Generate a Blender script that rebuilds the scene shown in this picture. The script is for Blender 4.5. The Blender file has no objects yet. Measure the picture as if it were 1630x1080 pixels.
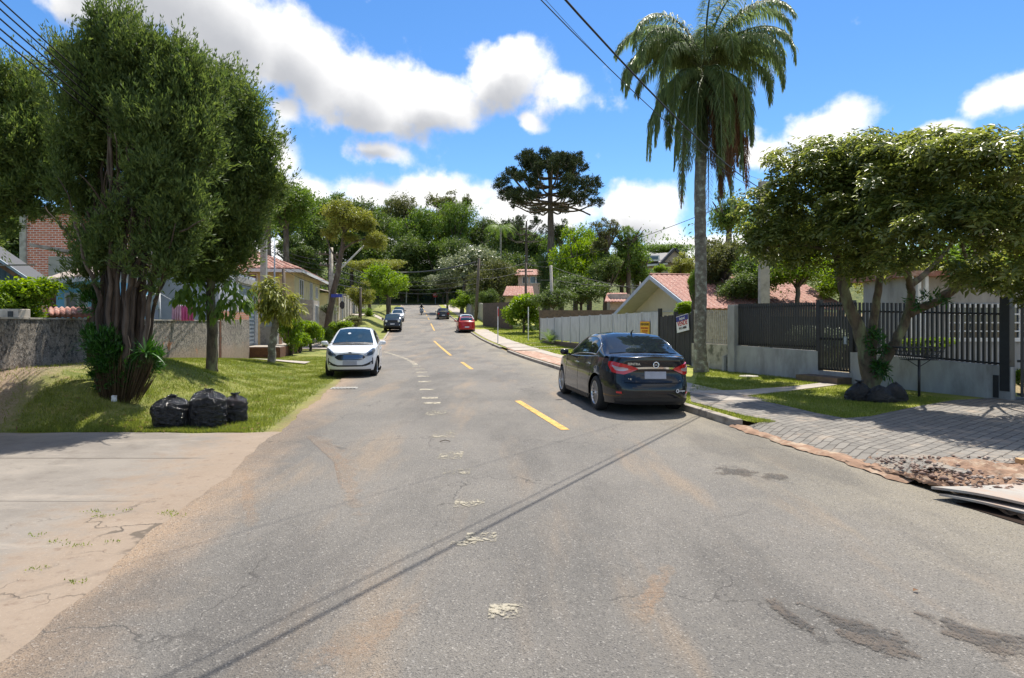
import bpy, math, random
import numpy as np
from mathutils import Vector, Matrix

R_ = math.radians
random.seed(7); rng = np.random.default_rng(11)
sc = bpy.context.scene
col = sc.collection

# ---------------------------------------------------------------- camera
# the photograph is 1630 x 1080, focal length 960 px, eye 1.7 m above the road
FP, CX, HY, EYE = 960.0, 815.0, 515.0, 1.7
cd = bpy.data.cameras.new('camera'); cam = bpy.data.objects.new('camera', cd); col.objects.link(cam)
cd.sensor_width = 36.0; cd.lens = FP / 1630 * 36.0
cam.location = (0, 0, EYE); cam.rotation_euler = (R_(90), 0, 0)
cd.shift_y = -25.0 / 1630
cd.clip_start = 0.05; cd.clip_end = 6000
sc.camera = cam

# ---------------------------------------------------------------- light
SUN_AZ, SUN_EL = 20.0, 65.0            # degrees right of the view direction, above the horizon
sd = bpy.data.lights.new('sun', 'SUN'); sun = bpy.data.objects.new('sun', sd); col.objects.link(sun)
sd.energy = 4.8; sd.angle = R_(0.5); sd.color = (1.0, 0.94, 0.84)
sun.rotation_euler = (R_(90 - SUN_EL), 0, R_(180 - SUN_AZ))
sc.view_settings.view_transform = 'Standard'; sc.view_settings.look = 'None'
sc.view_settings.exposure = 0.63; sc.view_settings.gamma = 1.0
sc.view_settings.use_curve_mapping = False

def px_az(px): return math.atan((px - CX) / FP)
def px_el(px, py): return math.atan((HY - py) / math.hypot(FP, px - CX))

def build_world():
    w = bpy.data.worlds.new('World'); sc.world = w; w.use_nodes = True
    nt = w.node_tree; nt.nodes.clear(); N = nt.nodes.new; Lk = nt.links.new
    out = N('ShaderNodeOutputWorld'); bg = N('ShaderNodeBackground'); bg.inputs['Strength'].default_value = 0.1
    Lk(bg.outputs[0], out.inputs[0])
    sky = N('ShaderNodeTexSky'); sky.sky_type = 'NISHITA'; sky.sun_disc = False
    sky.sun_elevation = R_(SUN_EL); sky.sun_rotation = R_(SUN_AZ)
    sky.air_density = 1.0; sky.dust_density = 0.3; sky.ozone_density = 2.5; sky.altitude = 900
    hs = N('ShaderNodeHueSaturation'); hs.inputs['Saturation'].default_value = 1.26; hs.inputs['Value'].default_value = 1.22
    hs.inputs['Hue'].default_value = 0.502
    Lk(sky.outputs[0], hs.inputs['Color'])
    # direction -> (azimuth, elevation)
    tc = N('ShaderNodeTexCoord'); nrm = N('ShaderNodeVectorMath'); nrm.operation = 'NORMALIZE'
    Lk(tc.outputs['Generated'], nrm.inputs[0])
    sep = N('ShaderNodeSeparateXYZ'); Lk(nrm.outputs[0], sep.inputs[0])
    at = N('ShaderNodeMath'); at.operation = 'ARCTAN2'; Lk(sep.outputs[0], at.inputs[0]); Lk(sep.outputs[1], at.inputs[1])
    asn = N('ShaderNodeMath'); asn.operation = 'ARCSINE'; Lk(sep.outputs[2], asn.inputs[0])
    comb = N('ShaderNodeCombineXYZ'); Lk(at.outputs[0], comb.inputs[0]); Lk(asn.outputs[0], comb.inputs[1])
    # cloud field group
    g = bpy.data.node_groups.new('cloud_field', 'ShaderNodeTree')
    g.interface.new_socket('Vector', in_out='INPUT', socket_type='NodeSocketVector')
    g.interface.new_socket('Field', in_out='OUTPUT', socket_type='NodeSocketFloat')
    gi = g.nodes.new('NodeGroupInput'); go = g.nodes.new('NodeGroupOutput')
    def gm(op, a, b=None, c=None):
        n = g.nodes.new('ShaderNodeMath'); n.operation = op
        for i, v in enumerate((a, b, c)):
            if v is None: continue
            if isinstance(v, (int, float)): n.inputs[i].default_value = v
            else: g.links.new(v, n.inputs[i])
        return n.outputs[0]
    # warp
    wn = g.nodes.new('ShaderNodeTexNoise'); wn.inputs['Scale'].default_value = 9; wn.inputs['Detail'].default_value = 5
    g.links.new(gi.outputs[0], wn.inputs['Vector'])
    ws = g.nodes.new('ShaderNodeVectorMath'); ws.operation = 'MULTIPLY_ADD'
    g.links.new(wn.outputs['Color'], ws.inputs[0]); ws.inputs[1].default_value = (0.07, 0.05, 0)
    sb = g.nodes.new('ShaderNodeVectorMath'); sb.operation = 'SUBTRACT'; g.links.new(gi.outputs[0], sb.inputs[0]); sb.inputs[1].default_value = (0.035, 0.025, 0)
    g.links.new(sb.outputs[0], ws.inputs[2])
    blobs = [(250,-40,230,85,0),(150,-10,120,60,0),(370,30,150,85,25),(470,90,130,75,40),(570,145,130,62,15),(690,160,130,45,-4),(800,125,105,48,-18),
             (885,145,52,36,0),(590,190,75,22,5),(845,188,26,14,20),(605,242,56,22,12),(452,180,36,24,0),(440,245,42,44,10),
             (480,300,60,32,20),(690,312,125,42,4),(860,340,160,40,0),(1010,330,85,46,0),(1045,378,45,22,0),
             (1290,212,95,40,-8),(1225,245,45,24,-10),(1605,138,72,32,-10),(1500,205,50,16,0),(600,-30,14,20,20),
             (560,400,300,30,0),(1150,400,260,26,0),(200,420,260,30,0)]
    cur = None
    for (bx, by, rx, ry, rot) in blobs:
        az, el = px_az(bx), px_el(bx, by)
        ra = rx / FP * math.cos(az) ** 2; re = ry / FP * math.cos(az)
        blob = (az, el, ra, re, -rot)
        cur = add_blob(g, ws, gm, cur, blob)
    for (az, el, ra, re, rot) in [(1.5, .5, .35, .12, 5), (2.4, .35, .5, .1, -8), (-1.7, .45, .4, .15, 10), (-2.6, .6, .4, .14, 0), (3.0, .2, .4, .08, 0), (-1.2, .9, .3, .15, 0), (1.0, 1.1, .4, .12, 0), (3.0, .8, 1.2, .3, 0), (-2.2, 1.0, 1.2, .25, 0), (2.0, .9, .8, .3, 0), (0, 1.25, 1.6, .16, 0)]:  # clouds out of view; the large last ones are added as fill light
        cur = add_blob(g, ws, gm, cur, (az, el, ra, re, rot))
    n1 = g.nodes.new('ShaderNodeTexNoise'); n1.inputs['Scale'].default_value = 9; n1.inputs['Detail'].default_value = 9; n1.inputs['Roughness'].default_value = 0.58
    g.links.new(gi.outputs[0], n1.inputs['Vector'])
    nn = gm('MULTIPLY', gm('SUBTRACT', n1.outputs['Fac'], 0.5), 2.3)
    g.interface.new_socket('Base', in_out='OUTPUT', socket_type='NodeSocketFloat')
    g.links.new(gm('ADD', cur, nn), go.inputs[0]); g.links.new(gm('ADD', cur, gm('MULTIPLY', nn, .30)), go.inputs[1])
    def field(vec_out):
        n = N('ShaderNodeGroup'); n.node_tree = g; Lk(vec_out, n.inputs[0]); return n.outputs
    def M(op, a, b=None, c=None, clamp=False):
        n = N('ShaderNodeMath'); n.operation = op; n.use_clamp = clamp
        for i, v in enumerate((a, b, c)):
            if v is None: continue
            if isinstance(v, (int, float)): n.inputs[i].default_value = v
            else: Lk(v, n.inputs[i])
        return n.outputs[0]
    f0 = field(comb.outputs[0])
    up = N('ShaderNodeVectorMath'); up.operation = 'ADD'; up.inputs[1].default_value = (0.004, 0.045, 0); Lk(comb.outputs[0], up.inputs[0])
    f1 = field(up.outputs[0])
    mr = N('ShaderNodeMapRange'); mr.interpolation_type = 'SMOOTHSTEP'; Lk(f0[0], mr.inputs[0])
    mr.inputs[1].default_value = -0.10; mr.inputs[2].default_value = 0.42
    # thickness above the point -> darker cloud base
    sh = N('ShaderNodeMapRange'); sh.interpolation_type = 'SMOOTHSTEP'; Lk(M('ADD', f1[1], M('MULTIPLY', f0[0], 0.12)), sh.inputs[0])
    sh.inputs[1].default_value = 0.05; sh.inputs[2].default_value = 0.92
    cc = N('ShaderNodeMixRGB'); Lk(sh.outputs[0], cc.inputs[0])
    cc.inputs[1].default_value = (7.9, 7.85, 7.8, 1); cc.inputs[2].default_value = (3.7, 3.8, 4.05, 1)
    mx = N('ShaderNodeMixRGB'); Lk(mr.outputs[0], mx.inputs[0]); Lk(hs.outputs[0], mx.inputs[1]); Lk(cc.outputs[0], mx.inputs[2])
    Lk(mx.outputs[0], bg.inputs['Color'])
    w.cycles.sampling_method = 'MANUAL'; w.cycles.sample_map_resolution = 256

def add_blob(g, ws, gm, cur, b):
    az, el, ra, re, rot = b
    mp = g.nodes.new('ShaderNodeMapping'); mp.vector_type = 'TEXTURE'
    mp.inputs['Location'].default_value = (az, el, 0); mp.inputs['Rotation'].default_value = (0, 0, R_(rot)); mp.inputs['Scale'].default_value = (ra, re, 1)
    g.links.new(ws.outputs[0], mp.inputs[0])
    ln = g.nodes.new('ShaderNodeVectorMath'); ln.operation = 'LENGTH'; g.links.new(mp.outputs[0], ln.inputs[0])
    f = gm('SUBTRACT', 1.0, ln.outputs['Value'])
    f = gm('MAXIMUM', gm('MULTIPLY', f, .42 if ra < .032 else (.75 if ra < .06 else 1.0)), -0.5)
    if cur is None: return f
    n = g.nodes.new('ShaderNodeMath'); n.operation = 'SMOOTH_MAX'; g.links.new(cur, n.inputs[0]); g.links.new(f, n.inputs[1]); n.inputs[2].default_value = 0.25
    return n.outputs[0]
build_world()

# ---------------------------------------------------------------- terrain
def sm(t):
    t = np.clip(t, 0, 1); return t * t * (3 - 2 * t)
_ry = [-400, 0, 30, 40, 48, 57, 68, 80, 96, 115, 138, 146, 150, 235, 300, 3000]
_rz = [0, 0, 0, .18, .38, .78, 1.4, 2.15, 3.0, 4.2, 5.8, 6.0, 6.6, 25, 27, 27]
def prof(y):
    y = np.asarray(y, float); s = 0
    for d in (-3, -1.5, 0, 1.5, 3): s = s + np.interp(y + d, _ry, _rz)
    return s / 5
def XL(y): return -2.05 - 0.168 * np.asarray(y, float)
def XR(y): return 5.2 - 0.16 * np.asarray(y, float)
def T(x, y):
    """height of the bare ground"""
    x = np.asarray(x, float); y = np.asarray(y, float)
    z = prof(y)
    u = XL(y) - x
    hw = np.interp(y, [0, 11, 18, 23.5, 27.5, 200], [.85, .85, .62, .30, .03, 0.0])
    z = z + hw * sm((u - 1.3) / 3.6) * sm((y - 9.35) / 1.9)
    z = z + .34 * np.exp(-((x + 7.9) / 1.0) ** 2 - ((y - 13.7) / 1.5) ** 2)
    z = z + .8 * sm((u - .8) / 2.2) * sm((y - 50) / 14) * (1 - sm((y - 120) / 15))
    v = x - XR(y)
    z = z + .10 * sm((v - .6) / .8) * (1 - sm((y - 130) / 10))
    z = z + sm((v - 12) / 40) * sm((y - 40) / 60) * 6 * (1 - sm((y - 150) / 60))
    return z
def TZ(x, y): return float(T(x, y))
def P(px, py, Y): return Vector(((px - CX) / FP * Y, Y, EYE - (py - HY) / FP * Y))
def GZ(px, py, z=0.0):
    Y = (EYE - z) * FP / (py - HY); return Vector(((px - CX) / FP * Y, Y, z))
def PX(px, Y): return (px - CX) / FP * Y
def mpp(Y): return Y / FP           # metres per photo pixel at depth Y

# ---------------------------------------------------------------- mesh helpers
class MB:
    def __init__(s): s.v = []; s.f = []; s.m = []; s.mi = 0
    def add(s, vs, fs):
        b = len(s.v); s.v.extend([tuple(v) for v in vs])
        for f in fs: s.f.append(tuple(b + i for i in f)); s.m.append(s.mi)
        return s
    def box(s, c, d, rz=0.0, M=None):
        hx, hy, hz = d[0] / 2, d[1] / 2, d[2] / 2
        vs = [Vector((x, y, z)) for z in (-hz, hz) for y in (-hy, hy) for x in (-hx, hx)]
        if M is None: M = Matrix.Rotation(rz, 3, 'Z')
        vs = [M @ v + Vector(c) for v in vs]
        return s.add(vs, [(0, 2, 3, 1), (4, 5, 7, 6), (0, 1, 5, 4), (2, 6, 7, 3), (0, 4, 6, 2), (1, 3, 7, 5)])
    def bar(s, a, b, w, h=None, up=(0, 0, 1)):
        a = Vector(a); b = Vector(b); d = (b - a); L = d.length
        if L < 1e-6: return s
        d.normalize(); u = Vector(up)
        if abs(d.dot(u)) > .98: u = Vector((0, 1, 0))
        r = d.cross(u).normalized(); u = r.cross(d).normalized(); h = h or w
        vs = []
        for p in (a, b):
            for (i, j) in ((-1, -1), (1, -1), (1, 1), (-1, 1)): vs.append(p + r * (i * w / 2) + u * (j * h / 2))
        return s.add(vs, [(3, 2, 1, 0), (4, 5, 6, 7), (0, 1, 5, 4), (1, 2, 6, 5), (2, 3, 7, 6), (3, 0, 4, 7)])
    def tube(s, pts, rad, n=8, cap=True, jit=0.0):
        pts = [Vector(p) for p in pts]
        if not hasattr(rad, '__len__'): rad = [rad] * len(pts)
        b = len(s.v); prev = None
        for i, p in enumerate(pts):
            d = (pts[min(i + 1, len(pts) - 1)] - pts[max(i - 1, 0)])
            if d.length < 1e-9: d = Vector((0, 0, 1))
            d.normalize()
            if prev is None:
                r = d.cross(Vector((0.13, 1, .07))); 
                if r.length < .1: r = d.cross(Vector((1, 0, 0)))
                r.normalize()
            else:
                r = (prev - d * prev.dot(d)); r.normalize()
            prev = r; u = d.cross(r)
            for k in range(n):
                a = 2 * math.pi * k / n; q = rad[i] * (1 + jit * (random.random() - .5))
                s.v.append(tuple(p + r * (math.cos(a) * q) + u * (math.sin(a) * q)))
        for i in range(len(pts) - 1):
            for k in range(n):
                k2 = (k + 1) % n
                s.f.append((b + i * n + k, b + i * n + k2, b + (i + 1) * n + k2, b + (i + 1) * n + k)); s.m.append(s.mi)
        if cap:
            s.f.append(tuple(b + k for k in reversed(range(n)))); s.m.append(s.mi)
            e = b + (len(pts) - 1) * n; s.f.append(tuple(e + k for k in range(n))); s.m.append(s.mi)
        return s
    def lathe(s, prof_, n=24, M=None, closed=False):
        """prof_ = [(r, h)...] turned about local z"""
        M = M or Matrix.Identity(4); b = len(s.v)
        for (r, h) in prof_:
            for k in range(n):
                a = 2 * math.pi * k / n; s.v.append(tuple(M @ Vector((r * math.cos(a), r * math.sin(a), h))))
        m = len(prof_)
        for i in range(m - 1 + (1 if closed else 0)):
            i2 = (i + 1) % m
            for k in range(n):
                k2 = (k + 1) % n
                s.f.append((b + i * n + k, b + i * n + k2, b + i2 * n + k2, b + i2 * n + k)); s.m.append(s.mi)
        return s
    def grid(s, fn, nu, nv, flip=False):
        b = len(s.v)
        for i in range(nu + 1):
            for j in range(nv + 1): s.v.append(tuple(fn(i / nu, j / nv)))
        for i in range(nu):
            for j in range(nv):
                q = (b + i * (nv + 1) + j, b + (i + 1) * (nv + 1) + j, b + (i + 1) * (nv + 1) + j + 1, b + i * (nv + 1) + j + 1)
                s.f.append(tuple(reversed(q)) if flip else q); s.m.append(s.mi)
        return s
    def prism(s, pts, h, d=(0, 0, 1)):
        """pts a closed outline (3D), extruded by h along d"""
        pts = [Vector(p) for p in pts]; D = Vector(d) * h; n = len(pts)
        return s.add(pts + [p + D for p in pts], [tuple(reversed(range(n))), tuple(range(n, 2 * n))] + [(i, (i + 1) % n, n + (i + 1) % n, n + i) for i in range(n)])
    def build(s, name, mat, parent=None, smooth=False, bevel=0.0, origin=None, auto=None):
        me = bpy.data.meshes.new(name)
        v = s.v
        if origin is not None:
            o = Vector(origin); v = [tuple(Vector(p) - o) for p in v]
        me.from_pydata(v, [], s.f)
        mats = mat if isinstance(mat, (list, tuple)) else [mat]
        for m in mats: me.materials.append(m)
        if len(mats) > 1: me.polygons.foreach_set('material_index', s.m)
        if smooth: me.polygons.foreach_set('use_smooth', [True] * len(s.f))
        me.update()
        ob = bpy.data.objects.new(name, me); col.objects.link(ob)
        if origin is not None: ob.location = origin
        if parent is not None: ob.parent = parent
        if bevel:
            bv = ob.modifiers.new('bevel', 'BEVEL'); bv.width = bevel; bv.segments = 2; bv.limit_method = 'ANGLE'
        if auto:
            es = ob.modifiers.new('split', 'EDGE_SPLIT'); es.split_angle = R_(auto)
        return ob

def tag(o, label=None, cat=None, group=None, kind=None):
    if label: o['label'] = label
    if cat: o['category'] = cat
    if group: o['group'] = group
    if kind: o['kind'] = kind
    return o
def empty(name, loc, rz=0.0, label=None, cat=None, group=None):
    o = bpy.data.objects.new(name, None); col.objects.link(o); o.location = loc; o.rotation_euler = (0, 0, rz)
    o.empty_display_size = .2
    return tag(o, label, cat, group)
def struct(o): o['kind'] = 'structure'; return o
def copy_tree(o, parent=None):
    c = o.copy(); col.objects.link(c)
    if parent is not None: c.parent = parent
    for ch in list(o.children): copy_tree(ch, c)
    return c
def np_mesh(name, verts, faces, mat, parent=None, smooth=False):
    """faces: (n,k) int array"""
    me = bpy.data.meshes.new(name); verts = np.ascontiguousarray(verts, np.float32); faces = np.ascontiguousarray(faces, np.int32)
    k = faces.shape[1]; me.vertices.add(len(verts)); me.vertices.foreach_set('co', verts.ravel())
    me.loops.add(faces.size); me.loops.foreach_set('vertex_index', faces.ravel())
    me.polygons.add(len(faces)); me.polygons.foreach_set('loop_start', np.arange(0, faces.size, k, dtype=np.int32))
    me.polygons.foreach_set('loop_total', np.full(len(faces), k, np.int32))
    if smooth: me.polygons.foreach_set('use_smooth', np.ones(len(faces), bool))
    me.update(); me.validate(); me.materials.append(mat)
    if parent == 'mesh': return me
    ob = bpy.data.objects.new(name, me); col.objects.link(ob)
    if parent is not None: ob.parent = parent
    return ob

# ---------------------------------------------------------------- materials
def newmat(name):
    m = bpy.data.materials.new(name); m.use_nodes = True; nt = m.node_tree
    return m, nt, nt.nodes['Principled BSDF'], nt.nodes.new, nt.links.new
def c4(c): return (c[0], c[1], c[2], 1)
def ramp(N, stops):
    r = N('ShaderNodeValToRGB'); e = r.color_ramp.elements
    e[0].position = stops[0][0]; e[0].color = c4(stops[0][1]); e[1].position = stops[-1][0]; e[1].color = c4(stops[-1][1])
    for p, c in stops[1:-1]:
        k = e.new(p); k.color = c4(c)
    return r
def pm(name, c1, c2=None, scale=4.0, rough=.8, bump=0.0, bscale=None, metal=0.0, spec=None, detail=6, coat=0.0, lo=.35, hi=.65, stretch=None, c3=None, s3=1.0, l3=.5, h3=.7):
    """procedural paint/stone/wood: two noise tones, an optional third patch tone, noise bump"""
    m, nt, b, N, Lk = newmat(name); c2 = c2 or tuple(v * .82 for v in c1)
    tc = N('ShaderNodeTexCoord'); src = tc.outputs['Object']
    if stretch:
        mp = N('ShaderNodeMapping'); mp.inputs['Scale'].default_value = stretch; Lk(src, mp.inputs[0]); src = mp.outputs[0]
    n = N('ShaderNodeTexNoise'); n.inputs['Scale'].default_value = scale; n.inputs['Detail'].default_value = detail; n.inputs['Roughness'].default_value = .62; Lk(src, n.inputs['Vector'])
    r = ramp(N, [(lo, c1), (hi, c2)]); Lk(n.outputs['Fac'], r.inputs[0]); colr = r.outputs[0]
    if c3:
        n3 = N('ShaderNodeTexNoise'); n3.inputs['Scale'].default_value = s3; n3.inputs['Detail'].default_value = 7; n3.inputs['Roughness'].default_value = .65; Lk(src, n3.inputs['Vector'])
        mr = N('ShaderNodeMapRange'); mr.inputs[1].default_value = l3; mr.inputs[2].default_value = h3; Lk(n3.outputs['Fac'], mr.inputs[0])
        mx = N('ShaderNodeMixRGB'); mx.inputs[2].default_value = c4(c3); Lk(mr.outputs[0], mx.inputs[0]); Lk(colr, mx.inputs[1]); colr = mx.outputs[0]
    Lk(colr, b.inputs['Base Color']); b.inputs['Roughness'].default_value = rough; b.inputs['Metallic'].default_value = metal
    if spec is not None: b.inputs['Specular IOR Level'].default_value = spec
    if coat: b.inputs['Coat Weight'].default_value = coat; b.inputs['Coat Roughness'].default_value = .04
    if bump:
        nb = N('ShaderNodeTexNoise'); nb.inputs['Scale'].default_value = bscale or scale * 4; nb.inputs['Detail'].default_value = 5; Lk(src, nb.inputs['Vector'])
        bp = N('ShaderNodeBump'); bp.inputs['Strength'].default_value = min(1, bump * 20); bp.inputs['Distance'].default_value = bump; Lk(nb.outputs['Fac'], bp.inputs['Height']); Lk(bp.outputs[0], b.inputs['Normal'])
    return m
def leafmat(name, dark, light, trans=.35, rough=.45, spec=.5, tint=None):
    """each leaf takes its own tone; thin leaves let some light through"""
    m, nt, b, N, Lk = newmat(name)
    geo = N('ShaderNodeNewGeometry'); tc = N('ShaderNodeTexCoord')
    n = N('ShaderNodeTexNoise'); n.inputs['Scale'].default_value = 1.3; n.inputs['Detail'].default_value = 2; Lk(tc.outputs['Object'], n.inputs['Vector'])
    ad = N('ShaderNodeMath'); ad.operation = 'MULTIPLY_ADD'; Lk(n.outputs['Fac'], ad.inputs[0]); ad.inputs[1].default_value = .7
    Lk(geo.outputs['Random Per Island'], ad.inputs[2])
    sc_ = N('ShaderNodeMath'); sc_.operation = 'MULTIPLY'; sc_.inputs[1].default_value = .62; Lk(ad.outputs[0], sc_.inputs[0])
    mid = tuple((a + c) / 2 for a, c in zip(dark, light))
    r = ramp(N, [(.15, dark), (.5, mid), (.9, light)] + ([(1.0, tint)] if tint else [])); Lk(sc_.outputs[0], r.inputs[0])
    Lk(r.outputs[0], b.inputs['Base Color']); b.inputs['Roughness'].default_value = rough; b.inputs['Specular IOR Level'].default_value = spec
    tr = N('ShaderNodeBsdfTranslucent'); hs = N('ShaderNodeHueSaturation'); hs.inputs['Value'].default_value = 1.7; hs.inputs['Saturation'].default_value = 1.15; hs.inputs['Hue'].default_value = .49
    Lk(r.outputs[0], hs.inputs['Color']); Lk(hs.outputs[0], tr.inputs['Color'])
    mx = N('ShaderNodeMixShader'); mx.inputs[0].default_value = trans; Lk(b.outputs[0], mx.inputs[1]); Lk(tr.outputs[0], mx.inputs[2])
    Lk(mx.outputs[0], nt.nodes['Material Output'].inputs['Surface'])
    return m

# ================================================================ GROUND
def nodes_ctx(name):
    m, nt, b, N, Lk = newmat(name)
    def Mh(op, a, b_=None, c=None, clamp=False):
        n = N('ShaderNodeMath'); n.operation = op; n.use_clamp = clamp
        for i, v in enumerate((a, b_, c)):
            if v is None: continue
            if isinstance(v, (int, float)): n.inputs[i].default_value = v
            else: Lk(v, n.inputs[i])
        return n.outputs[0]
    def noise(scale, detail=6, rough=.6, vec=None, stretch=None):
        src = vec
        if src is None:
            tc = N('ShaderNodeTexCoord'); src = tc.outputs['Object']
        if stretch:
            mp = N('ShaderNodeMapping'); mp.inputs['Scale'].default_value = stretch; Lk(src, mp.inputs[0]); src = mp.outputs[0]
        n = N('ShaderNodeTexNoise'); n.inputs['Scale'].default_value = scale; n.inputs['Detail'].default_value = detail; n.inputs['Roughness'].default_value = rough
        Lk(src, n.inputs['Vector']); return n.outputs['Fac']
    def mapr(v, a, b_, c=0., d=1.):
        n = N('ShaderNodeMapRange'); n.interpolation_type = 'SMOOTHSTEP'; Lk(v, n.inputs[0])
        for i, q in enumerate((a, b_, c, d)): n.inputs[i + 1].default_value = q
        return n.outputs[0]
    def mix(f, a, b_, mode='MIX'):
        n = N('ShaderNodeMixRGB'); n.blend_type = mode
        for i, v in enumerate((f, a, b_)):
            if isinstance(v, tuple): n.inputs[i].default_value = c4(v)
            elif isinstance(v, (int, float)): n.inputs[i].default_value = v
            else: Lk(v, n.inputs[i])
        return n.outputs[0]
    def bump(h, dist, strength=1.0, prev=None):
        n = N('ShaderNodeBump'); n.inputs['Strength'].default_value = strength; n.inputs['Distance'].default_value = dist; Lk(h, n.inputs['Height'])
        if prev is not None: Lk(prev, n.inputs['Normal'])
        return n.outputs[0]
    def xyz():
        tc = N('ShaderNodeTexCoord'); s = N('ShaderNodeSeparateXYZ'); Lk(tc.outputs['Object'], s.inputs[0]); return s.outputs
    return m, nt, b, N, Lk, Mh, noise, mapr, mix, bump, xyz

def asphalt_mat():
    m, nt, b, N, Lk, Mh, noise, mapr, mix, bump, xyz = nodes_ctx('asphalt')
    x, y, z = xyz()
    big = noise(.35, 4, .55); med = noise(2.2, 6, .65); fine = noise(85, 5, .8)
    base = mix(mapr(big, .35, .65), (.200, .184, .163), (.155, .145, .131))
    base = mix(Mh('MULTIPLY', mapr(med, .5, .72), .35), base, (.225, .205, .175))
    # brown dust streaks running along the lane
    st = noise(1.0, 5, .6, stretch=(1.3, .22, 1))
    base = mix(Mh('MULTIPLY', mapr(st, .50, .70), .5), base, (.32, .235, .155))
    # beige dust near the right kerb, orange soil near the left edge
    dr = Mh('ADD', Mh('MULTIPLY_ADD', y, .16, x), -5.2)
    base = mix(Mh('MULTIPLY', mapr(Mh('ADD', dr, Mh('MULTIPLY', med, 1.6)), -1.5, 1.0), .7), base, (.29, .255, .19))
    dl = Mh('MULTIPLY', Mh('ADD', Mh('MULTIPLY_ADD', y, .168, x), 2.05), -1.0)
    base = mix(Mh('MULTIPLY', mapr(Mh('ADD', dl, Mh('MULTIPLY', med, .8)), -.35, .45), .75), base, (.36, .25, .16))
    # dark worn lane where the aggregate shows, nearer the camera
    wl = noise(.55, 5, .6, stretch=(1.2, .35, 1))
    base = mix(Mh('MULTIPLY', mapr(wl, .48, .62), .5), base, (.098, .092, .085))
    # aggregate: light and dark stones
    vo = N('ShaderNodeTexVoronoi'); vo.inputs['Scale'].default_value = 105; tc = N('ShaderNodeTexCoord'); Lk(tc.outputs['Object'], vo.inputs['Vector'])
    sv = N('ShaderNodeSeparateColor'); Lk(vo.outputs['Color'], sv.inputs[0])
    base = mix(mapr(sv.outputs[0], .90, .985, 0, .42), base, (.46, .43, .39))
    base = mix(mapr(sv.outputs[1], .72, .95, 0, .5), base, (.055, .053, .052))
    base = mix(mapr(fine, .56, .70, 0, .5), base, (.07, .067, .064))
    base = mix(mapr(fine, .42, .30, 0, .4), base, (.40, .375, .34))
    # hairline cracks
    vc = N('ShaderNodeTexVoronoi'); vc.feature = 'DISTANCE_TO_EDGE'; vc.inputs['Scale'].default_value = .42
    wn = N('ShaderNodeTexNoise'); wn.inputs['Scale'].default_value = 2.5; wn.inputs['Detail'].default_value = 5; Lk(tc.outputs['Object'], wn.inputs['Vector'])
    wa = N('ShaderNodeVectorMath'); wa.operation = 'MULTIPLY_ADD'; Lk(wn.outputs['Color'], wa.inputs[0]); wa.inputs[1].default_value = (.9, .9, 0); Lk(tc.outputs['Object'], wa.inputs[2]); Lk(wa.outputs[0], vc.inputs['Vector'])
    cr = Mh('MULTIPLY', mapr(vc.outputs['Distance'], .006, .001), mapr(noise(.3, 3), .44, .56))
    base = mix(Mh('MULTIPLY', cr, .75), base, (.07, .065, .06))
    Lk(base, b.inputs['Base Color']); b.inputs['Roughness'].default_value = .86; b.inputs['Specular IOR Level'].default_value = .35
    n1 = bump(vo.outputs['Distance'], .010, .8); n2 = bump(fine, .006, .8, n1); Lk(n2, b.inputs['Normal'])
    return m
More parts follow.
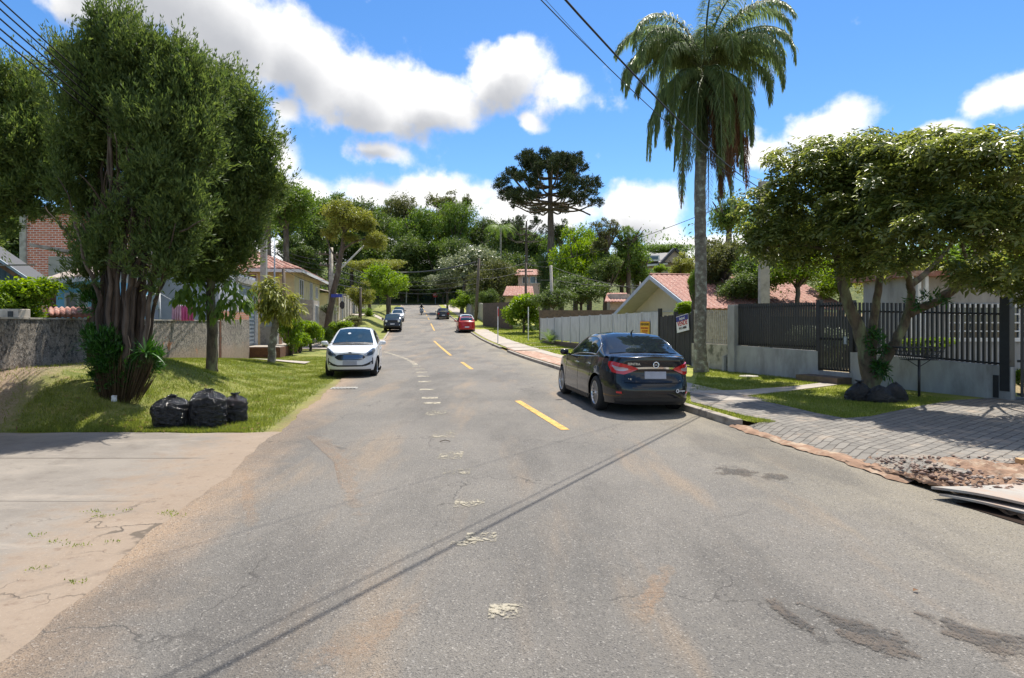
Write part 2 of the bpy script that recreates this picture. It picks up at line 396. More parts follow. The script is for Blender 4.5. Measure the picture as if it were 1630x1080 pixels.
def concrete_apron_mat():
    m, nt, b, N, Lk, Mh, noise, mapr, mix, bump, xyz = nodes_ctx('old_concrete')
    x, y, z = xyz()
    big = noise(.6, 5); med = noise(3, 7, .7); fine = noise(45, 4, .8)
    base = mix(mapr(big, .35, .65), (.232, .206, .175), (.165, .146, .125))
    base = mix(Mh('MULTIPLY', mapr(med, .5, .7), .6), base, (.12, .10, .082))
    base = mix(Mh('MULTIPLY', mapr(noise(1.6, 6, .7, stretch=(.35, 1.2, 1)), .52, .68), .55), base, (.33, .285, .235))
    dl = Mh('MULTIPLY', Mh('ADD', Mh('MULTIPLY_ADD', y, .168, x), 2.05), -1.0)   # metres left of the asphalt
    soil = mapr(Mh('ADD', dl, Mh('MULTIPLY', med, -2.6)), .1, -1.0)
    base = mix(Mh('MULTIPLY', soil, .7), base, (.27, .20, .14))
    base = mix(Mh('MULTIPLY', mapr(noise(7, 6, .7), .54, .70), Mh('MULTIPLY', soil, .9)), base, (.17, .12, .085))
    base = mix(mapr(fine, .55, .72, 0, .5), base, (.15, .125, .1))
    base = mix(mapr(fine, .42, .30, 0, .45), base, (.42, .37, .31))
    # slab joints across and cracks
    tc = N('ShaderNodeTexCoord')
    wob = Mh('MULTIPLY', Mh('SUBTRACT', noise(1.2, 4), .5), .10)
    yy = Mh('ADD', y, wob)
    j1 = mapr(Mh('ABSOLUTE', Mh('SUBTRACT', yy, 7.55)), .028, .008)
    j2 = mapr(Mh('ABSOLUTE', Mh('SUBTRACT', yy, 5.72)), .022, .006)
    j = Mh('MULTIPLY', Mh('MAXIMUM', j1, Mh('MULTIPLY', j2, .6)), mapr(dl, .4, .8))
    vc = N('ShaderNodeTexVoronoi'); vc.feature = 'DISTANCE_TO_EDGE'; vc.inputs['Scale'].default_value = 1.25
    wn = N('ShaderNodeTexNoise'); wn.inputs['Scale'].default_value = 3; wn.inputs['Detail'].default_value = 6; Lk(tc.outputs['Object'], wn.inputs['Vector'])
    wa = N('ShaderNodeVectorMath'); wa.operation = 'MULTIPLY_ADD'; Lk(wn.outputs['Color'], wa.inputs[0]); wa.inputs[1].default_value = (.7, .7, 0); Lk(tc.outputs['Object'], wa.inputs[2]); Lk(wa.outputs[0], vc.inputs['Vector'])
    zone = Mh('MULTIPLY', mapr(y, 6.1, 5.3), mapr(noise(.5, 3), .42, .55))
    ck = Mh('MULTIPLY', mapr(vc.outputs['Distance'], .016, .003), zone)
    dark = Mh('MAXIMUM', j, ck)
    base = mix(Mh('MULTIPLY', dark, .8), base, (.075, .06, .045))
    Lk(base, b.inputs['Base Color']); b.inputs['Roughness'].default_value = .9
    h = Mh('SUBTRACT', Mh('MULTIPLY', fine, .25), dark)
    n1 = bump(h, .012, .8); n2 = bump(med, .02, .5, n1); Lk(n2, b.inputs['Normal'])
    return m
def grass_mat(name='turf', g1=(.11, .145, .032), g2=(.23, .24, .07), soil=(.24, .16, .09), soil_amt=.585, wallsoil=False, pale=.0):
    m, nt, b, N, Lk, Mh, noise, mapr, mix, bump, xyz = nodes_ctx(name)
    big = noise(.5, 5, .6); med = noise(3.5, 7, .72); fine = noise(38, 4, .8, stretch=(1, .6, 1))
    base = mix(mapr(big, .35, .62), g1, g2)
    base = mix(Mh('MULTIPLY', mapr(med, .45, .66), .7), base, (.34, .32, .10))
    base = mix(mapr(fine, .5, .68, 0, .55), base, (.07, .10, .02))
    base = mix(mapr(med, soil_amt, soil_amt + .12), base, soil)
    if wallsoil:
        x, y, z = xyz()
        u = Mh('MULTIPLY', Mh('ADD', Mh('MULTIPLY_ADD', y, .168, x), 2.05), -1.0)
        w_ = Mh('MULTIPLY', mapr(Mh('ADD', u, Mh('MULTIPLY', med, 1.6)), 4.9, 5.9), mapr(y, 20, 15))
        base = mix(w_, base, mix(mapr(fine, .4, .6), (.27, .19, .125), (.38, .30, .22)))
        e_ = mapr(Mh('ADD', u, Mh('MULTIPLY', med, 1.1)), .95, .35)       # trodden soil beside the asphalt
        base = mix(Mh('MULTIPLY', e_, .85), base, mix(mapr(fine, .4, .6), (.34, .235, .15), (.25, .20, .10)))
    Lk(base, b.inputs['Base Color']); b.inputs['Roughness'].default_value = .9; b.inputs['Specular IOR Level'].default_value = .2
    n1 = bump(fine, .03, .9); n2 = bump(med, .06, .6, n1); Lk(n2, b.inputs['Normal'])
    return m
def paver_mat():
    m, nt, b, N, Lk, Mh, noise, mapr, mix, bump, xyz = nodes_ctx('concrete_pavers')
    tc = N('ShaderNodeTexCoord'); mp = N('ShaderNodeMapping'); mp.inputs['Rotation'].default_value = (0, 0, R_(-38)); Lk(tc.outputs['Object'], mp.inputs[0])
    wn = N('ShaderNodeTexNoise'); wn.inputs['Scale'].default_value = 5; Lk(tc.outputs['Object'], wn.inputs['Vector'])
    wa = N('ShaderNodeVectorMath'); wa.operation = 'MULTIPLY_ADD'; Lk(wn.outputs['Color'], wa.inputs[0]); wa.inputs[1].default_value = (.05, .05, 0); Lk(mp.outputs[0], wa.inputs[2])
    br = N('ShaderNodeTexBrick'); Lk(wa.outputs[0], br.inputs['Vector']); br.inputs['Scale'].default_value = 1
    br.inputs['Brick Width'].default_value = .24; br.inputs['Row Height'].default_value = .13; br.inputs['Mortar Size'].default_value = .010; br.inputs['Mortar Smooth'].default_value = .4
    br.inputs['Color1'].default_value = (.215, .197, .172, 1); br.inputs['Color2'].default_value = (.15, .138, .122, 1); br.inputs['Mortar'].default_value = (.07, .06, .05, 1)
    med = noise(2.5, 6, .65); fine = noise(60, 4, .7)
    base = mix(Mh('MULTIPLY', mapr(med, .5, .68), .55), br.outputs['Color'], (.38, .30, .225))
    base = mix(mapr(fine, .5, .7, 0, .35), base, (.12, .11, .1))
    Lk(base, b.inputs['Base Color']); b.inputs['Roughness'].default_value = .85
    n1 = bump(br.outputs['Fac'], -.012, .8); Lk(bump(fine, .004, .6, n1), b.inputs['Normal'])
    return m
M_ASPH = asphalt_mat(); M_APRON = concrete_apron_mat(); M_TURF = grass_mat('turf', wallsoil=True)
M_TURF_R = grass_mat('turf_right', g1=(.20, .24, .04), g2=(.34, .34, .08), soil_amt=.66); M_PAVE = paver_mat()
M_EARTH = grass_mat('wild_ground', g1=(.03, .05, .012), g2=(.05, .075, .02), soil=(.06, .05, .03))
M_WALK = pm('sidewalk_concrete', (.42, .37, .31), (.30, .27, .235), 1.6, .88, .004, 40, c3=(.36, .24, .16), s3=1.1, l3=.55, h3=.75)
M_RUBBLE = pm('reddish_rubble', (.42, .255, .18), (.27, .16, .115), 6, .92, .03, 14, c3=(.50, .42, .33), s3=3.5, l3=.52, h3=.62)
M_KERB = pm('kerb_stone', (.36, .32, .27), (.24, .21, .18), 5, .88, .006, 30, c3=(.12, .10, .08), s3=2.5)
M_SOIL = pm('orange_soil', (.30, .185, .12), (.19, .115, .075), 7, .95, .02, 22, c3=(.42, .33, .24), s3=5)
M_YEL = None

def line_mat(name, c, worn):
    m, nt, b, N, Lk, Mh, noise, mapr, mix, bump, xyz = nodes_ctx(name)
    fine = noise(28, 6, .75); med = noise(5, 5)
    Lk(mix(mapr(med, .4, .65), c, tuple(v * .8 for v in c)), b.inputs['Base Color']); b.inputs['Roughness'].default_value = .7
    tr = N('ShaderNodeBsdfTransparent'); ms = N('ShaderNodeMixShader')
    a = mapr(Mh('ADD', fine, Mh('MULTIPLY', med, .5)), worn + .07, worn - .07)
    Lk(a, ms.inputs[0]); Lk(tr.outputs[0], ms.inputs[1]); Lk(b.outputs[0], ms.inputs[2]); Lk(ms.outputs[0], nt.nodes['Material Output'].inputs['Surface'])
    return m
M_YEL = line_mat('yellow_road_paint', (.60, .355, .075), .86)
M_WHT = line_mat('worn_white_paint', (.42, .375, .285), .78)
M_WHT2 = line_mat('nearly_gone_white_paint', (.33, .295, .22), .71)

def strip(name, y0, y1, fl, fr, ny, nx, dz, mat, kind='structure', zfn=None, parent=None):
    def fn(u, v):
        y = y0 + (y1 - y0) * u; a = float(fl(y)); b_ = float(fr(y)); x = a + (b_ - a) * v
        z = (zfn(x, y) if zfn else float(prof(y))) + dz
        return (x, y, z)
    g = MB(); g.grid(fn, ny, nx, flip=True); o = g.build(name, mat, parent, smooth=True)
    if kind: o['kind'] = kind
    return o
# base terrain
def terrain():
    ys = np.concatenate([[-400, -150, -60, -20, -8], np.arange(-4, 9, .8), np.arange(9, 32, .25), np.arange(32, 70, .8), np.arange(70, 160, 2.5), np.arange(160, 320, 10), [400, 700, 1500, 3000]])
    xs = np.concatenate([[-3000, -1200, -500, -250, -150, -100, -70, -50, -40, -34, -30], np.arange(-26, 14, .3), np.arange(14, 40, 1.5), [44, 50, 60, 80, 100, 150, 250, 500, 1200, 3000]])
    X, Y = np.meshgrid(xs, ys); Z = T(X, Y)
    # little lumps in the turf of the bank
    u = XL(Y) - X; msk = sm((u - .5) / 1) * sm((Y - 9.5) / .6) * (1 - sm((Y - 30) / 8))
    Z = Z + msk * (rng.random(Z.shape) - .5) * .035
    V = np.stack([X, Y, Z], -1).reshape(-1, 3); nx = len(xs); ny = len(ys)
    i = np.arange(ny - 1)[:, None] * nx + np.arange(nx - 1)[None]
    Fc = np.stack([i, i + 1, i + nx + 1, i + nx], -1).reshape(-1, 4)
    o = np_mesh('grass_ground', V, Fc, M_TURF, smooth=True); struct(o)
    o.data.materials.append(M_EARTH)
    cy = V[Fc].mean(1); mi = ((cy[:, 1] > 62) & ((cy[:, 0] < XL(cy[:, 1]) - 4) | (cy[:, 0] > XR(cy[:, 1]) + 3)) | (cy[:, 1] > 146) | (cy[:, 0] < XL(cy[:, 1]) - 5.9)).astype(np.int32)
    o.data.polygons.foreach_set('material_index', mi)
terrain()
_jn = [rng.random(6) * 6.28 for _ in range(4)]
def jit(y, k, a):
    j = _jn[k]; return a * (math.sin(y * 1.9 + j[0]) * .35 + math.sin(y * 4.7 + j[1]) * .3 + math.sin(y * 9.3 + j[2]) * .2 + math.sin(y * 21 + j[3]) * .15)
strip('road', -30, 141, lambda y: XL(y) + jit(y, 0, .11 if y < 30 else .02), lambda y: XR(y) + jit(y, 1, .06 if y < 30 else .01), 700, 10, .020, M_ASPH)
# crossing street at the top of the hill
strip('cross_street', 140.8, 147.5, lambda y: -70, lambda y: 30, 6, 60, .024, M_ASPH)
strip('far_kerb', 147.3, 147.9, lambda y: -70, lambda y: 30, 2, 60, .09, M_KERB)
# concrete apron of the side driveway, left foreground
def apron_edge(x): return 9.33 + .05 * math.sin(x * 2.1) + .03 * math.sin(x * 7)
g = MB(); g.grid(lambda u, v: ((-16 + (16 - 2.05 - .168 * (-6 + 15.33 * v) + .35) * u), min(-6 + 15.35 * v, 99) if v < 1 else apron_edge(-16 + 14 * u), .010), 60, 40)
struct(g.build('concrete_driveway', M_APRON, smooth=True))

# ---- right side, raised pavement (z = .12)
ZR = .12
def poly(name, pts, z, mat, kind='structure', thick=.05):
    g = MB(); v = [(p[0], p[1], z) for p in pts]
    a = sum(v[i][0] * v[(i + 1) % len(v)][1] - v[(i + 1) % len(v)][0] * v[i][1] for i in range(len(v)))
    if a < 0: v.reverse()
    g.prism([(p[0], p[1], p[2] - thick) for p in v], thick)
    o = g.build(name, mat); 
    if kind: o['kind'] = kind
    return o
def gp(*pts): return [tuple(GZ(a, b, ZR))[:2] for a, b in pts]
strip('grass_verge', 9.74, 141, lambda y: XR(y) + .16, lambda y: XR(y) + 8.5, 200, 14, ZR, M_TURF_R)
pav = [(XR(y) + .54, y) for y in (6.3, 7.2, 8.1, 9.0, 9.85)] + gp((1190,664),(1130,648),(1100,640),(1098,624),(1180,632),(1250,647),(1300,659),(1345,667),(1385,664),(1450,650),(1520,638),(1605,633)) + [(11.2, 13.0), (16.5, 12.2), (16.5, 7.0)] + [tuple(GZ(a, b, .1))[:2] for a, b in ((1660,738),(1600,742),(1545,750))]
# driveway falls to the road: build as fan with a dropped edge
struct(poly('paver_driveway', pav, .132, M_PAVE, None))
def ramp_strip(name, y0, y1, w, mat, z1=.132):
    g = MB(); g.grid(lambda u, v: (XR(y0 + (y1 - y0) * u) - .05 + (w + .05) * v, y0 + (y1 - y0) * u, .015 + (z1 - .017) * float(sm(v * 1.0))), 40, 8, flip=True)
    return struct(g.build(name, mat, smooth=True))
ramp_strip('driveway_ramp', 6.6, 9.74, .55, M_PAVE)
# fill between ramp and pavers
fill = [(XR(y) + .52, y) for y in np.linspace(6.6, 9.9, 8)] + gp((1180,662),(1300,690),(1400,715),(1490,752))
walk2 = gp((1098,624),(1180,632),(1290,619),(1345,612),(1345,606),(1262,616),(1180,622))
struct(poly('garden_path', walk2, .137, M_WALK, None))
walk3 = [(XR(y) + 1.05, y) for y in (12.3, 14, 17, 20, 24)] + [(XR(y) + 2.0, y) for y in (24, 20, 17, 14, 12.3)]
struct(poly('sidewalk', walk3, .134, M_WALK, None))
# reddish broken paving beside the kerb farther up, pale tracks of a driveway
strip('broken_sidewalk', 19.5, 36, lambda y: XR(y) + .17, lambda y: XR(y) + 1.75 + jit(y, 2, .35), 60, 6, ZR + .018, M_RUBBLE)
strip('sidewalk_slab', 27, 60, lambda y: XR(y) + .3 + (1.0 if y < 33 else 0), lambda y: XR(y) + 1.9 - jit(y, 3, .1), 40, 4, ZR + .03, M_WALK)
for k, yy in enumerate((33.0, 35.6, 39.5)):
    g = MB(); g.grid(lambda u, v: (XR(yy) + .2 + 6.2 * u, yy + 3.2 * u + .45 * v, float(prof(yy + 3 * u)) + ZR + .045), 8, 2)
    struct(g.build('driveway_track', M_WALK))
# orange soil along the road edge and dug-up earth in the corner
def edge_soil(name, y0, y1, w, z, mat, k=2):
    g = MB(); g.grid(lambda u, v: (XR(y0 + (y1 - y0) * u) - .10 + jit(y0 + (y1 - y0) * u, k, .1) + (w + .12 + jit(y0 + (y1 - y0) * u, 3, .14)) * v, y0 + (y1 - y0) * u, z + .035 * math.sin(v * math.pi) + random.random() * .012), 70, 5, flip=True)
    return struct(g.build(name, mat, smooth=True))
edge_soil('soil_edge', 6.3, 9.8, .12, .026, M_SOIL)
pass
g = MB()
def soilf(u, v):
    y = 4.2 + 3.15 * v; x0 = 5.2 - .16 * y - .03; x = x0 + (13 - x0) * (u ** 1.6)
    h = .03 + .085 * min(1, (x - x0) / .9) + .05 * rng.random() + .03 * math.sin(x * 5 + y * 3)
    if v > .85: h = min(h, .12)
    return (x, y, h)
g.grid(soilf, 110, 60); struct(g.build('dug_up_earth', M_SOIL, smooth=False))
# stones and clods in the earth: uncountable rubble
def rubble(name, n, fx, smin, smax, mat, label):
    V = []; Fa = []; base = np.array([(1,0,0),(-1,0,0),(0,1,0),(0,-1,0),(0,0,1),(0,0,-1)], float); fc = np.array([(0,2,4),(2,1,4),(1,3,4),(3,0,4),(2,0,5),(1,2,5),(3,1,5),(0,3,5)])
    for i in range(n):
        p = fx(); s = smin + (smax - smin) * rng.random() ** 3
        v = base * (s * (.6 + .8 * rng.random((6, 1)))) * np.array([1, 1, .6]); a = rng.random() * 6.28
        c_, s_ = math.cos(a), math.sin(a); v = v @ np.array([[c_, s_, 0], [-s_, c_, 0], [0, 0, 1]])
        V.append(v + np.array(p)); Fa.append(fc + 6 * i)
    o = np_mesh(name, np.concatenate(V), np.concatenate(Fa), mat); tag(o, label, 'rubble', kind='stuff'); return o
def rf():
    y = 5.6 + 1.5 * rng.random(); x = 5.2 - .16 * y + .1 + 5 * rng.random() ** 1.4; return (x, y, .115 + .03 * rng.random())
M_STONE = pm('stone_chips', (.27, .17, .125), (.12, .08, .065), 9, .9, .004, 40, c3=(.36, .30, .25), s3=4, l3=.45, h3=.6)
rubble('rubble', 1700, rf, .006, .042, M_STONE, 'loose reddish stones and clods beside the boards at the road edge')
# kerb stones beside the black car and farther on
g = MB()
for k in range(9):
    y0 = 9.75 + k * 1.0
    g.bar((XR(y0) + .03, y0 + .01, .05), (XR(y0 + .985) + .03, y0 + .985, .05), .15, .19)
struct(g.build('kerb', M_KERB, bevel=.015))
g = MB()
for k in range(118):
    y0 = 19 + k * 1.0
    if 33 < y0 < 37: continue
    z0, z1 = float(prof(y0)), float(prof(y0 + .99)); g.bar((XR(y0) + .03, y0, z0 + .05), (XR(y0 + .99) + .03, y0 + .99, z1 + .05), .15, .16)
struct(g.build('kerb', M_KERB))
g = MB()
for k in range(100):
    y0 = 40 + k * 1.0
    z0, z1 = float(prof(y0)), float(prof(y0 + .99)); g.bar((XL(y0) - .05, y0, z0 + .04), (XL(y0 + .99) - .05, y0 + .99, z1 + .04), .15, .14)
struct(g.build('kerb', M_KERB))
# left: path to the wall gap, ramp at the garage, farther driveways
strip('garden_path', 24.2, 25.6, lambda y: XL(y) - 5.4, lambda y: XL(y) - 2.2, 8, 12, .05, M_WALK, zfn=TZ)
strip('side_driveway', 36, 38.5, lambda y: XL(y) - 6.5, lambda y: XL(y) + .1, 8, 12, .05, M_WALK, zfn=TZ)
strip('sidewalk', 39, 66, lambda y: XL(y) - 5.2, lambda y: XL(y) - 3.8, 40, 4, .05, M_WALK, zfn=TZ)
strip('side_driveway', 45.5, 47.5, lambda y: XL(y) - 4.0, lambda y: XL(y) + .1, 8, 12, .06, M_WALK, zfn=TZ)
strip('side_driveway', 75, 79, lambda y: XL(y) - 9, lambda y: XL(y) + .1, 8, 16, .05, M_WALK, zfn=TZ)
strip('sidewalk', 88, 140, lambda y: XR(y) + 1.2, lambda y: XR(y) + 3.2, 50, 4, ZR + .03, M_WALK)

# ---- road markings
def dash(name, a, b, w, mat, dz=.026):
    a = Vector(a); b = Vector(b); d = (b - a); L = d.length; n = max(1, int(L / .6)); r = Vector((-d.y, d.x)).normalized() * (w / 2)
    g = MB()
    def fn(u, v):
        p = a + d * u + r * (2 * v - 1); return (p.x, p.y, float(prof(p.y)) + dz)
    g.grid(fn, n, 1, flip=True); return struct(g.build(name, mat))
yl = [((900,687),(824,640)), ((751,589),(735,577.5)), ((718,567),(691,543.5)), ((684,533),(672,517))]
def groad(px, py):
    Y = 20.
    for _ in range(60): Y = .5 * Y + .5 * (EYE - float(prof(Y))) * FP / max(py - HY, 1.5)
    return Vector((PX(px, Y), Y))
for a, b in yl[:3]: dash('centre_line_dash', groad(*a), groad(*b), .14, M_YEL)
cxy = lambda y: float((XL(y) + XR(y)) / 2) + .55
for y0, y1 in ((60, 72), (80, 86), (93, 99), (106, 112), (120, 126)): dash('centre_line_dash', (cxy(y0), y0), (cxy(y1), y1), .14, M_YEL)
wl = [(611,561),(618,562.6),(625.5,565),(631.5,567),(637.6,569),(644,571.6),(650,574),(654.6,576.5),(658.6,579.3),(664.2,584.3),(668.5,589),(671.8,594),(674.6,600.5),(677,609),(680.8,622),(685.4,635.5),(688.6,644)]
for i, (px, py) in enumerate(wl):
    a = groad(px, py); b = groad(*(wl[i + 1] if i + 1 < len(wl) else (691, 652))); d = (b - a)
    if d.length > 1.5: d = d.normalized() * 1.5
    if i < 9: dash('lane_edge_dash', a, a + d * .72, .20, M_WHT)
    else: dash('lane_edge_dash', a - Vector((.20, 0)), a + Vector((.16, .03)), .30, M_WHT)
for (px, py, w, h) in [(694,660,.36,.55),(707,694,.34,.55),(718,728,.30,.42),(727,754,.30,.22),(747,806,.28,.24),(766,860,.24,.2),(805,980,.20,.17),(738,870,.2,.1)]:
    p = GZ(px, py, 0); dash('worn_marking_patch', (p.x, p.y - h / 2), (p.x, p.y + h / 2 * 1.1), w, M_WHT2)
def blotch(name, outline, c1, c2, soft=.25, dz=.027, dens=.5, sc_=9):
    """an irregular stain lying on the asphalt; its edge is broken up by noise"""
    pts = [GZ(a, b, .02) for a, b in outline]; c = sum(pts, Vector()) / len(pts)
    m, nt, b, N, Lk, Mh, noise, mapr, mix, bump, xyz = nodes_ctx(name + '_stain')
    n1 = noise(sc_, 7, .75); n2 = noise(55, 4, .7)
    Lk(mix(mapr(n1, .42, .6), c1, c2), b.inputs['Base Color']); b.inputs['Roughness'].default_value = .85
    at = N('ShaderNodeVertexColor'); at.layer_name = 'edge'
    a = Mh('MULTIPLY', mapr(Mh('ADD', at.outputs[0], Mh('MULTIPLY', Mh('SUBTRACT', n1, .5), 3.6)), .35, .62), mapr(n2, .64, .5, 0, 1))
    a = Mh('MULTIPLY', a, dens)
    tr = N('ShaderNodeBsdfTransparent'); ms = N('ShaderNodeMixShader'); Lk(a, ms.inputs[0]); Lk(tr.outputs[0], ms.inputs[1]); Lk(b.outputs[0], ms.inputs[2]); Lk(ms.outputs[0], nt.nodes['Material Output'].inputs['Surface'])
    Lk(bump(n2, .008), b.inputs['Normal'])
    n = len(pts); g = MB(); vs = [(c.x, c.y, dz)] ; 
    for k in (.30, 1.12): vs += [(c.x + (p.x - c.x) * k, c.y + (p.y - c.y) * k, dz) for p in pts]
    fs = [(0, 1 + i, 1 + (i + 1) % n) for i in range(n)] + [(1 + i, 1 + n + i, 1 + n + (i + 1) % n, 1 + (i + 1) % n) for i in range(n)]
    g.add(vs, fs); o = g.build(name, m); ca = o.data.color_attributes.new('edge', 'FLOAT_COLOR', 'POINT')
    for i in range(len(vs)): q = 1.0 if i <= n else 0.0; ca.data[i].color = (q, q, q, 1)
    if o.data.polygons[0].normal.z < 0: o.data.flip_normals()
    return struct(o)
dk, br = (.06, .056, .053), (.125, .10, .08)
blotch('worn_asphalt', [(1210,950),(1235,955),(1300,1000),(1320,1020),(1290,1015),(1240,985)], dk, br, dens=.75)
blotch('worn_asphalt', [(1270,960),(1340,975),(1420,1000),(1500,1045),(1490,1062),(1400,1050),(1330,1010),(1290,980)], dk, br, dens=.75)
blotch('worn_asphalt', [(1440,968),(1500,980),(1560,1000),(1660,1020),(1650,1050),(1560,1040),(1500,1010)], dk, br, dens=.75)
blotch('worn_asphalt', [(1130,742),(1170,745),(1215,752),(1200,762),(1140,757)], dk, br, dens=.6)
blotch('worn_asphalt', [(1205,752),(1262,756),(1258,768),(1215,766)], dk, br, dens=.6)
sand, org = (.44, .37, .25), (.46, .27, .14)
blotch('orange_dust', [(470,680),(520,690),(565,730),(590,800),(580,850),(545,800),(540,740),(500,705)], org, (.34, .25, .17), dens=.20, sc_=4)
blotch('orange_dust', [(385,740),(405,745),(415,850),(395,860),(375,800)], org, (.34, .25, .17), dens=.17, sc_=4)
blotch('orange_dust', [(1000,960),(1040,900),(1080,890),(1060,980),(1020,1020)], org, (.34, .25, .17), dens=.22, sc_=4)
blotch('orange_dust', [(430,1080),(520,1010),(640,960),(700,940),(640,1020),(560,1090)], org, (.34, .25, .17), dens=.17, sc_=4)

# ================================================================ VEHICLES
sc.cycles.max_bounces = 6; sc.cycles.diffuse_bounces = 3; sc.cycles.glossy_bounces = 3; sc.cycles.transmission_bounces = 3
sc.cycles.transparent_max_bounces = 12; sc.cycles.caustics_reflective = False; sc.cycles.caustics_refractive = False
sc.cycles.sample_clamp_indirect = 6

def paint(name, c, rough=.28, metal=0.0, coat=1.0):
    m, nt, b, N, Lk = newmat(name)
    tc = N('ShaderNodeTexCoord'); n = N('ShaderNodeTexNoise'); n.inputs['Scale'].default_value = 3; n.inputs['Detail'].default_value = 8; n.inputs['Roughness'].default_value = .7; Lk(tc.outputs['Object'], n.inputs['Vector'])
    r = ramp(N, [(.4, c), (.75, tuple(min(1, v * .9 + .012) for v in c))]); Lk(n.outputs['Fac'], r.inputs[0]); Lk(r.outputs[0], b.inputs['Base Color'])
    b.inputs['Roughness'].default_value = rough; b.inputs['Metallic'].default_value = metal; b.inputs['Coat Weight'].default_value = coat; b.inputs['Coat Roughness'].default_value = .05; b.inputs['Specular IOR Level'].default_value = .15; b.inputs['Coat IOR'].default_value = 1.42
    return m
def plain(name, c, rough=.5, metal=0., emit=None, spec=.5):
    m, nt, b, N, Lk = newmat(name)
    tc = N('ShaderNodeTexCoord'); n = N('ShaderNodeTexNoise'); n.inputs['Scale'].default_value = 8; n.inputs['Detail'].default_value = 5; Lk(tc.outputs['Object'], n.inputs['Vector'])
    r = ramp(N, [(.35, c), (.7, tuple(v * .82 for v in c))]); Lk(n.outputs['Fac'], r.inputs[0]); Lk(r.outputs[0], b.inputs['Base Color'])
    b.inputs['Roughness'].default_value = rough; b.inputs['Metallic'].default_value = metal; b.inputs['Specular IOR Level'].default_value = spec
    return m
M_BLACKP = paint('black_paint', (.006, .008, .013), .25); M_WHITEP = paint('white_paint', (.72, .74, .77), .35); M_REDP = paint('red_paint', (.42, .012, .012), .35)
M_NAVYP = paint('dark_blue_paint', (.014, .02, .035), .3); M_GREYP = paint('dark_grey_paint', (.03, .03, .034), .3)
M_GLASS = plain('tinted_glass', (.012, .018, .024), .03, 0, spec=.9); M_GLASSB = plain('windscreen_glass', (.018, .045, .075), .03, 0, spec=.35)
M_RUBBER = plain('tyre_rubber', (.018, .018, .018), .85); M_RIM = plain('alloy_rim', (.62, .62, .63), .28, .85); M_CHROME = plain('chrome', (.75, .76, .78), .12, 1.0)
M_TRIM = plain('black_plastic', (.014, .014, .015), .55); M_UNDER = plain('underbody', (.008, .008, .008), .95, spec=.1)
M_TAIL = plain('red_lens', (.52, .006, .010), .12, spec=.9); M_TAILW = plain('clear_lens', (.48, .38, .40), .15, .3); M_HEAD = plain('headlight_lens', (.34, .38, .44), .08, .55); M_HEADD = plain('headlight_recess', (.05, .06, .07), .2, .4)
M_PLATE = plain('number_plate', (.36, .38, .45), .5); M_PLATEW = plain('pale_number_plate', (.62, .63, .66), .5); M_SEAM = plain('panel_gap', (.003, .003, .003), .9, spec=.1)
M_LAMPW = plain('round_lamp', (.75, .78, .8), .15, .2); M_ORANGE = plain('orange_lens', (.7, .22, .02), .2)

